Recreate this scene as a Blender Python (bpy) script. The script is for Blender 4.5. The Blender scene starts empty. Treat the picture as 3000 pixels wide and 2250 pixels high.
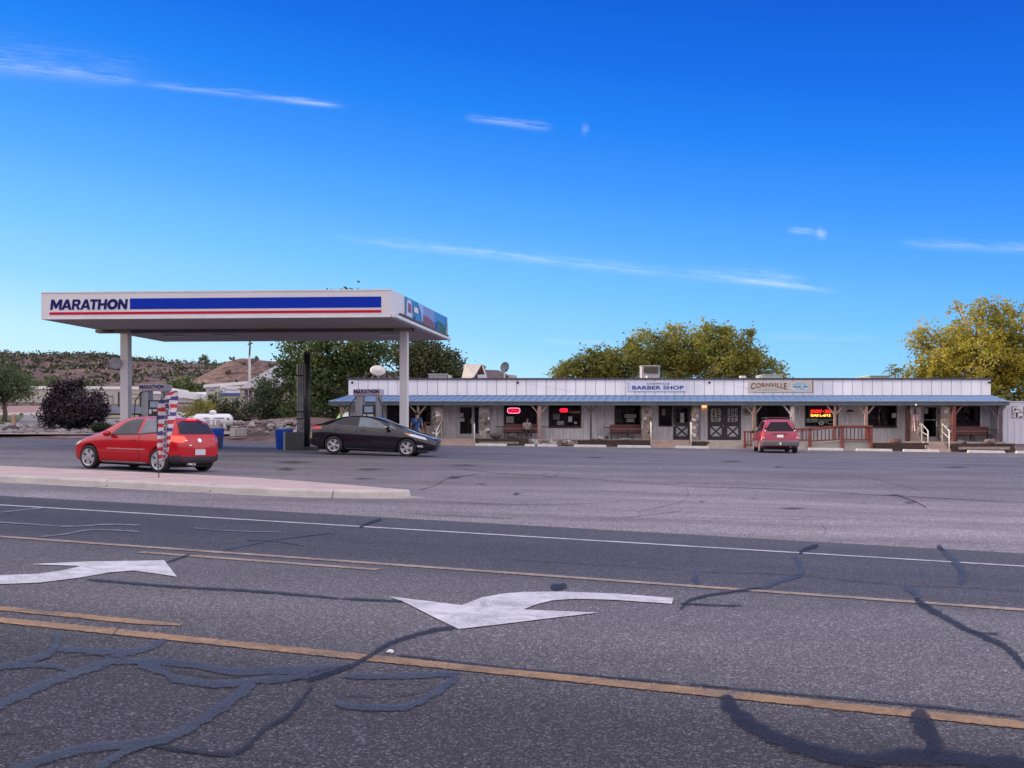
import bpy, bmesh, math, random
from mathutils import Vector, Matrix, noise
from mathutils.bvhtree import BVHTree
C = bpy.context.scene.collection
PI = math.pi
R = math.radians
F, CX, HY, CZ = 3100.0, 1500.0, 1275.0, 1.25      # focal length and horizon in photo pixels, eye height
random.seed(7)

# ------------------------------------------------------------------ projection and ground
def X(px, Y): return (px - CX) / F * Y
def Z(py, Y): return CZ + (HY - py) / F * Y
def P(px, py, Y): return Vector((X(px, Y), Y, Z(py, Y)))
def lerp(a, b, t): return a + (b - a) * t
def ss(a, b, x):
    t = min(1, max(0, (x - a) / (b - a)))
    return t * t * (3 - 2 * t)
def pw(knots, x):
    if x <= knots[0][0]: return knots[0][1]
    for (a, ya), (b, yb) in zip(knots, knots[1:]):
        if x <= b: return ya + (yb - ya) * (x - a) / (b - a)
    return knots[-1][1]
NX, NY = 0.3137, 0.9495                             # across the road
def rv(x, y): return NX * x + NY * y
def ru(x, y): return NY * x - NX * y                # along the road, to the right
def uv2xy(u, v): return NY * u + NX * v, -NX * u + NY * v
GK = [(23, 0), (27, .06), (35, .37), (48, .50), (55, .56), (61, .66), (80, .76)]
RK = [(63, 0), (72, .38), (84, .85), (105, 2.0), (125, 3.4), (170, 5), (260, 8), (420, 12), (900, 14)]
RIDGE = [(-6000, 1020), (-600, 1022), (0, 1036), (200, 1048), (400, 1066), (560, 1078), (700, 1080), (900, 1090), (1400, 1108), (1700, 1180), (2200, 1235), (8000, 1235)]
def pave(x, y):
    v = rv(x, y)
    b = lerp(-.0286, -.017, ss(28, 56, v))
    xx = max(-70, min(60, x))
    return b * xx + pw(GK, v)
def land(x, y):
    z = pave(x, y)
    if y > 60:
        m = 1 - ss(-14, 4, x) * .75
        z += pw(RK, y) * m
        z += 1.0 * math.exp(-((x + 15.5) / 6) ** 2 - ((y - 81) / 7) ** 2)
        px = CX + x / y * F
        hz = Z(pw(RIDGE, px), 430)
        n = noise.fractal(Vector((x * .012, y * .012, 0)), 1, 2, 4)
        t = max(0, min(1, (y + 18 * n - 165) / 250)) ** 1.7
        z = lerp(z, max(z, hz), t) + (n * 1.6 + 1.1 * noise.fractal(Vector((x * .05, y * .05, 3)), 1, 2, 3)) * ss(150, 230, y) * (1 - ss(380, 430, y))
        d = abs(x + 50) + .7 * n * 6
        mesa = 17.8 * max(0, min(1, (44 - d) / 31)) * ss(205, 245, y) * (1 - ss(290, 330, y))
        z = max(z, 1.25 + mesa + 1.2 * noise.fractal(Vector((x * .1, y * .02, 9)), 1, 2, 3)) if mesa > 4 else z
    if y < 25: z += 11 * ss(-10.5, -26, rv(x, y)) * (1 + .25 * noise.noise(Vector((x * .06, y * .06, 2))))   # unseen bank added across the road to darken reflections
    if x < -95 and y < 210:                          # unseen ridge added beyond the left edge to shade the forecourt
        z += 36 * ss(-110, -225, x) * (1 - ss(110, 200, y)) * ss(-260, -160, y) * (1 + .10 * noise.noise(Vector((y * .02, 5, 1))))
    return z
def G(px, py, dz=0.0, fn=pave):
    a = None
    Y = 2.0
    while Y < 140:
        f = Z(py, Y) - fn(X(px, Y), Y) - dz
        if f <= 0: break
        a = Y; Y *= 1.04
    lo, hi = (a or 2.0), Y
    for _ in range(30):
        m = (lo + hi) / 2
        if Z(py, m) - fn(X(px, m), m) - dz > 0: lo = m
        else: hi = m
    return Vector((X(px, lo), lo, fn(X(px, lo), lo) + dz))

# ------------------------------------------------------------------ materials
def newmat(name):
    m = bpy.data.materials.new(name); m.use_nodes = True
    nt = m.node_tree
    return m, nt, nt.nodes, nt.links, nt.nodes['Principled BSDF']
def nd(nodes, t, **kw):
    n = nodes.new(t)
    for k, v in kw.items():
        setattr(n, k, v)
    return n
def rgba(c): return (c[0], c[1], c[2], 1)
def mulc(c, k): return (min(1, c[0] * k), min(1, c[1] * k), min(1, c[2] * k), 1)
def mat(name, col, rough=.6, metal=0.0, var=.12, scale=3.0, bump=0.0, bscale=40.0, coat=0.0, emit=0.0, stretch=None, spec=.5):
    m, nt, ns, ln, b = newmat(name)
    b.inputs['Specular IOR Level'].default_value = spec
    b.inputs['Roughness'].default_value = rough; b.inputs['Metallic'].default_value = metal
    b.inputs['Coat Weight'].default_value = coat; b.inputs['Coat Roughness'].default_value = .04
    tc = ns.new('ShaderNodeTexCoord')
    src = tc.outputs['Object']
    if stretch:
        mp = ns.new('ShaderNodeMapping'); mp.inputs['Scale'].default_value = stretch
        ln.new(src, mp.inputs[0]); src = mp.outputs[0]
    nz = nd(ns, 'ShaderNodeTexNoise'); nz.inputs['Scale'].default_value = scale; nz.inputs['Detail'].default_value = 6; nz.inputs['Roughness'].default_value = .65
    ln.new(src, nz.inputs['Vector'])
    cr = ns.new('ShaderNodeValToRGB')
    cr.color_ramp.elements[0].position = .3; cr.color_ramp.elements[1].position = .7
    cr.color_ramp.elements[0].color = mulc(col, 1 - var); cr.color_ramp.elements[1].color = mulc(col, 1 + var)
    ln.new(nz.outputs['Fac'], cr.inputs[0]); ln.new(cr.outputs[0], b.inputs['Base Color'])
    if emit:
        ln.new(cr.outputs[0], b.inputs['Emission Color']); b.inputs['Emission Strength'].default_value = emit
    if bump:
        n2 = ns.new('ShaderNodeTexNoise'); n2.inputs['Scale'].default_value = bscale; n2.inputs['Detail'].default_value = 4
        ln.new(src, n2.inputs['Vector'])
        bp = ns.new('ShaderNodeBump'); bp.inputs['Strength'].default_value = bump; bp.inputs['Distance'].default_value = .02
        ln.new(n2.outputs['Fac'], bp.inputs['Height']); ln.new(bp.outputs[0], b.inputs['Normal'])
    return m
def paint(name, col, rough=.25, coat=.75):
    m = mat(name, col, rough, var=.04, scale=1.5, coat=coat, spec=.3)
    return m
def siding(name, col, pitch=.2, groove=.35, wear=.12):
    m, nt, ns, ln, b = newmat(name)
    b.inputs['Roughness'].default_value = .7
    g = ns.new('ShaderNodeNewGeometry'); sp = ns.new('ShaderNodeSeparateXYZ'); ln.new(g.outputs['Position'], sp.inputs[0])
    ad = nd(ns, 'ShaderNodeMath', operation='ADD'); ln.new(sp.outputs[0], ad.inputs[0]); ln.new(sp.outputs[1], ad.inputs[1])
    md = nd(ns, 'ShaderNodeMath', operation='PINGPONG'); md.inputs[1].default_value = pitch / 2; ln.new(ad.outputs[0], md.inputs[0])
    mr = ns.new('ShaderNodeMapRange'); mr.inputs['From Max'].default_value = .016; ln.new(md.outputs[0], mr.inputs[0])
    nz = ns.new('ShaderNodeTexNoise'); nz.inputs['Scale'].default_value = 2.2; nz.inputs['Detail'].default_value = 7; nz.inputs['Roughness'].default_value = .7
    mp = ns.new('ShaderNodeMapping'); mp.inputs['Scale'].default_value = (3, 3, .5); ln.new(g.outputs['Position'], mp.inputs[0]); ln.new(mp.outputs[0], nz.inputs['Vector'])
    cr = ns.new('ShaderNodeValToRGB'); cr.color_ramp.elements[0].position = .3; cr.color_ramp.elements[1].position = .68
    cr.color_ramp.elements[0].color = mulc(col, 1 - wear * 1.6); cr.color_ramp.elements[1].color = mulc(col, 1 + wear * .4)
    ln.new(nz.outputs['Fac'], cr.inputs[0])
    mx = nd(ns, 'ShaderNodeMix', data_type='RGBA'); mx.inputs[6].default_value = (.0, 0, 0, 1)
    ln.new(mr.outputs[0], mx.inputs[0])
    mx.inputs[6].default_value = mulc(col, groove); ln.new(cr.outputs[0], mx.inputs[7]); ln.new(mx.outputs[2], b.inputs['Base Color'])
    bp = ns.new('ShaderNodeBump'); bp.inputs['Strength'].default_value = .6; bp.inputs['Distance'].default_value = .015
    ln.new(mr.outputs[0], bp.inputs['Height']); ln.new(bp.outputs[0], b.inputs['Normal'])
    return m
def stonemat(name, cols, scale=3.2, mortar=(.30, .28, .26)):
    m, nt, ns, ln, b = newmat(name)
    b.inputs['Roughness'].default_value = .85
    g = ns.new('ShaderNodeNewGeometry')
    nz = ns.new('ShaderNodeTexNoise'); nz.inputs['Scale'].default_value = 3.0; ln.new(g.outputs['Position'], nz.inputs['Vector'])
    va = nd(ns, 'ShaderNodeVectorMath', operation='MULTIPLY_ADD'); ln.new(nz.outputs['Color'], va.inputs[0]); va.inputs[1].default_value = (.14, .14, .14); ln.new(g.outputs['Position'], va.inputs[2])
    v1 = nd(ns, 'ShaderNodeTexVoronoi', feature='F1'); v2 = nd(ns, 'ShaderNodeTexVoronoi', feature='DISTANCE_TO_EDGE')
    for v in (v1, v2): v.inputs['Scale'].default_value = scale; ln.new(va.outputs[0], v.inputs['Vector'])
    sp = ns.new('ShaderNodeSeparateColor'); ln.new(v1.outputs['Color'], sp.inputs[0])
    cr = ns.new('ShaderNodeValToRGB'); e = cr.color_ramp.elements
    while len(e) < len(cols): e.new(.5)
    for i, c in enumerate(cols): e[i].position = i / (len(cols) - 1); e[i].color = rgba(c)
    ln.new(sp.outputs[0], cr.inputs[0])
    mr = ns.new('ShaderNodeMapRange'); mr.inputs['From Min'].default_value = .02; mr.inputs['From Max'].default_value = .06; ln.new(v2.outputs['Distance'], mr.inputs[0])
    n2 = ns.new('ShaderNodeTexNoise'); n2.inputs['Scale'].default_value = 14; n2.inputs['Detail'].default_value = 5; ln.new(g.outputs['Position'], n2.inputs['Vector'])
    mm = nd(ns, 'ShaderNodeMix', data_type='RGBA', blend_type='MULTIPLY'); mm.inputs[0].default_value = .6; ln.new(cr.outputs[0], mm.inputs[6]); 
    mg = ns.new('ShaderNodeMapRange'); mg.inputs['From Min'].default_value = .3; mg.inputs['From Max'].default_value = .7; mg.inputs['To Min'].default_value = .5; mg.inputs['To Max'].default_value = 1.3; ln.new(n2.outputs['Fac'], mg.inputs[0]); ln.new(mg.outputs[0], mm.inputs[7])
    mx = nd(ns, 'ShaderNodeMix', data_type='RGBA'); mx.inputs[6].default_value = rgba(mortar); ln.new(mr.outputs[0], mx.inputs[0]); ln.new(mm.outputs[2], mx.inputs[7])
    ln.new(mx.outputs[2], b.inputs['Base Color'])
    bp = ns.new('ShaderNodeBump'); bp.inputs['Strength'].default_value = 1; bp.inputs['Distance'].default_value = .05
    ln.new(mr.outputs[0], bp.inputs['Height']); ln.new(bp.outputs[0], b.inputs['Normal'])
    return m
def leafmat(name, cols, trans=.35):
    m, nt, ns, ln, b = newmat(name)
    b.inputs['Roughness'].default_value = .6
    g = ns.new('ShaderNodeNewGeometry')
    nz = ns.new('ShaderNodeTexNoise'); nz.inputs['Scale'].default_value = .45; nz.inputs['Detail'].default_value = 3; ln.new(g.outputs['Position'], nz.inputs['Vector'])
    mr = ns.new('ShaderNodeMapRange'); mr.inputs['From Min'].default_value = .32; mr.inputs['From Max'].default_value = .68; ln.new(nz.outputs['Fac'], mr.inputs[0])
    ad = nd(ns, 'ShaderNodeMath', operation='MULTIPLY_ADD'); ln.new(g.outputs['Random Per Island'], ad.inputs[0]); ad.inputs[1].default_value = .5
    m2 = nd(ns, 'ShaderNodeMath', operation='MULTIPLY'); ln.new(mr.outputs[0], m2.inputs[0]); m2.inputs[1].default_value = .5
    ln.new(m2.outputs[0], ad.inputs[2])
    cr = ns.new('ShaderNodeValToRGB'); e = cr.color_ramp.elements
    while len(e) < len(cols): e.new(.5)
    for i, c in enumerate(cols): e[i].position = i / (len(cols) - 1); e[i].color = rgba(c)
    ln.new(ad.outputs[0], cr.inputs[0]); ln.new(cr.outputs[0], b.inputs['Base Color'])
    tr = ns.new('ShaderNodeBsdfTranslucent'); ln.new(cr.outputs[0], tr.inputs['Color'])
    mx = ns.new('ShaderNodeMixShader'); mx.inputs[0].default_value = trans
    ln.new(b.outputs[0], mx.inputs[1]); ln.new(tr.outputs[0], mx.inputs[2]); ln.new(mx.outputs[0], ns['Material Output'].inputs['Surface'])
    return m
def asphalt(name, bands, speck=.55, sscale=55., rough=.85, big=.18):
    """bands: (v position, colour) pairs across the road"""
    m, nt, ns, ln, b = newmat(name)
    g = ns.new('ShaderNodeNewGeometry')
    dt = nd(ns, 'ShaderNodeVectorMath', operation='DOT_PRODUCT'); ln.new(g.outputs['Position'], dt.inputs[0]); dt.inputs[1].default_value = (NX, NY, 0)
    mr = ns.new('ShaderNodeMapRange'); mr.inputs['From Min'].default_value = 0; mr.inputs['From Max'].default_value = 80; ln.new(dt.outputs['Value'], mr.inputs[0])
    cr = ns.new('ShaderNodeValToRGB'); e = cr.color_ramp.elements
    while len(e) < len(bands): e.new(.5)
    for i, (p, c) in enumerate(bands): e[i].position = p / 80; e[i].color = rgba(c)
    ln.new(mr.outputs[0], cr.inputs[0])
    n1 = ns.new('ShaderNodeTexNoise'); n1.inputs['Scale'].default_value = sscale; n1.inputs['Detail'].default_value = 3; n1.inputs['Roughness'].default_value = .7; ln.new(g.outputs['Position'], n1.inputs['Vector'])
    r1 = ns.new('ShaderNodeMapRange'); r1.inputs['From Min'].default_value = .3; r1.inputs['From Max'].default_value = .7; r1.inputs['To Min'].default_value = 1 - speck; r1.inputs['To Max'].default_value = 1 + speck; ln.new(n1.outputs['Fac'], r1.inputs[0])
    v1 = ns.new('ShaderNodeTexVoronoi'); v1.inputs['Scale'].default_value = sscale * .9; ln.new(g.outputs['Position'], v1.inputs['Vector'])
    s1 = ns.new('ShaderNodeSeparateColor'); ln.new(v1.outputs['Color'], s1.inputs[0])
    r3 = ns.new('ShaderNodeMapRange'); r3.inputs['From Min'].default_value = .72; r3.inputs['From Max'].default_value = 1; r3.inputs['To Min'].default_value = 1; r3.inputs['To Max'].default_value = 1 + speck * 2.2; ln.new(s1.outputs[0], r3.inputs[0])
    n2 = ns.new('ShaderNodeTexNoise'); n2.inputs['Scale'].default_value = .35; n2.inputs['Detail'].default_value = 8; n2.inputs['Roughness'].default_value = .62
    mp = ns.new('ShaderNodeMapping'); mp.inputs['Rotation'].default_value = (0, 0, R(18.3)); mp.inputs['Scale'].default_value = (.5, 1.5, 1); ln.new(g.outputs['Position'], mp.inputs[0]); ln.new(mp.outputs[0], n2.inputs['Vector'])
    r2 = ns.new('ShaderNodeMapRange'); r2.inputs['From Min'].default_value = .28; r2.inputs['From Max'].default_value = .72; r2.inputs['To Min'].default_value = 1 - big; r2.inputs['To Max'].default_value = 1 + big; ln.new(n2.outputs['Fac'], r2.inputs[0])
    a = nd(ns, 'ShaderNodeMath', operation='MULTIPLY'); ln.new(r1.outputs[0], a.inputs[0]); ln.new(r2.outputs[0], a.inputs[1])
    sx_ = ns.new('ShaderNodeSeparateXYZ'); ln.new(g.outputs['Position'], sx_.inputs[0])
    wx = ns.new('ShaderNodeMapRange'); wx.interpolation_type = 'SMOOTHSTEP'; wx.inputs[1].default_value = -6; wx.inputs[2].default_value = 5; wx.inputs[3].default_value = .80; wx.inputs[4].default_value = 1.10; ln.new(sx_.outputs[0], wx.inputs[0])   # asphalt gets lighter towards the right
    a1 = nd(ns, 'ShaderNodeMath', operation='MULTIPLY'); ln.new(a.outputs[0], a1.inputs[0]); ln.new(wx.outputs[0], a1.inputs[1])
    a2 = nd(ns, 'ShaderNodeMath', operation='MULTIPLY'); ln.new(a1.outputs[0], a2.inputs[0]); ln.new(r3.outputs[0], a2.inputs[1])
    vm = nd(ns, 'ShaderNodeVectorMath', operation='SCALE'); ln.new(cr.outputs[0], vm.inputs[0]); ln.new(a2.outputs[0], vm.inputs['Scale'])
    ln.new(vm.outputs[0], b.inputs['Base Color']); b.inputs['Roughness'].default_value = rough; b.inputs['Specular IOR Level'].default_value = .3
    bp = ns.new('ShaderNodeBump'); bp.inputs['Strength'].default_value = .5; bp.inputs['Distance'].default_value = .006
    ln.new(n1.outputs['Fac'], bp.inputs['Height']); ln.new(bp.outputs[0], b.inputs['Normal'])
    return m
def wornpaint(name, col, under, wear=.5, rough=.7, soft=False):
    m, nt, ns, ln, b = newmat(name); b.inputs['Roughness'].default_value = rough
    g = ns.new('ShaderNodeNewGeometry')
    n1 = ns.new('ShaderNodeTexNoise'); n1.inputs['Scale'].default_value = 60; n1.inputs['Detail'].default_value = 5; ln.new(g.outputs['Position'], n1.inputs['Vector'])
    n2 = ns.new('ShaderNodeTexNoise'); n2.inputs['Scale'].default_value = 2.5; n2.inputs['Detail'].default_value = 6; ln.new(g.outputs['Position'], n2.inputs['Vector'])
    ad = nd(ns, 'ShaderNodeMath', operation='MULTIPLY_ADD'); ln.new(n2.outputs['Fac'], ad.inputs[0]); ad.inputs[1].default_value = .7; ln.new(n1.outputs['Fac'], ad.inputs[2])
    cr = ns.new('ShaderNodeValToRGB'); e = cr.color_ramp.elements
    e[0].position = .62 * wear + .25; e[0].color = rgba(under); e[1].position = .62 * wear + .55; e[1].color = rgba(col)
    ln.new(ad.outputs[0], cr.inputs[0])
    n3 = ns.new('ShaderNodeTexNoise'); n3.inputs['Scale'].default_value = 3.5; n3.inputs['Detail'].default_value = 8; n3.inputs['Roughness'].default_value = .75; n3.inputs['Distortion'].default_value = 1.2; ln.new(g.outputs['Position'], n3.inputs['Vector'])
    r3 = ns.new('ShaderNodeMapRange'); r3.inputs[1].default_value = .36; r3.inputs[2].default_value = .60; r3.inputs[3].default_value = .62; r3.inputs[4].default_value = 1.05; ln.new(n3.outputs['Fac'], r3.inputs[0])
    sc = nd(ns, 'ShaderNodeVectorMath', operation='SCALE'); ln.new(cr.outputs[0], sc.inputs[0]); ln.new(r3.outputs[0], sc.inputs['Scale']); ln.new(sc.outputs[0], b.inputs['Base Color'])
    if soft:
        at = ns.new('ShaderNodeAttribute'); at.attribute_name = 'soft'
        n4 = ns.new('ShaderNodeTexNoise'); n4.inputs['Scale'].default_value = 22; n4.inputs['Detail'].default_value = 6; n4.inputs['Roughness'].default_value = .8; ln.new(g.outputs['Position'], n4.inputs['Vector'])
        a4 = nd(ns, 'ShaderNodeMath', operation='MULTIPLY_ADD'); ln.new(n4.outputs['Fac'], a4.inputs[0]); a4.inputs[1].default_value = .9; ln.new(at.outputs['Fac'], a4.inputs[2])
        r4 = ns.new('ShaderNodeMapRange'); r4.inputs[1].default_value = .62; r4.inputs[2].default_value = .70; r4.inputs[4].default_value = .94; ln.new(a4.outputs[0], r4.inputs[0])
        t = ns.new('ShaderNodeBsdfTransparent'); mx = ns.new('ShaderNodeMixShader'); ln.new(r4.outputs[0], mx.inputs[0]); ln.new(t.outputs[0], mx.inputs[1]); ln.new(b.outputs[0], mx.inputs[2]); ln.new(mx.outputs[0], ns['Material Output'].inputs['Surface'])
    return m
def glassmat(name, tint=.45, rough=.02, extra=.0):
    m, nt, ns, ln, b = newmat(name); ns.remove(b)
    t = ns.new('ShaderNodeBsdfTransparent'); t.inputs[0].default_value = (tint, tint, tint * 1.02, 1)
    gl = ns.new('ShaderNodeBsdfGlossy'); gl.inputs['Roughness'].default_value = rough
    fr = ns.new('ShaderNodeFresnel'); fr.inputs[0].default_value = 1.5
    ad = nd(ns, 'ShaderNodeMath', operation='ADD'); ad.inputs[1].default_value = extra; ln.new(fr.outputs[0], ad.inputs[0])
    mx = ns.new('ShaderNodeMixShader'); ln.new(ad.outputs[0], mx.inputs[0]); ln.new(t.outputs[0], mx.inputs[1]); ln.new(gl.outputs[0], mx.inputs[2])
    ln.new(mx.outputs[0], ns['Material Output'].inputs['Surface'])
    return m

# ------------------------------------------------------------------ mesh building
class MB:
    def __init__(s): s.v = []; s.f = []; s.mi = []; s.m = 0; s.soft = None
    def add(s, vs, fs):
        o = len(s.v); s.v += [Vector(v) for v in vs]
        for f in fs: s.f.append([i + o for i in f]); s.mi.append(s.m)
        return s
    def box(s, a, b, M=None):
        (x0, y0, z0), (x1, y1, z1) = a, b
        if x0 > x1: x0, x1 = x1, x0
        if y0 > y1: y0, y1 = y1, y0
        if z0 > z1: z0, z1 = z1, z0
        vs = [(x0, y0, z0), (x1, y0, z0), (x1, y1, z0), (x0, y1, z0), (x0, y0, z1), (x1, y0, z1), (x1, y1, z1), (x0, y1, z1)]
        if M: vs = [M @ Vector(v) for v in vs]
        return s.add(vs, [(0, 3, 2, 1), (4, 5, 6, 7), (0, 1, 5, 4), (1, 2, 6, 5), (2, 3, 7, 6), (3, 0, 4, 7)])
    def bar(s, p, q, w, d=None, up=(0, 0, 1)):
        """square bar from p to q"""
        d = d or w; p = Vector(p); q = Vector(q); t = (q - p).normalized(); up = Vector(up)
        if abs(t.dot(up)) > .95: up = Vector((1, 0, 0))
        a = t.cross(up).normalized() * w / 2; b = a.cross(t).normalized() * d / 2
        vs = [p - a - b, p + a - b, p + a + b, p - a + b, q - a - b, q + a - b, q + a + b, q - a + b]
        return s.add(vs, [(0, 3, 2, 1), (4, 5, 6, 7), (0, 1, 5, 4), (1, 2, 6, 5), (2, 3, 7, 6), (3, 0, 4, 7)])
    def tube(s, pts, rad, n=8, cap=True):
        pts = [Vector(p) for p in pts]
        if not hasattr(rad, '__len__'): rad = [rad] * len(pts)
        rings = []; prev = None
        for i, p in enumerate(pts):
            t = (pts[min(i + 1, len(pts) - 1)] - pts[max(i - 1, 0)])
            t = t.normalized() if t.length > 1e-9 else Vector((0, 0, 1))
            if prev is None:
                a = t.orthogonal().normalized()
            else:
                a = (prev - t * prev.dot(t)); a = a.normalized() if a.length > 1e-6 else t.orthogonal().normalized()
            prev = a; b = t.cross(a)
            rings.append([p + (a * math.cos(2 * PI * k / n) + b * math.sin(2 * PI * k / n)) * rad[i] for k in range(n)])
        vs = [v for r in rings for v in r]; fs = []
        for i in range(len(pts) - 1):
            for k in range(n):
                fs.append((i * n + k, i * n + (k + 1) % n, (i + 1) * n + (k + 1) % n, (i + 1) * n + k))
        if cap: fs.append(tuple(range(n - 1, -1, -1))); fs.append(tuple((len(pts) - 1) * n + k for k in range(n)))
        return s.add(vs, fs)
    def lathe(s, prof, n=20, M=None, cap=True):
        """profile of (r, h) about local z"""
        vs = []; fs = []
        for r, h in prof:
            for k in range(n):
                v = Vector((r * math.cos(2 * PI * k / n), r * math.sin(2 * PI * k / n), h))
                vs.append(M @ v if M else v)
        for i in range(len(prof) - 1):
            for k in range(n): fs.append((i * n + k, i * n + (k + 1) % n, (i + 1) * n + (k + 1) % n, (i + 1) * n + k))
        if cap: fs.append(tuple(range(n - 1, -1, -1))); fs.append(tuple((len(prof) - 1) * n + k for k in range(n)))
        return s.add(vs, fs)
    def prism(s, poly, off):
        off = Vector(off); n = len(poly); poly = [Vector(p) for p in poly]
        fs = [tuple(range(n)), tuple(range(2 * n - 1, n - 1, -1))] + [(i, (i + 1) % n, n + (i + 1) % n, n + i)[::-1] for i in range(n)]
        return s.add(poly + [p + off for p in poly], fs)
    def blob(s, c, r, seed=0, amp=.25, sub=2, flat=None):
        bm = bmesh.new(); bmesh.ops.create_icosphere(bm, subdivisions=sub, radius=1)
        c = Vector(c); r = Vector(r) if hasattr(r, '__len__') else Vector((r, r, r))
        vs = []
        for v in bm.verts:
            k = 1 + amp * noise.noise(v.co * 1.6 + Vector((seed * 7.3, seed * 3.1, seed)))
            q = Vector((v.co.x * r.x, v.co.y * r.y, v.co.z * r.z)) * k
            if flat is not None: q.z = max(q.z, flat)
            vs.append(c + q)
        fs = [[v.index for v in f.verts] for f in bm.faces]; bm.free()
        return s.add(vs, fs)
    def build(s, name, mats, parent=None, smooth=False, bevel=0, fixn=True):
        me = bpy.data.meshes.new(name)
        me.from_pydata([tuple(v) for v in s.v], [], s.f)
        if not isinstance(mats, (list, tuple)): mats = [mats]
        for m in mats: me.materials.append(m)
        if len(mats) > 1: me.polygons.foreach_set('material_index', s.mi)
        if s.soft: me.attributes.new('soft', 'FLOAT', 'POINT').data.foreach_set('value', s.soft)
        if fixn or bevel:
            bm = bmesh.new(); bm.from_mesh(me)
            if bevel:
                bmesh.ops.remove_doubles(bm, verts=bm.verts, dist=1e-5)
            if fixn: bmesh.ops.recalc_face_normals(bm, faces=bm.faces)
            if bevel:
                ed = [e for e in bm.edges if e.is_manifold and e.calc_face_angle(0) > .6]
                bmesh.ops.bevel(bm, geom=ed, offset=bevel, segments=2, affect='EDGES', profile=.6, clamp_overlap=True)
            bm.to_mesh(me); bm.free()
        if smooth: me.polygons.foreach_set('use_smooth', [True] * len(me.polygons))
        return link(name, me, parent)
def link(name, me, parent=None):
    o = bpy.data.objects.new(name, me); C.objects.link(o)
    if parent: setparent(o, parent)
    return o
def wmat(o):
    m = Matrix.LocRotScale(o.location, o.rotation_euler, o.scale)
    return wmat(o.parent) @ o.matrix_parent_inverse @ m if o.parent else m
def setparent(o, p):
    o.parent = p; o.matrix_parent_inverse = wmat(p).inverted()
def tag(o, label=None, cat=None, group=None, kind=None):
    if label: o['label'] = label
    if cat: o['category'] = cat
    if group: o['group'] = group
    if kind: o['kind'] = kind
    return o
def thing(name, label, cat, loc=(0, 0, 0), group=None, rot=0):
    o = bpy.data.objects.new(name, None); C.objects.link(o); o.location = loc; o.rotation_euler = (0, 0, rot)
    o.empty_display_size = .3
    return tag(o, label, cat, group)
def struct(o): o['kind'] = 'structure'; return o
def box1(name, a, b, m, parent=None, bevel=0): return MB().box(a, b).build(name, m, parent, bevel=bevel)

def text_verts(body, width=None, height=None, bold=.0, shear=0.0, extrude=.004, spacing=1.0):
    cu = bpy.data.curves.new('t', 'FONT'); cu.body = body; cu.size = 1; cu.offset = bold; cu.shear = shear; cu.extrude = 0; cu.resolution_u = 3
    cu.space_character = spacing; cu.align_x = 'LEFT'
    o = bpy.data.objects.new('t', cu); C.objects.link(o)
    dg = bpy.context.evaluated_depsgraph_get()
    me = bpy.data.meshes.new_from_object(o.evaluated_get(dg))
    vs = [v.co.copy() for v in me.vertices]; fs = [list(p.vertices) for p in me.polygons]
    bpy.data.objects.remove(o); bpy.data.curves.remove(cu); bpy.data.meshes.remove(me)
    x0 = min(v.x for v in vs); x1 = max(v.x for v in vs); y0 = min(v.y for v in vs); y1 = max(v.y for v in vs)
    sx = (width / (x1 - x0)) if width else None; sy = (height / (y1 - y0)) if height else None
    sx = sx or sy; sy = sy or sx
    return [Vector(((v.x - x0) * sx, (v.y - y0) * sy, 0)) for v in vs], fs
def text(name, body, org, ux, uy, m, parent, width=None, height=None, bold=0, shear=0, spacing=1.0, fn=None):
    """flat lettering: lower left corner org, unit axes ux, uy"""
    vs, fs = text_verts(body, width, height, bold, shear, spacing=spacing)
    ux = Vector(ux); uy = Vector(uy); org = Vector(org)
    b = MB()
    if fn: b.add([fn(v.x, v.y) for v in vs], fs)
    else: b.add([org + ux * v.x + uy * v.y for v in vs], fs)
    return b.build(name, m, parent, fixn=False)
FX, FZ = (1, 0, 0), (0, 0, 1)

def drape(name, polys, dz, m, parent=None, fn=pave, cuts=0):
    """flat shapes laid on the ground; polys = lists of (x, y)"""
    bm = bmesh.new()
    for poly in polys:
        vs = [bm.verts.new((x, y, 0)) for x, y in poly]
        try: bm.faces.new(vs)
        except ValueError: pass
    bmesh.ops.triangulate(bm, faces=bm.faces)
    if cuts: bmesh.ops.subdivide_edges(bm, edges=bm.edges, cuts=cuts, use_grid_fill=True)
    for v in bm.verts: v.co.z = fn(v.co.x, v.co.y) + dz
    bmesh.ops.recalc_face_normals(bm, faces=bm.faces)
    for f in bm.faces:
        if f.normal.z < 0: f.normal_flip()
    me = bpy.data.meshes.new(name); bm.to_mesh(me); bm.free(); me.materials.append(m)
    return link(name, me, parent)
def catmull(pts, n=6):
    out = []
    for i in range(len(pts) - 1):
        p0 = Vector(pts[max(0, i - 1)]); p1 = Vector(pts[i]); p2 = Vector(pts[i + 1]); p3 = Vector(pts[min(len(pts) - 1, i + 2)])
        for k in range(n):
            t = k / n
            out.append(.5 * ((2 * p1) + (p2 - p0) * t + (2 * p0 - 5 * p1 + 4 * p2 - p3) * t * t + (3 * p1 - p0 - 3 * p2 + p3) * t ** 3))
    out.append(Vector(pts[-1])); return out
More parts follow.
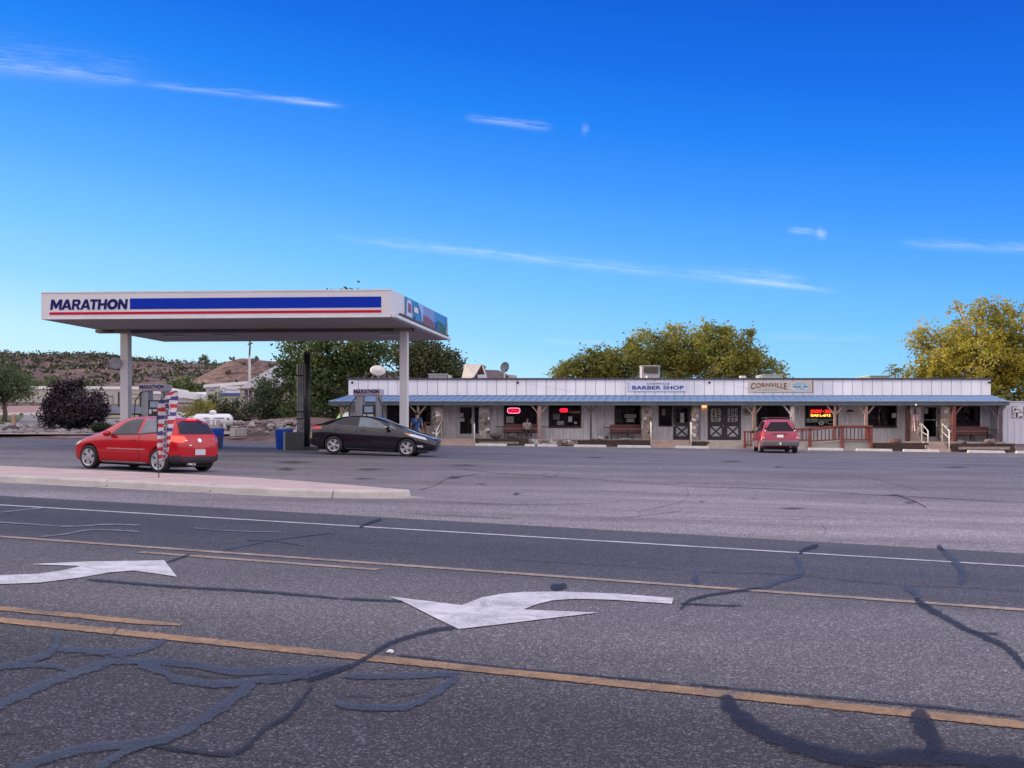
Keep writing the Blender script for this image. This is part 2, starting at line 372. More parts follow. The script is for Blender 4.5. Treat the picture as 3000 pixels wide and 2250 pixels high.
def seal_strip(b, pts, w, dz, taper=True, jit=.18):
    """a ribbon of crack sealant along photo points, laid on the paving"""
    w *= getattr(b, 'ws', 1.5); ps = catmull([(p[0], p[1], 0) for p in pts], 8); n = len(ps); L = []; Rr = []; Mm = []
    b.k = getattr(b, 'k', 0) + 1; dz += b.k * .00012 - .002; b.soft = b.soft or []
    for i, p in enumerate(ps):
        t = (ps[min(i + 1, n - 1)] - ps[max(i - 1, 0)]).normalized(); nn = Vector((-t.y, t.x, 0))
        k = 1 + jit * noise.noise(Vector((p.x * .05, p.y * .05, w)))
        if taper: k *= min(1, .35 + min(i, n - 1 - i) * .3)
        a = p + nn * w * .5 * k; c = p - nn * w * .5 * k
        L.append(G(a.x, a.y, dz)); Rr.append(G(c.x, c.y, dz)); Mm.append((L[-1] + Rr[-1]) / 2)
    o = len(b.v); b.v += L + Mm + Rr; b.soft += [0.0] * n + [0.0] + [1.0] * (n - 2) + [0.0] + [0.0] * n
    for i in range(n - 1):
        for q in (0, n): b.f.append([o + q + i, o + q + i + 1, o + q + n + i + 1, o + q + n + i]); b.mi.append(b.m)
def softmat(name, col, alpha=.8, rough=.6, sharp=.16, nscale=9.0, spec=.3):
    m = mat(name, col, rough, var=.28, scale=4, bump=.05, bscale=90, spec=spec); nt = m.node_tree; ns, ln = nt.nodes, nt.links
    at = ns.new('ShaderNodeAttribute'); at.attribute_name = 'soft'
    g = ns.new('ShaderNodeNewGeometry'); nz = ns.new('ShaderNodeTexNoise'); nz.inputs['Scale'].default_value = nscale; nz.inputs['Detail'].default_value = 7; nz.inputs['Roughness'].default_value = .75; ln.new(g.outputs['Position'], nz.inputs['Vector'])
    ad = nd(ns, 'ShaderNodeMath', operation='MULTIPLY_ADD'); ln.new(nz.outputs['Fac'], ad.inputs[0]); ad.inputs[1].default_value = 1.7; ln.new(at.outputs['Fac'], ad.inputs[2])
    mr = ns.new('ShaderNodeMapRange'); mr.inputs[1].default_value = 1.12; mr.inputs[2].default_value = 1.12 + sharp; mr.inputs[4].default_value = alpha; ln.new(ad.outputs[0], mr.inputs[0])
    nb = ns.new('ShaderNodeTexNoise'); nb.inputs['Scale'].default_value = 70; nb.inputs['Detail'].default_value = 3; ln.new(g.outputs['Position'], nb.inputs['Vector'])
    nr_ = ns.new('ShaderNodeMapRange'); nr_.inputs[1].default_value = .35; nr_.inputs[2].default_value = .65; nr_.inputs[3].default_value = .70; nr_.inputs[4].default_value = 1.15; ln.new(nb.outputs['Fac'], nr_.inputs[0])
    mm_ = nd(ns, 'ShaderNodeMath', operation='MULTIPLY'); mm_.use_clamp = True; ln.new(mr.outputs[0], mm_.inputs[0]); ln.new(nr_.outputs[0], mm_.inputs[1]); mr = mm_
    t = ns.new('ShaderNodeBsdfTransparent'); mx = ns.new('ShaderNodeMixShader'); ln.new(mr.outputs[0], mx.inputs[0]); ln.new(t.outputs[0], mx.inputs[1]); ln.new(ns['Principled BSDF'].outputs[0], mx.inputs[2]); ln.new(mx.outputs[0], ns['Material Output'].inputs['Surface'])
    return m
GLY = {'M': (1.18, [[(0, 0), (0, 1), (.28, 1), (.5, .52), (.72, 1), (1, 1), (1, 0), (.77, 0), (.77, .56), (.58, .12), (.42, .12), (.23, .56), (.23, 0)]]),
       'A': (1.06, [[(0, 0), (.27, 0), (.33, .18), (.67, .18), (.73, 0), (1, 0), (.863, .38), (.137, .38)], [(.137, .38), (.40, .38), (.5, .70), (.5, 1), (.36, 1)], [(.863, .38), (.64, 1), (.5, 1), (.5, .70), (.60, .38)]]),
       'R': (.90, [[(0, 0), (.28, 0), (.28, 1), (0, 1)], [(.28, 1), (.65, 1), (.85, .94), (.93, .8), (.93, .62), (.85, .48), (.72, .41), (1, 0), (.68, 0), (.44, .36), (.28, .36), (.28, .58), (.56, .58), (.64, .64), (.64, .73), (.56, .79), (.28, .79)]]),
       'T': (.82, [[(.34, 0), (.66, 0), (.66, .77), (1, .77), (1, 1), (0, 1), (0, .77), (.34, .77)]]),
       'H': (.92, [[(0, 0), (.3, 0), (.3, .38), (.7, .38), (.7, 0), (1, 0), (1, 1), (.7, 1), (.7, .62), (.3, .62), (.3, 1), (0, 1)]]),
       'O': (1.12, [[(.5 + .5 * math.cos(2 * PI * k / 24), .5 + .52 * math.sin(2 * PI * k / 24)), (.5 + .5 * math.cos(2 * PI * (k + 1) / 24), .5 + .52 * math.sin(2 * PI * (k + 1) / 24)), (.5 + .20 * math.cos(2 * PI * (k + 1) / 24), .5 + .24 * math.sin(2 * PI * (k + 1) / 24)), (.5 + .20 * math.cos(2 * PI * k / 24), .5 + .24 * math.sin(2 * PI * k / 24))] for k in range(24)]),
       'N': (.95, [[(0, 0), (.27, 0), (.27, .56), (.72, 0), (1, 0), (1, 1), (.73, 1), (.73, .44), (.28, 1), (0, 1)]])}
def blocktext(name, word, org, ux, uy, m, parent, width, height, shear=.12, gap=.025):
    """heavy block capitals as flat polygons"""
    tot = sum(GLY[c][0] for c in word) + gap * (len(word) - 1) - .28; s = (width - shear * height) / tot; b = MB(); x = 0
    org, ux, uy = Vector(org), Vector(ux), Vector(uy)
    for c, nx_ in zip(word, word[1:] + ' '):
        w, polys = GLY[c]
        for p in polys: b.add([org + ux * ((x + a * w) * s + shear * t * height) + uy * t * height for a, t in p], [tuple(range(len(p)))])
        x += w + gap - (.13 if c == 'A' and nx_ == 'T' else .05 if nx_ == 'A' else 0)
    o = b.build(name, m, parent, fixn=False); bm = bmesh.new(); bm.from_mesh(o.data); bmesh.ops.triangulate(bm, faces=bm.faces); bm.to_mesh(o.data); bm.free(); return o
# ------------------------------------------------------------------ palette
WHITE = mat('white_trim', (.72, .71, .70), .55, var=.05)
BLACKM = mat('black_metal', (.025, .025, .028), .45, var=.2)
CHROME = mat('bright_metal', (.75, .75, .76), .22, metal=1, var=.04)
RUBBER = mat('rubber', (.022, .022, .024), .8, var=.2, scale=8)
GLASS = glassmat('shop_glass', .62)
DARKGLASS = mat('tinted_glass', (.012, .013, .020), .06, var=.1, spec=.25)
SOILC = (.235, .145, .115)

# ------------------------------------------------------------------ terrain
def terrain():
    xs = [-600, -480, -400, -330] + [-280 + 5 * i for i in range(0, 18)] + [-190 + 2.5 * i for i in range(0, 64)] + [-28 + 4 * i for i in range(0, 24)] + [72, 90, 120, 160, 220, 320, 480]
    ys = [-320, -260, -200, -150, -110, -80, -60] + [-48 + 3 * i for i in range(16)] + [4 * i for i in range(0, 15)] + [60 + 2.2 * i for i in range(0, 62)] + [197 + 3 * i for i in range(0, 45)] + [333 + 5 * i for i in range(0, 24)] + [460, 520, 620, 800, 1100]
    b = MB(); nx = len(xs)
    for y in ys:
        for x in xs:
            z = land(x, y)
            if v_paved(x, y): z = pave(x, y) - .12
            elif 50 < y < 140: z += .08 * noise.fractal(Vector((x * .5, y * .5, 1)), 1, 2, 3)
            b.v.append(Vector((x, y, z)))
    for j in range(len(ys) - 1):
        for i in range(nx - 1):
            b.f.append([j * nx + i, j * nx + i + 1, (j + 1) * nx + i + 1, (j + 1) * nx + i]); b.mi.append(0)
    m, nt, ns, ln, bs = newmat('desert_soil'); bs.inputs['Roughness'].default_value = .95; bs.inputs['Specular IOR Level'].default_value = .1
    g = ns.new('ShaderNodeNewGeometry')
    mp = ns.new('ShaderNodeMapping'); mp.inputs['Scale'].default_value = (1, 1, 4.5); ln.new(g.outputs['Position'], mp.inputs[0])
    n1 = ns.new('ShaderNodeTexNoise'); n1.inputs['Scale'].default_value = .07; n1.inputs['Detail'].default_value = 9; n1.inputs['Roughness'].default_value = .66; ln.new(mp.outputs[0], n1.inputs['Vector'])
    cr = ns.new('ShaderNodeValToRGB'); e = cr.color_ramp.elements
    e[0].position = .3; e[0].color = (.045, .042, .032, 1); e[1].position = .72; e[1].color = (.30, .225, .22, 1)
    for p, c in ((.41, (.075, .058, .05, 1)), (.47, (.19, .128, .122, 1)), (.52, (.10, .07, .066, 1)), (.58, (.21, .145, .138, 1))):
        k = e.new(p); k.color = c
    n3 = ns.new('ShaderNodeTexNoise'); n3.inputs['Scale'].default_value = .32; n3.inputs['Detail'].default_value = 8; n3.inputs['Roughness'].default_value = .7; ln.new(mp.outputs[0], n3.inputs['Vector'])
    md = nd(ns, 'ShaderNodeMath', operation='MULTIPLY_ADD'); ln.new(n3.outputs['Fac'], md.inputs[0]); md.inputs[1].default_value = .55; m5 = nd(ns, 'ShaderNodeMath', operation='MULTIPLY'); ln.new(n1.outputs['Fac'], m5.inputs[0]); m5.inputs[1].default_value = .45; ln.new(m5.outputs[0], md.inputs[2]); ln.new(md.outputs[0], cr.inputs[0])
    n2 = ns.new('ShaderNodeTexNoise'); n2.inputs['Scale'].default_value = .9; n2.inputs['Detail'].default_value = 8; ln.new(g.outputs['Position'], n2.inputs['Vector'])
    mr = ns.new('ShaderNodeMapRange'); mr.inputs['From Min'].default_value = .3; mr.inputs['From Max'].default_value = .7; mr.inputs['To Min'].default_value = .65; mr.inputs['To Max'].default_value = 1.3; ln.new(n2.outputs['Fac'], mr.inputs[0])
    sc = nd(ns, 'ShaderNodeVectorMath', operation='SCALE'); ln.new(cr.outputs[0], sc.inputs[0]); ln.new(mr.outputs[0], sc.inputs['Scale']); ln.new(sc.outputs[0], bs.inputs['Base Color'])
    bp = ns.new('ShaderNodeBump'); bp.inputs['Strength'].default_value = .8; bp.inputs['Distance'].default_value = .8; ln.new(n1.outputs['Fac'], bp.inputs['Height']); ln.new(bp.outputs[0], bs.inputs['Normal'])
    struct(b.build('ground', m, smooth=True, fixn=False))
def v_paved(x, y):
    v = rv(x, y)
    return -9 < v and y < 64.5 and abs(x) < 95
terrain()

# ------------------------------------------------------------------ road and forecourt
VW, VS, VN, VU = 12.56, 14.05, 5.35, 9.15
cn, ct, cf, cl = (.050, .046, .052), (.124, .114, .120), (.056, .056, .072), (.172, .153, .163)
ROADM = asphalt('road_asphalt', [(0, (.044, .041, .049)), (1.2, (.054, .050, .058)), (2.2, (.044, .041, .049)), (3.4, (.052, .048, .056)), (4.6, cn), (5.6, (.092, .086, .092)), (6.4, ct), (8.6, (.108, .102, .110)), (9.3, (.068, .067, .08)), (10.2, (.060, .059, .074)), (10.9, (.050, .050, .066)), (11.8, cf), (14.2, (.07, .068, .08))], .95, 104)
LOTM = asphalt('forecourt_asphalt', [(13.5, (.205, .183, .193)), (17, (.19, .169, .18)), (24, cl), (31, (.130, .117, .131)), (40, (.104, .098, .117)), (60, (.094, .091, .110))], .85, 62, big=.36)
def sheet(name, us, vs, dz, m, clip=None):
    b = MB(); pts = {}
    for j, v in enumerate(vs):
        for i, u in enumerate(us):
            x, y = uv2xy(u, v)
            if clip: x, y = clip(x, y)
            pts[i, j] = len(b.v); b.v.append(Vector((x, y, pave(x, y) + dz)))
    for j in range(len(vs) - 1):
        for i in range(len(us) - 1):
            b.f.append([pts[i, j], pts[i + 1, j], pts[i + 1, j + 1], pts[i, j + 1]]); b.mi.append(0)
    return struct(b.build(name, m, fixn=False))
US = [-90 + 2 * i for i in range(76)]
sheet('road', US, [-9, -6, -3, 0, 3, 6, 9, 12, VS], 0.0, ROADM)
# the forecourt sheet runs from the seam to the gravel bed and the store
def lot():
    b = MB(); nx = 64; nv = 60
    for j in range(nv + 1):
        for i in range(nx + 1):
            x = -62 + i * 2.0
            y0 = (VS - NX * x) / NY; y1 = 64.0
            t = j / nv
            y = lerp(y0, y1, t)
            b.v.append(Vector((x, y, pave(x, y) + .001)))
    for j in range(nv):
        for i in range(nx):
            a = j * (nx + 1) + i; b.f.append([a, a + 1, a + nx + 2, a + nx + 1]); b.mi.append(0)
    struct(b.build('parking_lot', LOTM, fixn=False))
lot()

# painted lines and turn arrows
YEL = wornpaint('yellow_road_paint', (.42, .25, .115), (.12, .105, .10), .56, soft=True)
WHT = wornpaint('white_road_paint', (.66, .645, .66), (.26, .25, .27), .42)
WHL = wornpaint('white_edge_paint', (.62, .61, .62), (.14, .13, .14), .30, soft=True)
def vline(name, v, w, u0, u1, m, n=200, dz=.006):
    b = MB(); b.soft = []; w *= 1.28
    for i in range(n + 1):
        u = lerp(u0, u1, i / n)
        for k in (-.5, 0, .5):
            x, y = uv2xy(u, v + k * w); b.v.append(Vector((x, y, pave(x, y) + dz))); b.soft.append(1.0 if k == 0 and 0 < i < n else 0.0)
    for i in range(n):
        for k in (0, 1): b.f.append([i * 3 + k, i * 3 + 3 + k, i * 3 + 4 + k, i * 3 + 1 + k]); b.mi.append(0)
    return struct(b.build(name, m, fixn=False))
def Lp(u, v): return (u / 1.746, 1300 + v / 1.746)
def Mp(u, v): return (1000 + u / 1.746, 1300 + v / 1.746)
def Rp(u, v): return (2000 + u / 1.746, 1300 + v / 1.746)
def uv_of(p): g = G(*p); return ru(g.x, g.y), rv(g.x, g.y)
vn = (uv_of(Lp(0, 905))[1] + uv_of(Mp(0, 1085))[1] + uv_of(Rp(0, 1263))[1]) / 3
vu = (uv_of(Lp(0, 478))[1] + uv_of(Mp(0, 603))[1] + uv_of(Rp(0, 730))[1] + uv_of(Rp(1746, 845))[1]) / 4
vw = (uv_of(Lp(0, 310))[1] + uv_of(Mp(0, 424))[1] + uv_of(Rp(0, 526))[1] + uv_of(Rp(1746, 627))[1]) / 4
vline('yellow_line', vn, .145, -60, 40, YEL)
vline('yellow_line', uv_of(Lp(0, 845))[1] + .0, .13, -60, uv_of(Lp(985, 930))[0], YEL)
YEL2 = wornpaint('faded_yellow_paint', (.44, .325, .235), (.11, .1, .1), .5, soft=True)
vline('yellow_line', vu, .13, -60, 40, YEL2)
vline('yellow_line', uv_of(Lp(1200, 592))[1], .12, uv_of(Lp(735, 553))[0], uv_of(Mp(215, 640))[0], YEL2)
vline('white_line', vw, .11, -70, 50, WHL)
def arrow(name, pts):
    poly = [tuple(G(*p))[:2] for p in pts]
    return struct(drape(name, [poly], .007, WHT, cuts=1))
arrow('turn_arrow', [Mp(*p) for p in [(240, 785), (410, 805), (615, 830), (720, 790), (830, 770), (930, 762), (1130, 760), (1400, 770), (1700, 793), (1690, 823), (1400, 803), (1200, 797), (1080, 805), (1000, 825), (930, 852), (1110, 860), (1315, 868), (1000, 905), (800, 930), (600, 953), (470, 890), (330, 818)]])
arrow('turn_arrow', [Lp(*p) for p in [(148, 620), (440, 606), (840, 600), (905, 684), (780, 665), (680, 652), (560, 662), (400, 690), (200, 715), (0, 722), (-260, 716), (-260, 672), (0, 677), (200, 668), (330, 650), (415, 629), (300, 625)]])
# crack sealant and cracks
SEAL = softmat("crack_sealant", (.074, .080, .098), .74, .5)
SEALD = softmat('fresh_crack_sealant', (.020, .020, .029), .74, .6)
CRACK = softmat('open_crack', (.045, .04, .044), .55, .9)
SCRAT = softmat('scraped_asphalt', (.26, .26, .31), .75, .8)
b = MB(); b.ws = 1.2
for pts, w in [([Lp(300, 965), Lp(262, 1060), Lp(120, 1118), Lp(-60, 1150)], 26), ([Lp(285, 1050), Lp(560, 1062), Lp(700, 1060), Lp(850, 1000)], 22),
               ([Lp(-60, 1365), Lp(200, 1240), Lp(420, 1160), Lp(560, 1110), Lp(650, 1065)], 30), ([Lp(60, 1140), Lp(180, 1130), Lp(300, 1140), Lp(390, 1175)], 17),
               ([Lp(560, 1115), Lp(780, 1110), Lp(1000, 1130), Lp(1200, 1165), Lp(1500, 1155), Lp(1800, 1140)], 27), ([Lp(700, 1130), Lp(840, 1160), Lp(900, 1200), Lp(1100, 1228), Lp(1290, 1212), Lp(1450, 1200), Lp(1760, 1150)], 26),
               ([Lp(1300, 1210), Lp(1210, 1290), Lp(1000, 1430), Lp(800, 1520), Lp(500, 1545), Lp(300, 1590), Lp(40, 1680)], 38), ([Lp(820, 1515), Lp(640, 1570), Lp(480, 1680)], 26),
               ([Mp(-10, 1190), Mp(300, 1188), Mp(610, 1172)], 20), ([Mp(600, 1185), Mp(480, 1275), Mp(330, 1340), Mp(120, 1345), Mp(-40, 1325)], 24),
               ([Rp(400, 742), Rp(500, 700), Rp(596, 670), Rp(600, 625), Rp(572, 572)], 15), ([Rp(1330, 545), Rp(1392, 600), Rp(1432, 660), Rp(1415, 722)], 22), ([Rp(80, 660), Rp(60, 690), Rp(90, 715)], 16), ([Rp(1130, 735), Rp(1180, 750), Rp(1205, 790)], 22),
               ([Lp(1130, 545), Lp(1300, 510), Lp(1430, 485), Lp(1740, 450)], 4), ([Lp(1250, 490), Lp(1400, 495), Lp(1560, 520)], 4)]:
    seal_strip(b, pts, w, .0085)
struct(b.build('crack_sealant', SEAL, fixn=False))
b = MB(); b.ws = 1.15
for pts, w in [([Lp(1600, 1235), Lp(1480, 1380), Lp(1350, 1460), Lp(1200, 1580), Lp(900, 1560), Lp(660, 1520)], 16), ([Mp(585, 940), Mp(470, 952), Mp(250, 1020), Mp(120, 1100), Mp(-20, 1160), Lp(1560, 1215)], 15),
               ([Mp(260, 1076), Mp(800, 1140), Mp(1300, 1186), Mp(1746, 1226)], 7), ([Rp(0, 1224), Rp(700, 1290), Rp(1240, 1340), Rp(1760, 1395)], 7), ([Mp(-10, 790), Mp(330, 806)], 9), ([Lp(420, 690), Lp(900, 730), Lp(1300, 752), Lp(1756, 792)], 9),
               ([Mp(1730, 850), Rp(60, 790), Rp(280, 752), Rp(410, 735)], 10), ([Rp(-20, 815), Rp(120, 822), Rp(310, 828)], 6), ([Rp(596, 558), Rp(640, 535), Rp(695, 518)], 14), ([Rp(1190, 790), Rp(1250, 835), Rp(1400, 920), Rp(1550, 990), Rp(1660, 1045), Rp(1760, 1150)], 21), ([Rp(1450, 955), Rp(1530, 968), Rp(1615, 970)], 6),
               ([Lp(850, 605), Lp(900, 590), Lp(980, 562)], 7), ([Mp(90, 430), Mp(140, 405), Mp(210, 384)], 9), ([Mp(1070, 730), Mp(1110, 735), Mp(1150, 720)], 24), ([Rp(1300, 520), Rp(1340, 548)], 14), ([Lp(0, 1485), Lp(60, 1470)], 6)]:
    seal_strip(b, pts, w, .009)
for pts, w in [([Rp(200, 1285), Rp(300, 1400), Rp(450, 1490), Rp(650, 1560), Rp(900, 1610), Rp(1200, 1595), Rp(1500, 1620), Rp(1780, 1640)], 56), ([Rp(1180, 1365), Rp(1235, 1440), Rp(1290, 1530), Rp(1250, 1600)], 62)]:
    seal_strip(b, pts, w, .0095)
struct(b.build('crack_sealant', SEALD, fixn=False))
b = MB(); b.ws = 1.0
for pts, w in [([Lp(330, 1090), Lp(450, 1075), Lp(560, 1085), Lp(640, 1100)], 4), ([Lp(820, 1140), Lp(930, 1165), Lp(1100, 1190), Lp(1250, 1185)], 4.5), ([Lp(60, 1100), Lp(180, 1110), Lp(300, 1070)], 4), ([Lp(500, 1010), Lp(560, 990), Lp(640, 900)], 5), ([Lp(1480, 1210), Lp(1560, 1190), Lp(1620, 1160), Lp(1746, 1140)], 5), ([Lp(1610, 1200), Lp(1600, 1290), Lp(1660, 1330)], 4), ([Lp(900, 1560), Lp(1100, 1590), Lp(1400, 1610), Lp(1746, 1650)], 5), ([Mp(0, 1280), Mp(200, 1290), Mp(400, 1270)], 5), ([Mp(100, 1210), Mp(300, 1225), Mp(500, 1210)], 4), ([Lp(0, 1480), Lp(200, 1450), Lp(420, 1390), Lp(600, 1330)], 3), ([Rp(900, 1610), Rp(1050, 1632), Rp(1300, 1640)], 6), ([Rp(1240, 1400), Rp(1300, 1480), Rp(1380, 1600)], 5), ([Mp(560, 120), Mp(800, 150), Mp(1200, 175), Mp(1746, 215)], 1.8), ([Rp(1100, 265), Rp(1200, 300), Rp(1250, 330)], 5), ([Rp(700, 395), Rp(730, 440), Rp(720, 470)], 2), ([Rp(0, 372), Rp(300, 384), Rp(720, 390)], 1.5), ([Rp(0, 650), Rp(500, 665), Rp(900, 702), Rp(1200, 724), Rp(1500, 735), Rp(1760, 752)], 2.4), ([Mp(700, 580), Mp(1200, 610), Mp(1746, 645)], 2), ([Mp(395, 238), Mp(480, 212), Mp(545, 178), Mp(705, 155)], 3), ([Rp(-30, 216), Rp(400, 228), Rp(700, 243), Rp(1000, 262), Rp(1760, 300)], 2.2), ([Mp(300, 352), Mp(700, 372), Mp(900, 384)], 2), ([Mp(1746, 330), Mp(1690, 350), Mp(1400, 380)], 2), ([Rp(20, 225), Rp(28, 260), Rp(-20, 300), Mp(1500, 350)], 1.8), ([Mp(470, 295), Mp(900, 310), Mp(1300, 306)], 1.7), ([Rp(850, 160), Rp(1000, 185), Rp(1230, 240)], 1.5), ([Mp(1020, 150), Mp(1080, 172), Mp(1130, 128)], 1.8)]:
    seal_strip(b, pts, w, .011, jit=.6)
struct(b.build('pavement_crack', CRACK, fixn=False))
b = MB()
for pts, w in [([Lp(-20, 400), Lp(150, 410), Lp(350, 422), Lp(560, 412), Lp(720, 416)], 3.0), ([Lp(200, 475), Lp(330, 462), Lp(455, 440), Lp(600, 442), Lp(720, 450)], 3.2), ([Lp(-20, 352), Lp(120, 338), Lp(240, 326)], 2.5), ([Lp(980, 430), Lp(1200, 445), Lp(1450, 452)], 2)]:
    seal_strip(b, pts, w, .011, jit=.6)
struct(b.build('scrape_mark', SCRAT, fixn=False))
# oil stains, patches
STAIN = softmat('oil_stain', (.045, .04, .045), .75, .7, .7, 3)
b = MB()
for p, rx, ry in [(Mp(895, 255), 19, 7), (Rp(1165, 300), 34, 7), (Rp(95, 295), 15, 4), (Mp(575, 172), 32, 7), (Mp(720, 205), 20, 3), (Rp(490, 118), 26, 3), (Rp(360, 282), 20, 3), (Mp(110, 178), 60, 5), (Mp(1300, 70), 50, 3), (Rp(1080, 262), 46, 5), (Mp(620, 110), 70, 4), (Rp(250, 90), 60, 3), (Lp(1460, 130), 46, 8), (Lp(1500, 95), 90, 6), (Mp(150, 130), 60, 6), (Rp(1400, 120), 70, 4), (Rp(560, 330), 60, 6)]:
    ring = []
    for k in range(22):
        a = 2 * PI * k / 22; kk = 1 + .25 * noise.noise(Vector((math.cos(a) * 1.3, math.sin(a) * 1.3, p[0])))
        ring.append(G(p[0] + rx * kk * math.cos(a), p[1] + ry * kk * math.sin(a), .010))
    b.soft = b.soft or []; o = len(b.v); b.v += ring + [G(p[0], p[1], .010)]; b.soft += [0.0] * 22 + [1.0]
    for i in range(22): b.f.append([o + i, o + (i + 1) % 22, o + 22]); b.mi.append(0)
struct(b.build('oil_stain', STAIN, fixn=False))
tag(MB().blob(G(*Mp(250, 1074)) + Vector((0, 0, .012)), (.02, .02, .012), 3, .3).build('litter', WHITE), 'tiny white scrap of litter on the near yellow line', 'litter')

# ------------------------------------------------------------------ roadside island
KERB = mat('kerb_concrete', (.54, .495, .465), .85, var=.18, scale=2.5, bump=.3, bscale=30)
WALK = mat('pink_sidewalk', (.50, .375, .34), .85, var=.14, scale=1.6, bump=.25, bscale=60)
vk = (uv_of((475, 1430))[1] + uv_of((1000, 1463))[1] + uv_of((0, 1414))[1]) / 3
tipu, tipv = uv_of((1207, 1455))
def backv(px, py):
    g = G(px, py, .13); return rv(g.x, g.y)
vb = (backv(475, 1382) + backv(1000, 1414) + backv(0, 1366)) / 3
def island():
    # outline in road coordinates, rounded at its right end
    def outline(ins):
        o = [(-80, vk + ins), (-40, vk + ins)]
        AU = 2.7; u1 = tipu - AU
        o += [(lerp(-40, u1, k / 8), vk + ins) for k in range(1, 9)]
        vm = tipv - .1; AV = vm - vk
        for k in range(1, 8):
            a = -PI / 2 + PI / 2 * k / 7
            o.append((u1 + (AU - ins) * math.cos(a), vm + (AV - ins) * math.sin(a)))
        o += [(lerp(tipu - ins, tipu - 6.5, t), lerp(vm, vb - ins, math.sin(t * PI / 2))) for t in (.12, .25, .4, .55, .7, .85, 1)]
        o += [(lerp(tipu - 6.5, -40, k / 7), vb - ins) for k in range(1, 8)] + [(-80, vb - ins)]
        return o
    def pt(uv, dz):
        x, y = uv2xy(*uv); return Vector((x, y, pave(x, y) + dz))
    o0, o1, o2 = outline(-.02), outline(.03), outline(.17); n = len(o0)
    b = MB()
    rings = [[pt(p, -.05) for p in o0], [pt(p, .10) for p in outline(0)], [pt(p, .135) for p in o1], [pt(p, .140) for p in o2], [pt(p, .02) for p in outline(.18)]]
    for r in rings: b.v += r
    for j in range(4):
        for i in range(n - 1): b.f.append([j * n + i, j * n + i + 1, (j + 1) * n + i + 1, (j + 1) * n + i]); b.mi.append(0)
    struct(b.build('kerb', KERB))
    poly = [uv2xy(*p) for p in outline(.165)]
    w = drape('sidewalk', [poly], .136, WALK, cuts=2); struct(w)
    # gutter pan
    b = MB(); go, gi = outline(-.36), outline(-.005)
    b.v += [pt(p, .005) for p in go] + [pt(p, .012) for p in gi]
    m = 10 + 8 + 3
    for i in range(m): b.f.append([i, i + 1, n + i + 1, n + i]); b.mi.append(0)
    struct(b.build('gutter', mat('gutter_concrete', (.36, .33, .315), .9, var=.2, scale=2), fixn=False))
    # joints across the kerb and walk
    b = MB()
    for p in [Lp(1190, 240), Lp(655, 215), Lp(170, 185), Mp(35, 272)]:
        u = uv_of(p)[0]
        for a, c, z in ((vk - .37, vk - .01, .014), (vk + .02, vk + .17, .1415)):
            o = len(b.v); b.v += [pt((u - .012, a), z), pt((u + .012, a), z), pt((u + .012, c), z), pt((u - .012, c), z)]; b.f.append([o, o + 1, o + 2, o + 3]); b.mi.append(0)
        o = len(b.v); b.v += [pt((u - .012, vk - .024), 0), pt((u + .012, vk - .024), 0), pt((u + .012, vk + .027), .137), pt((u - .012, vk + .027), .137)]; b.f.append([o, o + 1, o + 2, o + 3]); b.mi.append(0)
    for i in range(12):
        u = tipu - 7 - i * 3.0
        o = len(b.v); b.v += [pt((u - .01, vk + .18), .141), pt((u + .01, vk + .18), .141), pt((u + .01, vb - .18), .141), pt((u - .01, vb - .18), .141)]; b.f.append([o, o + 1, o + 2, o + 3]); b.mi.append(0)
    struct(b.build('concrete_joint', mat('joint_dark', (.16, .14, .13), .9), fixn=False))
island()
# weeds in the gutter
WEED = leafmat('weed_leaves', [(.05, .06, .02), (.10, .10, .04), (.20, .16, .08)])
def tuft(b, base, h, n, spread, wid=.012):
    for i in range(n):
        a = random.uniform(0, 2 * PI); r = random.uniform(0, spread) ; p = Vector((base.x + r * math.cos(a) * 1.6, base.y + r * math.sin(a) * .5, base.z))
        hh = h * random.uniform(.4, 1); lean = Vector((random.uniform(-.6, .6), random.uniform(-.6, .6), 1)).normalized()
        s = Vector((math.cos(a + 1), math.sin(a + 1), 0)) * wid
        m = p + lean * hh * .55; t = p + Vector((lean.x * 1.6, lean.y * 1.6, lean.z * .8)) * hh
        b.add([p - s, p + s, m + s, m - s], [(0, 1, 2, 3)]); b.add([m - s, m + s, t], [(0, 1, 2)])
b = MB()
for i in range(16):
    g = G(random.uniform(118, 180), random.uniform(1409, 1414)); tuft(b, g, .13, 26, .10)
tag(b.build('weeds', WEED, fixn=False), 'patch of dry weeds growing in the gutter by the pink island', 'weeds', kind='stuff')

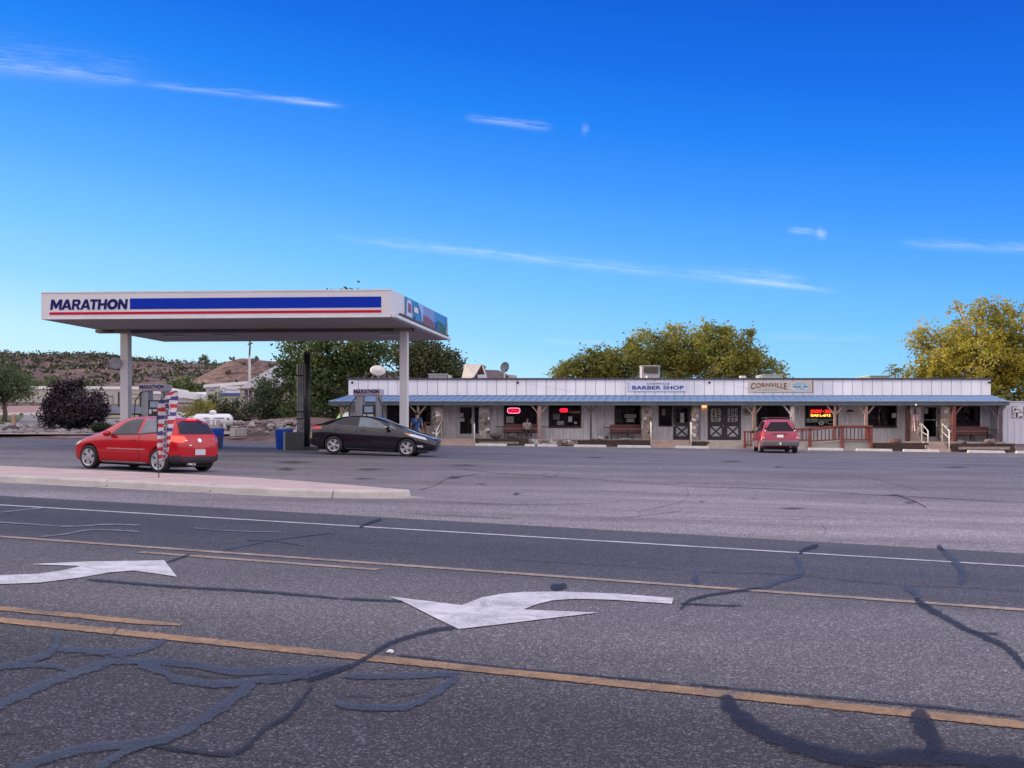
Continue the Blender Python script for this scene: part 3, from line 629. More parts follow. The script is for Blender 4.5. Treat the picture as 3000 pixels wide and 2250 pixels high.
# ------------------------------------------------------------------ trees and bushes
BARK = mat('bark', (.13, .10, .08), .9, var=.3, scale=6, bump=.5, bscale=20)
BARKP = mat('pale_bark', (.30, .24, .19), .9, var=.25, scale=6, bump=.5, bscale=20)
def leaf(b, p, ln, wd, d=None):
    d = d or Vector((random.gauss(0, 1), random.gauss(0, 1), random.gauss(-.1, .7))).normalized()
    s = d.orthogonal(); s = (Matrix.Rotation(random.uniform(0, 2 * PI), 3, d) @ s).normalized() * wd
    o = len(b.v)
    b.v += [p - d * ln * .5, p + s - d * ln * .08, p + d * ln * .5, p - s + d * ln * .05]
    b.f.append([o, o + 1, o + 2, o + 3]); b.mi.append(b.m)
def tree(name, label, cat, base, lobes, nclump, per, crad, ll, lw, lm, bark=BARK, trunk=.25, group=None, spray=False, shell=.45, limbs=True):
    """lobes: list of (centre, radius vector); leaves gather in clumps spread through the lobes"""
    root = thing(name, label, cat, base, group)
    wts = [l[1].x * l[1].z * l[1].y for l in lobes]
    cl = MB(); tr = MB(); cen = []
    for i in range(nclump):
        c, r = random.choices(lobes, [w ** .8 for w in wts])[0]
        while True:
            d = Vector((random.uniform(-1, 1), random.uniform(-1, 1), random.uniform(-1, 1)))
            if shell < d.length <= 1: break
        k = 1 + .16 * noise.noise(d * 2.2 + c)
        q = Vector((c.x + d.x * r.x * k, c.y + d.y * r.y * k, c.z + d.z * r.z * k)); cen.append((q, c))
        cr_ = crad * random.uniform(.55, 1.25)
        for j in range(int(per * random.uniform(.6, 1.3))):
            p = q + Vector((random.gauss(0, .5), random.gauss(0, .5), random.gauss(0, .38))) * cr_
            leaf(cl, p, ll * random.uniform(.6, 1.3), lw * random.uniform(.6, 1.3))
        if spray:                                   # a drooping compound leaf that stands out from the outline
            for s in range(3):
                dd = (d + Vector((random.gauss(0, .5), random.gauss(0, .5), random.gauss(.15, .4)))).normalized()
                for t in range(7):
                    pp = q + dd * (cr_ * .5 + t * .10) - Vector((0, 0, .012 * t * t))
                    side = dd.cross(Vector((0, 0, 1))).normalized()
                    for sg in (-1, 1): leaf(cl, pp + side * sg * .09, .20, .035, (side * sg + dd * .4).normalized())
    zb = min(l[0].z - l[1].z * .6 for l in lobes)
    top = Vector((base[0], base[1], max(base[2] + .6, zb)))
    if limbs:
        tr.tube([base, lerp(Vector(base), top, .5) + Vector((.1, 0, 0)), top], [trunk * 1.25, trunk, trunk * .8], 9)
        for c, r in lobes:
            m = lerp(top, c, .5) + Vector((random.uniform(-.4, .4), random.uniform(-.4, .4), .3))
            tr.tube([top, m, c], [trunk * .62, trunk * .4, trunk * .2], 7)
            sub = [q for q, cc in cen if cc is c]
            for q in sub[::max(1, len(sub) // 9)]:
                m2 = lerp(c, q, .5) + Vector((random.uniform(-.3, .3), random.uniform(-.3, .3), .15))
                tr.tube([lerp(m, c, random.uniform(.3, 1)), m2, q], [trunk * .2, trunk * .13, trunk * .05], 5)
        tr.build('trunk', bark, root, smooth=True)
    cl.build('crown', lm, root, fixn=False)
    return root
def lob(px, py, Y, rx, rz, ry=None):
    p = P(px, py, Y); s = Y / F
    return (p, Vector((rx * s, (ry or rx) * s, rz * s)))
DKLEAF = leafmat('dark_green_leaves', [(.02, .04, .015), (.046, .08, .027), (.10, .14, .04), (.27, .27, .06)], .42)
OLLEAF = leafmat('olive_leaves', [(.11, .135, .03), (.22, .24, .055), (.33, .315, .07), (.52, .39, .08)], .55)
GDLEAF = leafmat('golden_leaves', [(.13, .15, .025), (.29, .28, .042), (.46, .38, .05), (.62, .46, .06)], .55)
BLEAF = leafmat('purple_plum_leaves', [(.012, .008, .012), (.022, .013, .020), (.035, .020, .028), (.05, .034, .036)], .12)
GRLEAF = leafmat('mesquite_leaves', [(.04, .062, .024), (.085, .12, .045), (.14, .18, .075)], .4)
CYLEAF = leafmat('cypress_leaves', [(.028, .04, .016), (.065, .08, .032), (.125, .135, .055)], .3)
def gb(px, Y): x = X(px, Y); return Vector((x, Y, land(x, Y)))
tree('shade_tree', 'large dark green shade tree whose crown fills the space under the canopy', 'tree', gb(980, 86), [lob(900, 1045, 86, 105, 80), lob(1010, 1010, 86, 110, 110), lob(960, 1120, 86, 125, 75), lob(1090, 1045, 86, 75, 75), lob(860, 1120, 84, 65, 70), lob(1010, 915, 88, 95, 72), lob(1010, 1165, 85, 95, 55)], 360, 56, 1.05, .29, .10, DKLEAF, trunk=.42)
tree('cypress_tree', 'dense rounded dark green tree to the right of the canopy column', 'tree', gb(1270, 92), [lob(1240, 1060, 92, 75, 78), lob(1300, 1085, 92, 72, 60), lob(1345, 1115, 90, 45, 35), lob(1205, 1035, 93, 55, 60)], 230, 60, .75, .26, .09, CYLEAF, trunk=.3)
OL = [lob(1690, 1090, 90, 62, 26), lob(1740, 1070, 90, 66, 40), lob(1820, 1058, 90, 72, 52), lob(1709, 1044, 90, 13, 15), lob(1770, 1030, 90, 15, 18), lob(1843, 1003, 90, 20, 19), lob(1632, 1098, 90, 20, 9)]
tree('locust_tree', 'olive locust tree on the left of the row behind the store', 'tree', gb(1770, 90), OL, 210, 34, .72, .32, .08, OLLEAF, spray=True, group='locust trees behind the store')
tree('locust_tree', 'tall olive locust tree with amber patches behind the barber sign', 'tree', gb(1960, 92), [lob(1900, 1032, 92, 68, 58), lob(1985, 1012, 92, 60, 48), lob(1908, 979, 92, 20, 17), lob(1978, 961, 92, 24, 15), lob(1880, 985, 92, 14, 15), lob(1960, 1075, 92, 95, 50), lob(2030, 1045, 92, 60, 55)], 290, 34, .72, .32, .08, OLLEAF, spray=True, group='locust trees behind the store')
tree('locust_tree', 'olive locust tree with ragged right side behind the low roof unit', 'tree', gb(2150, 90), [lob(2090, 1005, 90, 58, 42), lob(2160, 1028, 90, 62, 56), lob(2215, 1068, 90, 54, 46), lob(2067, 962, 90, 20, 14), lob(2116, 965, 90, 22, 16), lob(2205, 975, 90, 15, 11), lob(2232, 1018, 90, 14, 12), lob(2271, 1056, 89, 14, 13), lob(2280, 1090, 89, 30, 28), lob(2110, 1075, 90, 85, 45)], 270, 34, .72, .32, .08, OLLEAF, spray=True, group='locust trees behind the store')
tree('golden_tree', 'big golden yellow tree rising over the right end of the store', 'tree', gb(2890, 80), [lob(2760, 1035, 80, 90, 70), lob(2860, 985, 80, 100, 78), lob(2965, 970, 80, 95, 80), lob(2813, 905, 80, 26, 20), lob(2869, 903, 80, 22, 20), lob(2902, 890, 80, 22, 24), lob(2945, 900, 80, 26, 20), lob(2686, 940, 80, 28, 12), lob(2735, 965, 80, 26, 16), lob(2662, 992, 80, 18, 13), lob(2700, 1000, 80, 30, 25), lob(2850, 1070, 79, 150, 75), lob(3030, 1050, 80, 120, 110), lob(2720, 1085, 79, 60, 40), lob(2980, 1130, 80, 110, 60)], 560, 38, .8, .31, .075, GDLEAF, BARKP, .3, spray=True)
tree('sapling', 'thin sparse sapling poking above the parapet left of the golden tree', 'tree', gb(2622, 78), [lob(2622, 1090, 78, 15, 14)], 7, 10, .3, .3, .05, OLLEAF, trunk=.08, spray=True)
tree('plum_bush', 'large round dark purple plum bush beside the left canopy column', 'bush', gb(215, 72), [lob(215, 1198, 72, 68, 55), lob(200, 1155, 72, 45, 40), lob(245, 1210, 71, 60, 46), lob(175, 1200, 71, 44, 42), lob(172, 1142, 72, 16, 22), lob(222, 1128, 72, 20, 20), lob(272, 1165, 72, 22, 26), lob(142, 1180, 72, 20, 22), lob(292, 1200, 71, 16, 26), lob(135, 1225, 71, 18, 18)], 290, 60, .50, .22, .065, BLEAF, trunk=.16, shell=.3)
tree('mesquite_tree', 'feathery green mesquite tree at the left edge', 'tree', gb(12, 82), [lob(20, 1130, 82, 80, 42), lob(-20, 1110, 82, 80, 55), lob(60, 1150, 81, 48, 38), lob(-60, 1150, 82, 80, 50)], 190, 46, .7, .24, .05, GRLEAF, trunk=.17)
HEDGE = leafmat('hedge_leaves', [(.015, .026, .010), (.03, .048, .018), (.055, .075, .03)], .2)
tree('clipped_hedge', 'small round clipped hedge between the purple bush and the column', 'hedge', gb(297, 67), [lob(297, 1253, 67, 29, 13, 20)], 60, 60, .22, .12, .045, HEDGE, limbs=False, shell=.2)
for px, py, rx, rz, Y, lab, lm in [(590, 1203, 48, 26, 92, 'yellow green shrub beside the red container behind the gas tank', OLLEAF), (690, 1208, 62, 32, 86, 'dark green shrub in front of the white sloped roof', CYLEAF), (795, 1190, 52, 50, 84, 'tall grey green shrub left of the black vent pipes', CYLEAF), (890, 1205, 70, 45, 83, 'low dark shrub behind the black pole', DKLEAF), (778, 1138, 26, 34, 95, 'pale green shrub against the white building', GRLEAF), (629, 1180, 15, 26, 100, 'thin green shrub before the metal shed with the banner', GRLEAF)]:
    tree('roadside_shrub', lab, 'shrub', gb(px, Y), [lob(px, py, Y, rx, rz)], int(46 * rx * rz / 2200) + 8, 46, .7, .24, .07, lm, trunk=.09, shell=.2, group='shrubs behind the forecourt')

# hillside scrub and ridge bushes: beyond counting
b = MB()
random.seed(11)
cnt = 0
while cnt < 5200:
    px = random.uniform(-500, 1500); Y = random.choice([random.uniform(135, 330), random.uniform(330, 470)])
    x = X(px, Y); z = land(x, Y)
    if abs(x + 50) < 42 and 190 < Y < 300 and random.random() < .8: continue
    n = noise.noise(Vector((x * .03, Y * .03, 4)))
    if n < -.05 and random.random() < .7: continue
    cnt += 1
    r = random.uniform(.35, 1.15) * (1.5 if random.random() < .2 else 1) * (1.25 if Y > 330 else 1)
    for k in range(10):
        p = Vector((x + random.gauss(0, .55) * r, Y + random.gauss(0, .55) * r, z + abs(random.gauss(.35, .4)) * r)); leaf(b, p, .8, .36)
tag(b.build('desert_scrub', leafmat('scrub_leaves', [(.025, .032, .017), (.042, .050, .026), (.062, .066, .036)], .1), fixn=False), 'low dark green desert scrub scattered over the red hillside', 'scrub', kind='stuff')
random.seed(5)
for px, Y, s, lab in [(598, 428, 2.6, 'lone round tree on the hill skyline under the canopy'), (655, 300, 2.6, 'small spiky tree on the skyline at the foot of the red mesa')]:
    g = gb(px, Y)
    tree('skyline_tree', lab, 'tree', g, [(g + Vector((0, 0, s * 1.3)), Vector((s * .8, s * .8, s * .6)))], 22, 26, .8, .7, .2, DKLEAF, trunk=.3, shell=.1)
for px, Y, rx, h, lm, lab in [(70, 150, 120, 3.8, GRLEAF, 'wide green thicket above the long shed at far left'), (545, 190, 58, 3.2, DKLEAF, 'dark green thicket on the slope behind the sheds'), (250, 160, 80, 2.6, GRLEAF, 'low green thicket behind the long shed roof')]:
    g = gb(px, Y); s = Y / F
    tree('thicket', lab, 'trees', g, [(g + Vector((dx * rx * s, 0, h * .5 * k)), Vector((rx * s * .45, 4, h * .5 * k))) for dx, k in ((-.6, .9), (0, 1.1), (.6, .8))], 90, 34, .8, .42, .15, lm, limbs=False, shell=.2)
# ------------------------------------------------------------------ background buildings at left
METALW = siding('beige_metal_siding', (.50, .475, .41), .6, .7)
ROOFW = mat('white_roof_metal', (.78, .78, .77), .5, var=.05)
GREYP = mat('grey_lilac_wall', (.42, .37, .40), .7, var=.1)
REDP = mat('red_painted_metal', (.42, .035, .03), .55, var=.15)
BLUEP = mat('blue_sign_paint', (.04, .13, .42), .5, var=.08)
def gabled(name, label, cat, px0, px1, ytop0, ytop1, ybase, Y, depth, wall, roof, trim=.35, zext=1.0):
    x0, x1 = X(px0, Y), X(px1, Y); z0 = Z(ybase, Y)
    root = thing(name, label, cat, (x0, Y, z0))
    za, zb = Z(ytop0, Y), Z(ytop1, Y)
    w = MB(); w.prism([(x0, Y, z0 - zext), (x1, Y, z0 - zext), (x1, Y, zb - trim), (x0, Y, za - trim)], (0, depth, 0)); w.build('wall', wall, root)
    r = MB(); r.prism([(x0 - .25, Y - .12, za - trim), (x1 + .25, Y - .12, zb - trim), (x1 + .25, Y - .12, zb), (x0 - .25, Y - .12, za)], (0, depth + .3, 0)); r.build('roof', roof, root)
    return root, z0
r, z0 = gabled('storage_shed', 'long beige metal storage shed with white roof edge at far left', 'shed', -120, 470, 1130, 1133, 1189, 125, 10, METALW, ROOFW)
d = MB()
for px in (318, 331): d.box((X(px, 125) - .05, 124.9, Z(1186, 125)), (X(px, 125) + .05, 124.99, Z(1155, 125)))
d.build('downpipe', mat('faded_violet', (.30, .27, .36), .7), r)
r, z0 = gabled('office_building', 'lilac grey office with white roof band behind the left fuel pump', 'building', 452, 569, 1133, 1152, 1196, 122, 9, GREYP, ROOFW, trim=.75)
f = MB()
for a, c in ((526, 536), (550, 562)):
    w = MB(); w.box((X(a, 122), 121.9, Z(1167, 122)), (X(c, 122), 121.97, Z(1155, 122))); w.build('window', WHITE, r)
MB().box((X(500, 122), 121.92, Z(1182, 122)), (X(569, 122), 121.98, Z(1180, 122))).build('railing', BLACKM, r)
r, z0 = gabled('red_container', 'red container with pale door strip between the grey office and the banner shed', 'container', 568, 606, 1150, 1148, 1188, 128, 8, REDP, ROOFW, trim=.5)
MB().box((X(589, 128), 127.9, Z(1186, 128)), (X(594, 128), 127.97, Z(1157, 128))).build('door', mat('cream_door', (.6, .55, .45), .6), r)
r, z0 = gabled('banner_shed', 'beige metal shed carrying a white banner with blue stripe', 'shed', 604, 733, 1127, 1116, 1190, 112, 12, METALW, ROOFW, trim=.32)
MB().box((X(616, 112), 111.9, Z(1143, 112)), (X(628, 112), 111.96, Z(1131, 112))).build('window', mat('pale_blue_pane', (.25, .30, .50), .3), r)
MB().box((X(611, 112), 111.9, Z(1166, 112)), (X(622, 112), 111.96, Z(1155, 112))).build('window', DARKGLASS, r)
Yb = 111.8
bn = thing('banner', 'white banner with a big letter C and blue bottom stripe on the beige shed', 'banner', P(675, 1156, Yb))
MB().box((X(645, Yb), Yb - .03, Z(1157, Yb)), (X(703, Yb), Yb + .03, Z(1131, Yb))).build('panel', WHITE, bn)
MB().box((X(645, Yb), Yb - .045, Z(1157, Yb)), (X(704, Yb), Yb - .032, Z(1151, Yb))).build('stripe', BLUEP, bn)
text('lettering', 'C', P(648, 1149, Yb) + Vector((0, -.05, 0)), FX, FZ, mat('navy_ink', (.03, .03, .12), .5), bn, height=.46)
MB().prism([P(656, 1140, Yb - .05), P(700, 1142, Yb - .05), P(690, 1144, Yb - .05), P(658, 1143, Yb - .05)], (0, .012, 0)).build('flourish', mat('lilac_ink', (.25, .2, .42), .5), bn)
# white structure with the steep sloping roof
Yr = 100
root = thing('sloped_roof_building', 'white building with steep sloping roof half hidden by the shade tree', 'building', P(760, 1190, Yr))
MB().prism([P(702, 1138, Yr), P(733, 1114, Yr), P(797, 1076, Yr), P(835, 1058, Yr), P(860, 1130, Yr), P(800, 1137, Yr)], (0, 9, 0)).build('roof', mat('pale_metal_roof', (.62, .62, .68), .45, var=.05), root)
MB().box((X(738, Yr), Yr + .8, Z(1205, Yr)), (X(860, Yr), Yr + 8, Z(1137, Yr))).build('wall', METALW, root)
for px in (719, 731): MB().box((X(px, Yr) - .12, Yr + .2, Z(1200, Yr)), (X(px, Yr) + .12, Yr + .45, Z(1137, Yr))).build('post', mat('post_mauve', (.25, .2, .24), .7), root)
MB().prism([P(692, 1138, Yr - .4), P(760, 1141, Yr - .4), P(760, 1145, Yr - .4), P(700, 1142, Yr - .4)], (0, 1.2, 0)).build('beam', mat('rust_beam', (.22, .12, .11), .7), root)
# pole
Yp = 104
root = thing('utility_pole', 'tall utility pole with pale lower half beside the sloping white roof', 'pole', P(731, 1190, Yp))
b = MB(); b.tube([P(731, 1195, Yp), P(731, 1042, Yp)], .13, 8); b.build('sleeve', mat('pale_pole', (.52, .5, .46), .7), root)
b = MB(); b.tube([P(731, 1042, Yp), P(732.5, 1010, Yp), P(731, 985, Yp)], .09, 8); b.bar(P(726, 1009, Yp), P(740, 1005, Yp), .12); b.build('pole', mat('dark_pole', (.06, .05, .05), .8), root)
# black pipe gate in front of the long shed
Yg = 108
root = thing('pipe_gate', 'black pipe gate standing before the long beige shed', 'gate', P(372, 1190, Yg))
for px in (347, 411): MB().box((X(px, Yg) - .07, Yg, Z(1192, Yg)), (X(px, Yg) + .07, Yg + .14, Z(1148, Yg))).build('post', BLACKM, root)
b = MB()
for py in (1155, 1168): b.bar(P(347, py, Yg + .07), P(411, py, Yg + .07), .07)
b.build('rail', BLACKM, root)
# road, verge and white kerbs behind the gravel bed at left
def patch(name, pts, m, dz, kind=None):
    poly = [tuple(G(*p, 0, land))[:2] for p in pts]
    return struct(drape(name, [poly], dz, m, fn=land, cuts=7))
ASPB = mat('back_lane_asphalt', (.12, .115, .14), .9, var=.15)
patch('back_lane', [(300, 1193), (480, 1193), (500, 1217), (300, 1216)], ASPB, .16)
patch('back_lane', [(-80, 1221), (150, 1220), (480, 1226), (470, 1252), (150, 1250), (-80, 1250)], mat('dusty_lane', (.23, .215, .20), .9, var=.15), .14)
patch('pink_gravel', [(-60, 1194), (160, 1193), (160, 1214), (60, 1217), (-60, 1217)], mat('pink_gravel_ground', (.33, .20, .175), .9, var=.15, scale=1.2), .15)
GRASSM = mat('verge_grass', (.10, .115, .045), .95, var=.4, scale=2.2)
patch('verge', [(-80, 1224), (70, 1222), (40, 1248), (-80, 1250)], GRASSM, .2)
patch('verge', [(285, 1222), (480, 1222), (480, 1232), (290, 1231)], mat('yellow_grass', (.22, .21, .10), .95, var=.3, scale=2), .2)
KW = mat('white_kerb_paint', (.72, .70, .68), .7, var=.08)
for a, c in ((19, 56), (69, 104), (110, 146), (-30, 8)):
    p, q = G(a, 1219.5, 0, land), G(c, 1219, 0, land)
    tag(MB().bar(p + Vector((0, 0, .2)), q + Vector((0, 0, .2)), .3, .22).build('parking_kerb', KW, bevel=.02), 'low white parking kerb on the lane left of the purple bush', 'kerb', 'white kerbs along the back lane')
# gravel bed edge, boulders
GRAVM = mat('gravel_bed', (.27, .23, .225), .95, var=.4, scale=5, bump=1, bscale=6)
patch('gravel_bed', [(-80, 1252), (120, 1250), (330, 1252), (560, 1262), (700, 1272), (700, 1277), (560, 1278), (300, 1277.5), (-80, 1277)], GRAVM, .12)
b = MB(); random.seed(21)
for i in range(520):
    px = random.uniform(-30, 330) if i < 330 else random.uniform(330, 900)
    py = random.uniform(1250, 1275) if px < 330 else random.uniform(1236, 1274)
    g = G(px, py, 0, land); r = random.uniform(.08, .26)
    b.blob(g + Vector((0, 0, .14)), (r * 1.3, r, r * .8), i, .5, 1)
tag(b.build('gravel', stonemat('loose_rock', [(.16, .13, .13), (.27, .23, .23), (.4, .36, .36)], .9)), 'loose grey rocks covering the bed and bank along the forecourt edge', 'gravel', kind='stuff')
b = MB(); b.prism([tuple(G(px, py, .0)) for px, py in [(-60, 1276.2), (300, 1277), (560, 1278.5)]] + [tuple(G(px, py, 0) + Vector((0, .25, 0))) for px, py in [(560, 1278.5), (300, 1277), (-60, 1276.2)]], (0, 0, .14)); struct(b.build('edging_kerb', mat('dark_edging', (.09, .08, .085), .9)))
b = MB()
for i in range(40):
    px = random.uniform(500, 590); g = G(px, random.uniform(1222, 1245), 0, land); r = random.uniform(.12, .4)
    b.blob(g + Vector((0, 0, .25)), (r * 1.3, r, r * .8), i + 50, .5, 1)
tag(b.build('rock_pile', stonemat('pale_rock', [(.3, .27, .26), (.5, .47, .46), (.68, .65, .64)], 1.2)), 'heap of pale broken rocks behind the feather flag', 'rocks', kind='stuff')
g = G(38, 1266, 0, land)
root = thing('marker_post', 'pinkish wooden marker post standing in the gravel bed at far left', 'post', g)
MB().box((g.x - .10, g.y, g.z), (g.x + .10, g.y + .2, Z(1216, g.y))).build('post', mat('pink_wood', (.46, .28, .2), .8, var=.2), root)
MB().box((g.x - .08, g.y + .02, Z(1216, g.y)), (g.x + .08, g.y + .18, Z(1212, g.y))).build('cap', mat('pale_wood', (.55, .4, .3), .8), root)
g = G(12, 1270, 0, land); tag(MB().blob(g + Vector((.2, 0, .2)), (.75, .4, .32), 5, .5).build('dark_boulder', stonemat('dark_stone', [(.04, .035, .04), (.08, .07, .08)], 1)), 'dark flat boulder in the gravel bed at the left edge', 'boulder')

# ------------------------------------------------------------------ propane tank, blocks
TANKW = paint('tank_white', (.74, .74, .75), .35)
Yt = 74
def propane():
    x0, x1 = X(566, Yt), X(683, Yt); zc = Z(1231, Yt); r = (Z(1212, Yt) - Z(1250, Yt)) / 2
    root = thing('propane_tank', 'white horizontal propane tank on legs at the back of the forecourt', 'gas tank', (0.5 * (x0 + x1), Yt, Z(1268, Yt)))
    M = Matrix.Translation((x0, Yt, zc)) @ Matrix.Rotation(PI / 2, 4, 'Y')
    L = x1 - x0; prof = [(r * math.sin(t), r * .8 * (1 - math.cos(t))) for t in [i * PI / 16 + .01 for i in range(9)]] + [(r * math.cos(t), L - r * .8 * (1 - math.sin(t))) for t in [i * PI / 16 for i in range(9)][:-1]] + [(.01, L)]
    MB().lathe(prof, 24, M).build('tank', TANKW, root, smooth=True)
    d = MB(); d.lathe([(.24, 0), (.24, .18), (.17, .27), (.05, .3)], 16, Matrix.Translation((X(624, Yt), Yt, zc + r - .04))); d.build('dome', TANKW, root, smooth=True)
    for px in (592, 662):
        MB().box((X(px, Yt) - .07, Yt - .45, Z(1272, Yt)), (X(px, Yt) + .07, Yt + .45, zc - r * .6)).build('leg', WHITE, root)
    s = MB(); s.prism([P(663, 1227, Yt - r - .012), P(675, 1231, Yt - r - .012), P(670, 1226, Yt - r - .012), P(668, 1223, Yt - r - .012)], (0, .012, 0)); s.build('decal', mat('navy_decal', (.04, .05, .2), .5), root)
    s = MB()
    for a, c in ((602, 618), (632, 662)): s.box((X(a, Yt), Yt - r - .012, Z(1227, Yt)), (X(c, Yt), Yt - r + .03, Z(1224, Yt)))
    s.build('stripe', mat('violet_decal', (.2, .18, .5), .5), root)
    Yc = Yt - 1.0
    cab = MB(); cab.box((X(607, Yc), Yc - .3, Z(1268, Yc)), (X(645, Yc), Yc, Z(1231, Yc))); cab.build('cabinet', mat('cabinet_grey', (.36, .33, .33), .6), root)
    for a, c in ((619, 627), (632, 637)): MB().box((X(a, Yc), Yc - .33, Z(1245, Yc)), (X(c, Yc), Yc - .305, Z(1232, Yc))).build('notice', WHITE, root)
propane()
CONC = mat('grey_concrete', (.42, .40, .37), .9, var=.18, scale=2.5, bump=.3, bscale=25)
Yk = 66
for a, c, lab in ((673, 690, 'left concrete block beside the propane tank'), (691.5, 717, 'right longer concrete block beside the propane tank')):
    tag(MB().box((X(a, Yk), Yk, Z(1278, Yk)), (X(c, Yk), Yk + .6, Z(1254.5, Yk))).build('concrete_block', CONC if a < 680 else mat('stained_concrete', (.30, .28, .27), .9, var=.25), bevel=.03), lab, 'block', 'concrete blocks by the gas tank')
root = thing('bollard', 'black steel bollard at the right end of the propane tank', 'bollard', P(670, 1272, Yt - 1))
MB().tube([P(670, 1274, Yt - 1), P(670, 1246, Yt - 1)], .09, 10).build('post', BLACKM, root)

# ------------------------------------------------------------------ fuel canopy
S = 1.09
def cpt(px, py, k=4.305):
    Y = k * F / (HY - py); return Vector((X(px, Y), Y, CZ + k))
FL, FR, BR, BL = cpt(121, 936), cpt(1146, 929), cpt(1311, 997), cpt(486, 1002)
BL = FL + (BR - FR)
ZU = CZ + 4.305; FH = 1.02
CANW = mat('canopy_white_panel', (.70, .68, .70), .4, var=.05, scale=.6, stretch=(1, 1, .15))
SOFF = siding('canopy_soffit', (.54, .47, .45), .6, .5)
ROYAL = mat('royal_blue_vinyl', (.004, .032, .40), .6, var=.04, spec=.12); NAVY = mat('navy_letter', (.014, .014, .13), .6, spec=.12); CRIM = mat('crimson_vinyl', (.55, .012, .045), .6, var=.05, spec=.12)
ex = (FR - FL).normalized(); ey = (BL - FL).normalized(); nf = Vector((-ex.y, ex.x, 0)) * -1
if nf.y > 0: nf = -nf
nr = Vector((ey.y, -ey.x, 0)); LX = (FR - FL).length; LY = (BL - FL).length
canopy = thing('fuel_canopy', 'large flat white petrol station canopy on two square columns with blue and red stripes', 'canopy', (X(369, 43.6), 43.6, land(X(369, 43.6), 43.6)))
def cp(u, v, z): return FL + ex * u + ey * v + Vector((0, 0, z))
b = MB(); q = [cp(0, 0, 0), cp(LX, 0, 0), cp(LX, LY, 0), cp(0, LY, 0)]
ins = .08
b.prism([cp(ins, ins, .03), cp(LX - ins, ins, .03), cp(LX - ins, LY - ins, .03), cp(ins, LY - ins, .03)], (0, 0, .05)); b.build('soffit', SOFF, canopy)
b = MB(); b.prism([cp(ins, ins, .85), cp(LX - ins, ins, .85), cp(LX - ins, LY - ins, .85), cp(ins, LY - ins, .85)], (0, 0, .04)); b.build('roof', mat('canopy_roof', (.4, .4, .4), .7), canopy)
def fas(name, a, c, d, z0, z1, m, out, th=.06):
    b = MB(); b.prism([a + Vector((0, 0, z0)), c + Vector((0, 0, z0)), c + Vector((0, 0, z1)), a + Vector((0, 0, z1))], out * th); return b.build(name, m, canopy)
fas('fascia', FL, FR, 0, 0, FH, CANW, -nf); fas('fascia', FR, BR, 0, 0, FH, CANW, -nr); fas('fascia', BR, BL, 0, 0, FH, CANW, nf); fas('fascia', BL, FL, 0, 0, FH, CANW, nr)
def onf(px, z, off=.008):                           # point on the front fascia below a photo column
    lo, hi = 0.0, LX
    for _ in range(40):
        m = (lo + hi) / 2; p = FL + ex * m
        if CX + F * p.x / p.y < px: lo = m
        else: hi = m
    return FL + ex * lo + nf * off + Vector((0, 0, z))
def zf_(py, px):
    p = onf(px, 0, 0); return Z(py, p.y) - ZU
def fband(name, p0, p1, zlo, zhi, m, th=.012):
    b = MB(); a, c = onf(p0, 0, .002), onf(p1, 0, .002); b.prism([a + Vector((0, 0, zlo)), c + Vector((0, 0, zlo)), c + Vector((0, 0, zhi)), a + Vector((0, 0, zhi))], nf * th); return b.build(name, m, canopy)
zb0, zb1 = zf_(903.5, 700), zf_(872, 700)
fband('blue_stripe', 381, 1117, zb0, zb1, ROYAL); fband('red_stripe', 145, 1117, zf_(918.5, 700), zf_(911, 700), CRIM)
pa = onf(147, zf_(907, 260), .016); pb = onf(374, 0, .016)
blocktext('lettering', 'MARATHON', pa, ex, FZ, NAVY, canopy, (Vector((pb.x, pb.y, 0)) - Vector((pa.x, pa.y, 0))).length, zf_(877, 260) - zf_(907, 260))
# lip and seams
b = MB()
for z0, z1 in ((0, .05), (FH - .05, FH)): 
    a, c = FL + nf * .004, FR + nf * .004; b.prism([a + Vector((0, 0, z0)), c + Vector((0, 0, z0)), c + Vector((0, 0, z1)), a + Vector((0, 0, z1))], nf * .02)
b.build('edge_trim', mat('trim_light', (.72, .71, .73), .4), canopy)
# right side: picture panel with the light trough under it
def onr(t, z, off=.01): return FR + (BR - FR) * t + nr * off + Vector((0, 0, z))
def rpan(name, poly, m, off=.012, th=.01):
    b = MB(); b.prism([onr(t, z, off) for t, z in poly], nr * th); return b.build(name, m, canopy)
rpan('picture_panel', [(.20, .26), (.985, .20), (.985, FH - .01), (.20, FH - .01)], mat('panel_sky_blue', (.03, .17, .46), .3, var=.25, scale=.5))
rpan('panel_picture', [(.50, .28), (.71, .25), (.71, FH - .03), (.50, FH - .03)], mat('lavender_print', (.22, .22, .50), .3, var=.1), .024)
rpan('panel_picture', [(.50, .28), (.705, .25), (.70, .50), (.62, .58), (.57, .62), (.50, .60)], mat('red_rock_print', (.20, .05, .06), .4, var=.3), .036)
rpan('panel_picture', [(.74, .24), (.93, .20), (.93, .52), (.87, .64), (.80, .68), (.76, .58)], mat('green_print', (.012, .10, .04), .4, var=.4, scale=2), .030)
rpan('panel_picture', [(.73, .24), (.80, .24), (.785, .50), (.75, .56)], mat('deep_blue_print', (.02, .06, .34), .4), .042)
rpan('panel_picture', [(.94, .22), (.985, .22), (.985, .75), (.955, .70)], mat('grey_green_print', (.25, .32, .26), .4, var=.3), .036)
rpan('panel_picture', [(.40, FH - .04), (.50, FH - .04), (.495, .30), (.475, .30), (.455, .66)], mat('pale_blue_print', (.32, .45, .72), .3), .030)
rpan('panel_picture', [(.34, .26), (.37, .26), (.365, .42), (.355, .44)], mat('teal_print', (.015, .09, .16), .4), .036)
rpan('badge', [(.215, .30), (.235, .20), (.29, .20), (.31, .28), (.30, .78), (.285, FH - .08), (.235, FH - .08), (.22, .78)], mat('badge_white', (.55, .60, .72), .4), .030)
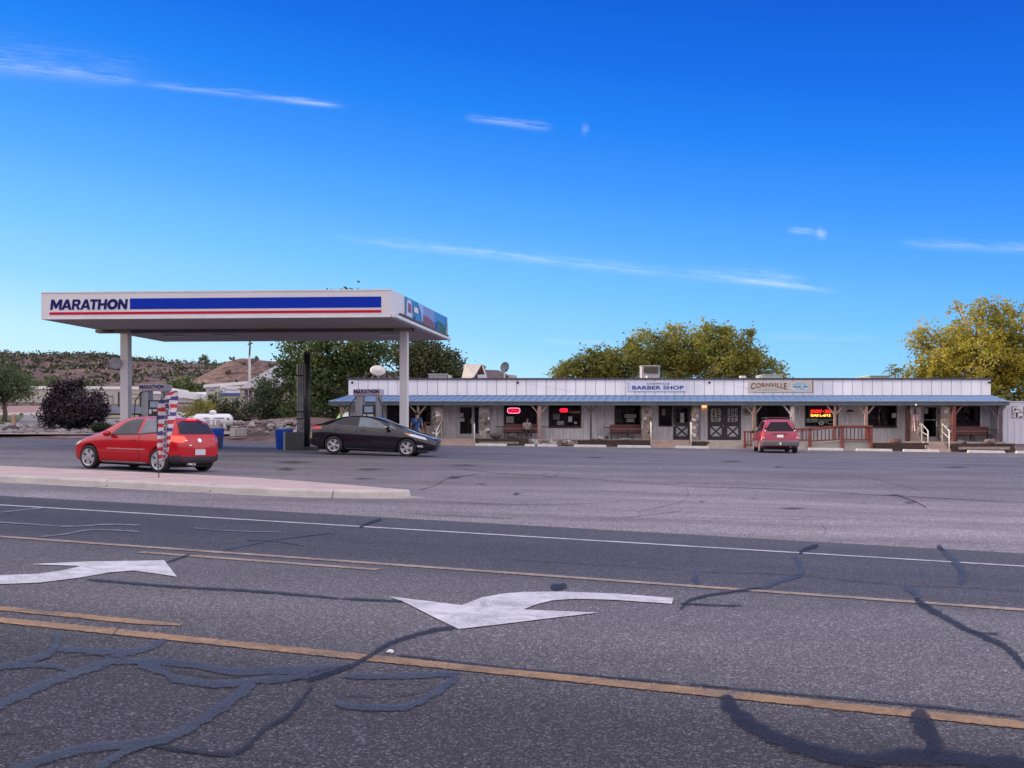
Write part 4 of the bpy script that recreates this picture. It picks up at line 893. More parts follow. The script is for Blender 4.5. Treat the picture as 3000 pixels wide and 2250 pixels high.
rpan('badge', [(.238, .46), (.292, .46), (.285, .80), (.242, .80)], mat('badge_red', (.25, .06, .12), .4), .044)
rpan('white_card', [(.335, .55), (.40, .55), (.40, .76), (.335, .76)], WHITE, .044)
b = MB(); b.prism([onr(.10, .19, .03), onr(.97, .14, .03), onr(.97, .20, .03), onr(.20, .25, .03), onr(.10, .25, .03)], nr * .10); b.build('light_trough', mat('trough_dark', (.10, .095, .09), .7), canopy)
b = MB(); b.prism([onr(.0, .0, .02), onr(1, .0, .02), onr(1, .10, .02), onr(0, .12, .02)], nr * .14); b.build('lower_lip', mat('lip_white', (.66, .68, .70), .4), canopy)
# columns, beams, lamps
CL0 = P(369, 975, 43.6); CR0 = P(1184, 975, 43.0)
COLW = mat('column_white', (.68, .665, .68), .5, var=.08, scale=1.2, stretch=(1, 1, .2))
for c, w in ((CL0, .34), (CR0, .32)):
    M = Matrix.Translation((c.x, c.y, 0)) @ Matrix.Rotation(math.atan2(ex.y, ex.x) + R(-3), 4, 'Z')
    MB().box((-w / 2, -w / 2, land(c.x, c.y) - .1), (w / 2, w / 2, ZU + .03), M).build('column', COLW, canopy, bevel=.015)
    h = MB(); h.box((-.36, -.36, ZU - .10), (.36, .36, ZU + .03), M); h.build('column_head', mat('head_tan', (.25, .22, .20), .7), canopy)
b = MB(); dirc = (CR0 - CL0).normalized(); dirc.z = 0
p0 = Vector((CL0.x, CL0.y, ZU - .03)) - dirc * 1.2; p1 = Vector((CR0.x, CR0.y, ZU - .03)) + dirc * .4
b.bar(p0, p1, .42, .12); b.build('beam', mat('beam_brown', (.11, .09, .085), .7), canopy)
for t in (.14, .31, .86): 
    p = cp(LX * t, LY * .70, .0); MB().box((p.x - .4, p.y - .3, ZU - .02), (p.x + .4, p.y + .3, ZU + .03)).build('soffit_lamp', mat('unlit_lens', (.30, .28, .27), .3), canopy)
def horn(c, s):
    M = Matrix.Translation(Vector((c.x, c.y, Z(1065 if s < 0 else 1064, c.y)))) 
    root = thing('floodlight', 'grey floodlight clamped halfway up the left canopy column, on its %s side' % ('left' if s < 0 else 'right'), 'floodlight', c)
    root.location.z = Z(1065, c.y)
    MB().box((s * .2, -.10, -.16), (s * .38, .12, .18), M).build('bracket', mat('bracket_brown', (.25, .22, .2), .6), root)
    Mh = M @ Matrix.Translation((s * .34, -.08, .02)) @ Matrix.Rotation(PI / 2 + .2, 4, 'X')
    MB().lathe([(.08, -.05), (.20, .04), (.24, .16), (.22, .17), (.02, .08)], 16, Mh).build('housing', mat('horn_grey', (.42, .42, .46), .4), root, smooth=True)
horn(CL0, -1)

# ------------------------------------------------------------------ fuel dispensers
PUMPB = mat('pump_black', (.035, .033, .04), .4, var=.15); PUMPG = mat('pump_steel', (.36, .38, .40), .35, metal=.6, var=.1, stretch=(1, 1, .3), scale=3)
SCREEN = mat('pump_screen', (.35, .45, .58), .15)
def pump(px, Yq, label, hoses):
    x = X(px, Yq); z = land(x, Yq)
    root = thing('fuel_pump', label, 'fuel pump', (x, Yq, z), 'fuel pumps under the canopy', rot=math.atan2(ex.y, ex.x) - R(4))
    def bx(name, a, c, m, bev=.0, par=None):
        b = MB().box(a, c); o = b.build(name, m, None, bevel=bev); o.parent = par or root; return o
    bx('base', (-.52, -.30, 0), (.52, .30, .16), mat('pump_plinth', (.10, .10, .10), .8))
    bd = bx('body', (-.44, -.24, .16), (.44, .24, 1.20), PUMPB, .02)
    bx('side_panel', (-.50, -.22, 1.16), (-.20, .22, 2.30), PUMPG, .015); bx('side_panel', (.36, -.26, .16), (.52, .26, 2.30), PUMPG, .015)
    bx('display', (-.20, -.20, 1.10), (.36, .20, 1.92), PUMPB, .02)
    sgn = bx('sign_box', (-.56, -.32, 2.30), (.56, .32, 2.56), mat('sign_white', (.62, .60, .66), .4), .008)
    o = blocktext('lettering', 'MARATHON', (-.54, -.326, 2.37), FX, FZ, NAVY, None, 1.07, .165); o.parent = sgn
    st = bx('stripe', (-.54, -.327, 2.325), (.54, -.321, 2.343), CRIM, 0, sgn)
    bx('screen', (-.12, -.222, 1.62), (.24, -.201, 1.86), SCREEN)
    for a, c, m in (((-.16, -.224, 1.36), (-.06, -.202, 1.54), WHITE), ((0, -.224, 1.46), (.25, -.202, 1.54), WHITE), ((-.10, -.264, .98), (.14, -.242, 1.12), WHITE), ((-.40, -.264, .86), (-.28, -.242, 1.10), WHITE), ((.18, -.264, .92), (.28, -.242, .99), WHITE)):
        bx('label_plate', a, c, m)
    bx('card_reader', (.20, -.25, 1.20), (.34, -.202, 1.44), mat('reader_grey', (.4, .4, .45), .4))
    for s in hoses:
        b = MB(); b.tube([Vector((s * .46, -.26, 2.24)), Vector((s * .66, -.40, 1.9)), Vector((s * .70, -.42, 1.2)), Vector((s * .60, -.38, .8)), Vector((s * .5, -.32, 1.1))], .022, 8)
        o = b.build('hose', RUBBER, None, smooth=True); o.parent = root
        n = MB(); n.box((s * .5 - .05, -.38, 1.05), (s * .5 + .05, -.26, 1.32)); o = n.build('nozzle', BLACKM, None, bevel=.02); o.parent = root
    return root
pump(455, 43.4, 'left fuel pump with white sign box, behind the red hatchback', (-1, 1))
pump(1080, 43.0, 'right fuel pump with white sign box, behind the black sedan', (-1, 1))
ISL = mat('pump_island', (.33, .31, .30), .9, var=.2)
b = MB(); 
for px, Yq, w in ((470, 43.4, 2.2), (1085, 43.0, 2.0)):
    b = MB(); c = Vector((X(px, Yq), Yq, 0)); z = land(c.x, c.y)
    M = Matrix.Translation((c.x, c.y, z)) @ Matrix.Rotation(math.atan2(ex.y, ex.x) - R(4), 4, 'Z')
    struct(b.box((-w, -.55, -.2), (w, .55, .13), M).build('pump_island', ISL, bevel=.04))

# ------------------------------------------------------------------ vent pipe stand, black box, bins
Yv = 45.0
zg = land(X(870, Yv), Yv)
root = thing('vent_pipe_stand', 'black steel post with three vent pipes between the bin and the sedan', 'vent pipes', (X(895, Yv), Yv, zg))
MB().tube([(X(900, Yv), Yv, zg), (X(900, Yv), Yv, Z(1040, Yv))], .135, 14).build('post', BLACKM, root, smooth=True)
MB().tube([(X(901, Yv), Yv, Z(1040, Yv)), (X(901, Yv), Yv, Z(1032, Yv))], .155, 14).build('cap', BLACKM, root)
GALV = mat('galvanised_pipe', (.34, .34, .36), .5, metal=.2, var=.2)
for px, py in ((871, 1066), (878, 1062), (885, 1064)): MB().tube([(X(px, Yv), Yv + .1, zg), (X(px, Yv), Yv + .1, Z(py, Yv))], .042, 8).build('vent_pipe', GALV, root, smooth=True)
b = MB()
for py in (1100, 1206, 1227): b.box((X(867, Yv), Yv + .03, Z(py + 2, Yv)), (X(893, Yv), Yv + .07, Z(py - 2, Yv)))
b.build('pipe_clamp', BLACKM, root)
pl = MB(); pl.box((X(842, Yv), Yv - .35, zg), (X(962, Yv), Yv + .35, zg + .13)); pl.build('plinth', mat('plinth_dark', (.10, .09, .09), .9), root)
Y5 = 44.3
root = thing('steel_cabinet', 'dark grey steel cabinet at the foot of the vent pipes', 'cabinet', (X(860, Y5), Y5, zg))
MB().box((X(836, Y5), Y5 - .25, zg), (X(889, Y5), Y5 + .2, Z(1266, Y5))).build('body', mat('cabinet_black', (.045, .048, .055), .45, var=.2), root, bevel=.02)
MB().box((X(834, Y5), Y5 - .28, zg), (X(840, Y5), Y5 + .22, Z(1265, Y5))).build('edge_post', mat('edge_grey', (.25, .25, .28), .6), root)
BINB = mat('bin_blue', (.008, .07, .46), .5, var=.08, spec=.2)
def bin_(px, pyb, w, h, Yq, label):
    x = X(px, Yq); z = Z(pyb, Yq)
    root = thing('waste_bin', label, 'bin', (x, Yq, z), 'blue bins on the forecourt')
    b = MB(); n = 4; a = w / 2
    vs = [(-a * .82, -a * .8, 0), (a * .82, -a * .8, 0), (a * .82, a * .8, 0), (-a * .82, a * .8, 0), (-a, -a, h * .92), (a, -a, h * .92), (a, a, h * .92), (-a, a, h * .92)]
    b.add([Vector(v) + Vector((x, Yq, z)) for v in vs], [(0, 3, 2, 1), (4, 5, 6, 7), (0, 1, 5, 4), (1, 2, 6, 5), (2, 3, 7, 6), (3, 0, 4, 7)]); b.build('body', BINB, root, bevel=.02)
    l = MB(); l.box((x - a * 1.06, Yq - a * 1.06, z + h * .92), (x + a * 1.06, Yq + a * 1.06, z + h)); l.build('lid', mat('bin_lid', (.10, .16, .40), .5), root, bevel=.02)
    MB().box((x - a * .35, Yq - a * 1.1, z + h), (x + a * .35, Yq + a * .2, z + h + .03)).build('paper', WHITE, root)
    return root
bin_(832, 1319, .64, .92, 44.8, 'blue waste bin beside the dark steel cabinet')
bin_(629, 1319, .62, .92, 43.6, 'blue waste bin behind the tail of the red hatchback')
r = MB().box((X(637, 43.2), 43.2, Z(1318, 43.2)), (X(648, 43.2), 43.22, Z(1272, 43.2))); 
o = r.build('towel_box', mat('squeegee_black', (.03, .03, .05), .4)); tag(o, 'black windscreen towel box on the right side of the bin behind the red car', 'towel box')
# ------------------------------------------------------------------ the store
W, E = 64.5, 62.4
SIDE = siding('white_grooved_siding', (.80, .78, .79), .21, .55, .24)
FASC = mat('white_fascia_board', (.80, .78, .82), .55, var=.10, scale=1.0, stretch=(1, 1, .25))
AWN = siding('blue_awning_metal', (.11, .20, .38), .42, .75, .06)
FROWN = mat('brown_trim', (.085, .045, .04), .65, var=.25, scale=4)
DKTRIM = mat('dark_trim', (.045, .038, .042), .6, var=.2)
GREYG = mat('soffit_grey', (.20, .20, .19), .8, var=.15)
REDWOOD = mat('red_brown_wood', (.15, .042, .036), .6, var=.22, scale=5, stretch=(1, 1, 4))
OLDWOOD = mat('weathered_wood', (.24, .165, .135), .8, var=.25, scale=5)
TIE = mat('railroad_tie', (.060, .038, .034), .9, var=.4, scale=4, bump=.5, bscale=14)
PINKC = mat('pink_concrete', (.40, .30, .265), .9, var=.15, scale=2)
ALU = mat('door_aluminium', (.50, .49, .49), .4, metal=.3, var=.05)
STONE = stonemat('river_stone', [(.08, .055, .05), (.30, .24, .215), (.36, .24, .20), (.14, .13, .13), (.72, .68, .64)], 4.6, (.34, .31, .29))
PAPER = mat('paper', (.60, .60, .57), .8, var=.15, scale=9)
INK = mat('ink', (.03, .03, .05), .7)
XL, XR = X(1021, W), X(2902, W)
ZT, ZB = Z(1112.5, W), Z(1158, W)
DEP = 13.0
def zfl(x): return lerp(Z(1282.5, W), Z(1294, W), (x - XL) / (XR - XL))
store = thing('store_building', 'long low white store with blue awning roof, stone pillars and a wooden porch', 'store', (0, W, zfl(0)))
# front wall with openings
def Xw(px): return X(px, W)
ops = []   # (px0, px1, ytop, ybottom or None for doors)
WIN = [(1133, 1262, 1182, 1256), (1476, 1574, 1184, 1252), (1607, 1703, 1184, 1251), (1800, 1882, 1185, 1250), (1929, 1970, 1187, 1250), (2216, 2313, 1187, 1252), (2358, 2455, 1187, 1250), (2541, 2627, 1187, 1251), (2799, 2871, 1190, 1250)]
DOORS = [(1343, 1405), (1972, 2023), (2073, 2171), (2701, 2748)]
for w in WIN: ops.append((w[0], w[1], w[2], w[3]))
for d in DOORS: ops.append((d[0], d[1], 1186, None))
ops.sort()
wb = MB(); cur = XL
for p0, p1, yt, yb in ops:
    x0, x1 = Xw(p0), Xw(p1)
    wb.box((cur, W, zfl(cur) - .5), (x0, W + .16, ZB))
    wb.box((x0, W + .002, Z(yt, W)), (x1, W + .158, ZB))
    if yb: wb.box((x0, W + .002, zfl(x0) - .5), (x1, W + .158, Z(yb, W)))
    cur = x1
wb.box((cur, W, zfl(cur) - .5), (XR, W + .16, ZB))
wb.build('front_wall', SIDE, store)
sw = MB(); sw.box((XL, W + .17, zfl(XL) - .6), (XL + .16, W + DEP, ZT - .05)); sw.box((XR - .16, W + .17, zfl(XR) - .6), (XR, W + DEP, ZT - .05)); sw.box((XL, W + DEP, zfl(XL) - .6), (XR, W + DEP + .16, ZT - .05)); sw.build('wall', SIDE, store)
# inside: floor, back partition, ceiling
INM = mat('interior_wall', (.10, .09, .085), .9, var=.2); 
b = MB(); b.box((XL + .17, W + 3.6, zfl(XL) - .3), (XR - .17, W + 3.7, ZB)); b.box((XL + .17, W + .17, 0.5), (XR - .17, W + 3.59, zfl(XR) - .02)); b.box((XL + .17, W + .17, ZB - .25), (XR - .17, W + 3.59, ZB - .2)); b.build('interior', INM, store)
rf = MB(); rf.box((XL + .17, W + .17, ZT - .45), (XR - .17, W + DEP, ZT - .38)); rf.build('roof', mat('flat_roof', (.3, .3, .3), .9), store)
pf = MB(); bk = MB(); bk.box((XL, W - .03, ZB + .01), (XR, W + .11, ZT - .01)); bk.build('parapet_backing', mat('seam_lilac', (.46, .45, .54), .8), store)  # darker lilac backing shows in the seams between panels
for i in range(65):
    xx = XL + (XR - XL) * i / 65; g_ = .019 + .009 * math.sin(i * 2.3); pf.box((xx + g_, W - .06, ZB), (xx + (XR - XL) / 65 - g_, W - .0301, ZT))
pf.box((XL - .02, W + .121, ZB), (XL + .1, W + DEP, ZT)); pf.box((XR - .1, W + .121, ZB), (XR + .02, W + DEP, ZT))
pf.build('parapet', FASC, store)
cp_ = MB(); cp_.box((XL - .10, W - .14, ZT), (XR + .10, W + .3, ZT + .10)); cp_.box((XL - .10, W + .301, ZT), (XL + .3, W + DEP, ZT + .10)); cp_.box((XR - .3, W + .301, ZT), (XR + .10, W + DEP, ZT + .10)); cp_.build('parapet_cap', mat('cap_dark', (.06, .055, .075), .6, var=.2), store)
# awning roof with hipped ends
xa, xb = X(962, E), X(2958, E); ze = Z(1174.5, E); zt = ZB - .02
b = MB(); b.add([(xa, E, ze), (xb, E, ze), (XR, W - .07, zt), (XL, W - .07, zt), (xa, E, ze - .05), (xb, E, ze - .05), (XR, W - .07, zt - .05), (XL, W - .07, zt - .05), (xa, W + 1.2, ze), (xb - .02, W + .3, ze), (XL, W + 1.0, zt), (XR, W + .3, zt)],
    [(0, 1, 2, 3), (4, 7, 6, 5), (0, 4, 5, 1), (0, 3, 10, 8), (1, 9, 11, 2)])
for i in range(88):
    xx = lerp(XL, XR, i / 87); x0 = lerp(xa + .3, xb - .2, i / 87)
    b.bar((x0, E + .02, ze + .015), (xx, W - .08, zt + .015), .035, .03)
b.build('awning_roof', AWN, store, fixn=True)
b = MB(); b.box((xa, E + .02, Z(1187.5, E)), (xb, E + .08, ze - .052)); b.box((xa, E + .081, Z(1187.5, E)), (xa + .05, W + 1.0, ze - .052)); b.box((xb - .05, E + .081, Z(1187.5, E)), (xb, W + .2, ze - .052)); b.build('eave_board', mat('eave_blue_grey', (.085, .105, .12), .6, var=.2, scale=1.5), store)
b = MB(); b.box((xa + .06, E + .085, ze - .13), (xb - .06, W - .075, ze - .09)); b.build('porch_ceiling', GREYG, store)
b = MB(); b.box((xa + .02, E - .04, ze - .03), (xb - .02, E - .002, ze + .012)); b.build('gutter', mat('gutter_pale', (.38, .45, .55), .4), store)
# porch floor
b = MB(); xs = [XL - .7 + i * (XR - XL + .7) / 12 for i in range(13)]
for a, c in zip(xs, xs[1:]):
    y0 = 62.5
    b.add([(a, y0, zfl(a)), (c, y0, zfl(c)), (c, W - .001, zfl(c)), (a, W - .001, zfl(a)), (a, y0, pave(a, y0) - .2), (c, y0, pave(c, y0) - .2)], [(0, 1, 2, 3), (4, 5, 1, 0)])
b.build('porch_floor', mat('porch_concrete', (.36, .31, .29), .9, var=.15, scale=1.5), store, fixn=False)
# windows
def pane_things(i): pass
for i, (p0, p1, yt, yb) in enumerate(WIN):
    x0, x1, z0, z1 = Xw(p0), Xw(p1), Z(yb, W), Z(yt, W)
    w = MB(); t = .07
    fm = DKTRIM if i not in (5,) else FROWN
    w.box((x0, W - .03, z0), (x0 + t, W + .1, z1)); w.box((x1 - t, W - .03, z0), (x1, W + .1, z1)); w.box((x0 + t, W - .03, z1 - t), (x1 - t, W + .1, z1)); w.box((x0 + t, W - .03, z0), (x1 - t, W + .1, z0 + t))
    wo = w.build('window', fm, store)
    MB().box((x0 + t, W + .05, z0 + t), (x1 - t, W + .062, z1 - t)).build('pane', GLASS, wo)
    if i in (0, 2, 7):
        MB().box((x0 - .03, W - .09, z0 - .05), (x1 + .03, W - .031, z0 - .002)).build('sill', FROWN, wo)
    # dim shelves of goods just inside
    if i in (0, 1, 2, 7, 8):
        random.seed(i + 3); g = MB()
        for k in range(16):
            a = lerp(x0 + .1, x1 - .4, random.random()); hh = random.uniform(.08, .35); zz = z0 + random.choice([.08, .08, .45, .8])
            g.box((a, W + .25 + random.uniform(0, .5), zz), (a + random.uniform(.08, .3), W + .95, zz + hh))
        g.build('window_display', mat('display_goods', (.20, .19, .19), .6, var=.6, scale=3), wo)
def poster(p0, p1, y0, y1, m=PAPER, name='poster', d=.035, par=None):
    return MB().box((Xw(p0), W - d - .008, Z(y1, W)), (Xw(p1), W - d, Z(y0, W))).build(name, m, par or store)
poster(1483, 1505, 1220, 1239, mat('pale_poster', (.36, .40, .38), .7, var=.25)); poster(1665, 1676, 1220, 1236); poster(1620, 1640, 1213, 1229, mat('dim_card', (.18, .17, .18), .7, var=.4)); poster(1632, 1652, 1233, 1245, mat('dim_card', (.32, .31, .33), .7, var=.6, scale=12)); poster(1682, 1690, 1236, 1241); poster(1939, 1949, 1198, 1217, mat('dim_card', (.2, .2, .19), .7)); poster(2612, 2625, 1210, 1224); poster(2362, 2374, 1226, 1238, mat('dim_card', (.22, .22, .22), .7, var=.4)); poster(2376, 2396, 1226, 1237, mat('dim_card', (.25, .25, .26), .7, var=.4)); poster(2398, 2450, 1227, 1240, mat('dim_card', (.15, .17, .15), .7, var=.5, scale=8)); poster(2426, 2440, 1234, 1243, mat('tan_card', (.34, .25, .2), .7, var=.3))
def word_poster(word, p0, p1, y0, y1):
    o = poster(p0, p1, y0, y1, PAPER); text('lettering', word, (Xw(p0 + 1), W - .046, Z(y1 - 2, W)), FX, FZ, INK, o, width=Xw(p1 - 1) - Xw(p0 + 1), height=(y1 - y0 - 4) * W / F, bold=.02)
word_poster('BARBER', 1830, 1863, 1214, 1223.5); word_poster('SHOP', 1836, 1858, 1227, 1236)
for a in (1807, 1874):                              # barber poles lettered on the glass
    b = MB()
    for y0, y1, w in ((1200, 1207, 12), (1207, 1233, 10), (1233, 1238, 13)):
        t = .012
        x0, x1, z0, z1 = Xw(a), Xw(a + w), Z(y1, W), Z(y0, W)
        for q in (((x0, z0), (x0 + t * 1.5, z1)), ((x1 - t * 1.5, z0), (x1, z1)), ((x0, z1 - t), (x1, z1)), ((x0, z0), (x1, z0 + t))): b.box((q[0][0], W - .046, q[0][1]), (q[1][0], W - .036, q[1][1]))
    b.build('barber_pole_decal', mat('faint_decal', (.26, .26, .25), .7), store)
# horse emblem below the lit board: white oval with a dark running animal
b = MB(); b.lathe([(.13, 0), (.13, .006)], 20, Matrix.Translation((Xw(2405), W - .045, Z(1240, W))) @ Matrix.Rotation(PI / 2, 4, 'X') @ Matrix.Diagonal((1.2, .75, 1, 1))); o = b.build('sticker', WHITE, store)
MB().prism([(Xw(2400), W - .06, Z(1239, W)), (Xw(2403), W - .06, Z(1237, W)), (Xw(2410), W - .06, Z(1240, W)), (Xw(2411), W - .06, Z(1242, W)), (Xw(2406), W - .06, Z(1241, W)), (Xw(2404), W - .06, Z(1244, W))], (0, .006, 0)).build('emblem', INK, o)
# glass doors
def glassdoor(p0, p1, m, side=None):
    x0, x1 = Xw(p0), Xw(p1); z0 = zfl(x0); z1 = Z(1188.5, W); t = .10
    xm = Xw(side) if side else x1
    d = MB(); d.box((x0, W - .03, z0), (x0 + t, W + .08, z1)); d.box((xm - t, W - .03, z0), (xm, W + .08, z1)); d.box((x0 + t, W - .03, z1 - t), (xm - t, W + .08, z1)); d.box((x0 + t, W - .03, z0), (xm - t, W + .08, z0 + .28))
    if side: d.box((xm + .02, W - .03, z0), (xm + .07, W + .08, z1)); d.box((x1 - .06, W - .03, z0), (x1, W + .08, z1)); d.box((xm + .07, W - .03, z1 - .07), (x1 - .06, W + .08, z1)); d.box((xm + .07, W - .03, z0), (x1 - .06, W + .08, z0 + .3))
    do = d.build('door', m, store)
    g = MB(); g.box((x0 + t, W + .03, z0 + .28), (xm - t, W + .04, z1 - t)); 
    if side: g.box((xm + .07, W + .03, z0 + .3), (x1 - .06, W + .04, z1 - .07))
    g.build('pane', GLASS, do)
    MB().bar((xm - t - .04, W - .08, z0 + .9), (xm - t - .04, W - .08, z0 + 1.2), .03).build('handle', CHROME, do)
    return do
d1 = glassdoor(1343, 1405, ALU, 1387); poster(1348, 1358, 1210, 1222, par=d1); poster(1347, 1361, 1225, 1235, par=d1)
b = MB(); b.box((Xw(1369.5), W + .5, zfl(Xw(1370)) + .3), (Xw(1372), W + .53, Z(1196, W))); b.build('door_reflection_strip', mat('reflection_gold', (.5, .36, .12), .4, metal=.5), d1)  # reflection in the door glass, drawn as a solid golden strip
d4 = glassdoor(2701, 2748, mat('white_door_frame', (.55, .53, .56), .5)); poster(2707, 2718, 1196, 1212, par=d4)
MB().box((Xw(2706), W - .02, Z(1231, W)), (Xw(2744), W + .02, Z(1229, W))).build('push_bar', ALU, d4)
# cross braced doors
DOORD = mat('charcoal_door', (.055, .048, .06), .6, var=.15)
def xdoor(p0, p1, panes):
    x0, x1 = Xw(p0), Xw(p1); z0 = zfl(x0); z1 = Z(1188, W); t = (x1 - x0) * .17
    zm = Z(1243, W)
    d = MB(); d.box((x0, W - .02, z0), (x0 + t, W + .05, z1)); d.box((x1 - t, W - .02, z0), (x1, W + .05, z1)); d.box((x0 + t, W - .02, z1 - .16), (x1 - t, W + .05, z1)); d.box((x0 + t, W - .02, zm - .12), (x1 - t, W + .05, zm + .12)); d.box((x0 + t, W - .02, z0), (x1 - t, W + .05, z0 + .22))
    do = d.build('door', DOORD, store)
    za, zb = z0 + .22, zm - .12
    MB().box((x0 + t, W, za), (x1 - t, W + .04, zb)).build('lower_panel', mat('door_panel_white', (.58, .56, .58), .6, var=.08), do)
    c = MB(); c.bar((x0 + t, W - .008, za), (x1 - t, W - .008, zb), .10, .016, up=(0, 1, 0)); c.bar((x0 + t, W - .011, zb), (x1 - t, W - .011, za), .10, .016, up=(0, 1, 0)); c.build('cross_brace', DOORD, do)
    za, zb = zm + .12, z1 - .16
    MB().box((x0 + t, W + .02, za), (x1 - t, W + .03, zb)).build('pane', GLASS, do)
    m = MB(); nx = 3
    for i in range(1, nx): xx = lerp(x0 + t, x1 - t, i / nx); m.box((xx - .02, W - .012, za), (xx + .02, W + .019, zb))
    for j in range(1, 3): zz = lerp(za, zb, j / 3); m.box((x0 + t, W - .009, zz - .02), (x1 - t, W + .017, zz + .02))
    m.build('muntins', DOORD, do)
    if panes:
        random.seed(int(p0)); pp = MB(); ii = MB()
        for i in range(3):
            for j in range(3):
                a = lerp(x0 + t, x1 - t, (i + .14) / 3); c2 = lerp(x0 + t, x1 - t, (i + .86) / 3); b0 = lerp(za, zb, (j + .08) / 3); b1 = lerp(za, zb, (j + .92) / 3)
                pp.box((a, W + .005, b0), (c2, W + .012, b1))
                for q in range(4):
                    u = random.uniform(a, c2 - .05); v = random.uniform(b0, b1 - .05); ii.box((u, W + .0, v), (min(c2, u + random.uniform(.03, .12)), W + .004, min(b1, v + random.uniform(.02, .10))))
        pp.build('posters', PAPER, do); ii.build('poster_print', mat('faded_print', (.18, .18, .20), .7, var=.5, scale=10), do)
    else:
        for y0, y1 in ((1210, 1222.5), (1223.5, 1238)): poster(1993, 2004, y0, y1, d=.02, par=do)
    MB().tube([(x0 + t * .4 if not panes else x1 - t * .4, W - .02, Z(1247, W)), (x0 + t * .4 if not panes else x1 - t * .4, W - .08, Z(1247, W))], .03, 10).build('handle', CHROME, do)
xdoor(1972, 2023, False); xdoor(2073, 2122, True); xdoor(2122.4, 2171, True)
# stone pillars, posts with braces (parts of the store)
def pillar(p0, p1, ytop, ybot, Y=62.75, d=.55):
    x0, x1 = X(p0, Y), X(p1, Y)
    b = MB(); n = 9
    for k in range(n):
        za = lerp(Z(ybot, Y), Z(ytop, Y), k / n); zb = lerp(Z(ybot, Y), Z(ytop, Y), (k + 1) / n)
        e = random.uniform(-.025, .025); b.box((x0 - e, Y - e, za), (x1 + e, Y + d + e, zb))
    b.build('stone_pillar', STONE, store)
random.seed(2)
for p0, p1, yb in ((1267, 1298, 1284), (1405, 1435, 1283), (1880, 1910, 1290), (2027, 2047, 1292), (2668, 2697, 1295), (2757, 2791, 1297)): pillar(p0, p1, 1187, yb)
def post(px, ybot, m, br=True, w=.16, Y=62.62, ytop=1187.5, h=.52, one=None):
    x = X(px, Y); zt_ = Z(ytop, Y); zb_ = Z(ybot, Y)
    o = MB().box((x - w / 2, Y - w / 2, zb_), (x + w / 2, Y + w / 2, zt_)).build('porch_post', m, store, bevel=.01)
    if br:
        for s in ((-1, 1) if one is None else (one,)):
            b = MB(); b.bar((x + s * w * .45, Y, zt_ - h), (x + s * (w * .45 + h * .85), Y, zt_ + .02), .09, .09, up=(0, 1, 0)); b.build('brace', m, o)
PINKW = mat('faded_pink_wood', (.30, .20, .175), .8, var=.25, scale=4)
post(1000, 1284, OLDWOOD, one=1); post(1225, 1284, OLDWOOD, w=.14); post(1580, 1292, PINKW, w=.22, h=.45); post(1731, 1286, DKTRIM, w=.10, h=.38)
post(2208, 1292, OLDWOOD, w=.15); post(2321, 1290, mat('pale_post', (.42, .39, .36), .8, var=.2), w=.2, one=-1); post(2446, 1290, PINKW, w=.14); post(2537, 1290, PINKW, w=.17); post(2794, 1294, REDWOOD, w=.2, one=1); post(2929, 1296, mat('dark_post', (.07, .055, .075), .7), w=.22, one=-1, h=.75)
MB().box((X(2656, 62.9), 62.9, Z(1294, 62.9)), (X(2668, 62.9), 63.1, Z(1188, 62.9))).build('porch_post', mat('maroon_board', (.14, .05, .04), .7, var=.2), store)
MB().box((X(2047, 63), 63.0, Z(1290, 63)), (X(2053, 63), 63.2, Z(1184, 63))).build('porch_post', mat('slate_post', (.17, .17, .24), .7, var=.2), store)
MB().tube([(X(2930, 62.6) + .1, 62.62, Z(1203, 62.6)), (X(2938, 62.6), 62.62, Z(1199, 62.6)), (X(2945, 62.6), 62.6, Z(1190, 62.6)), (X(2945, 62.6), 62.55, Z(1186, 62.6))], .035, 8).build('downspout', mat('spout_dark', (.05, .05, .07), .5), store)
# steps in front of the doors
def steps(p0, p1, n=2, Y=61.4, m=PINKC):
    b = MB(); x0, x1 = X(p0, Y), X(p1, Y); xm = (x0 + x1) / 2; zt_ = zfl(xm) - .004; zg_ = pave(xm, Y)
    for k in range(n):
        b.box((x0 - .02 * k, 62.5 - .42 * (k + 1), zg_ - .2), (x1 + .02 * k, 62.5 - .42 * k - .002, lerp(zt_, zg_, (k) / n) - .002 * k))
    b.build('steps', m, store)
steps(1290, 1392); steps(1912, 2024); steps(2077, 2192, 2, m=mat('tan_concrete', (.42, .37, .33), .9, var=.15)); steps(2722, 2780, 3)

# ------------------------------------------------------------------ signs on the parapet
Ys = W - .13
def board(name, label, p0, p1, y0, y1, m, th=.05, group=None):
    root = thing(name, label, 'sign', (X((p0 + p1) / 2, Ys), Ys, Z((y0 + y1) / 2, Ys)), group)
    MB().box((X(p0, Ys), Ys, Z(y1, Ys)), (X(p1, Ys), Ys + th - .005, Z(y0, Ys))).build('panel', m, root)
    return root
sg = board('barber_sign', 'white BARBER SHOP sign with navy letters on the parapet', 1838, 2010, 1118, 1146.5, mat('sign_pale_blue', (.58, .62, .74), .4, var=.03))
NB = mat('navy_blue_letters', (.02, .05, .22), .4); PUR = mat('plum_letters', (.14, .04, .11), .4)
text('lettering', 'BARBER SHOP', (X(1852, Ys), Ys - .006, Z(1141.5, Ys)), FX, FZ, NB, sg, width=X(2003, Ys) - X(1852, Ys), height=11.5 * Ys / F, bold=.035, spacing=1.05)
text('lettering', 'CORNVILLE', (X(1894, Ys), Ys - .006, Z(1127, Ys)), FX, FZ, PUR, sg, width=X(1961, Ys) - X(1894, Ys), height=6 * Ys / F, bold=.03, spacing=1.35)
b = MB()
for a in (1836.5, 1841): b.box((X(a, Ys), Ys - .006, Z(1144, Ys)), (X(a + .7, Ys), Ys - .001, Z(1119, Ys)))
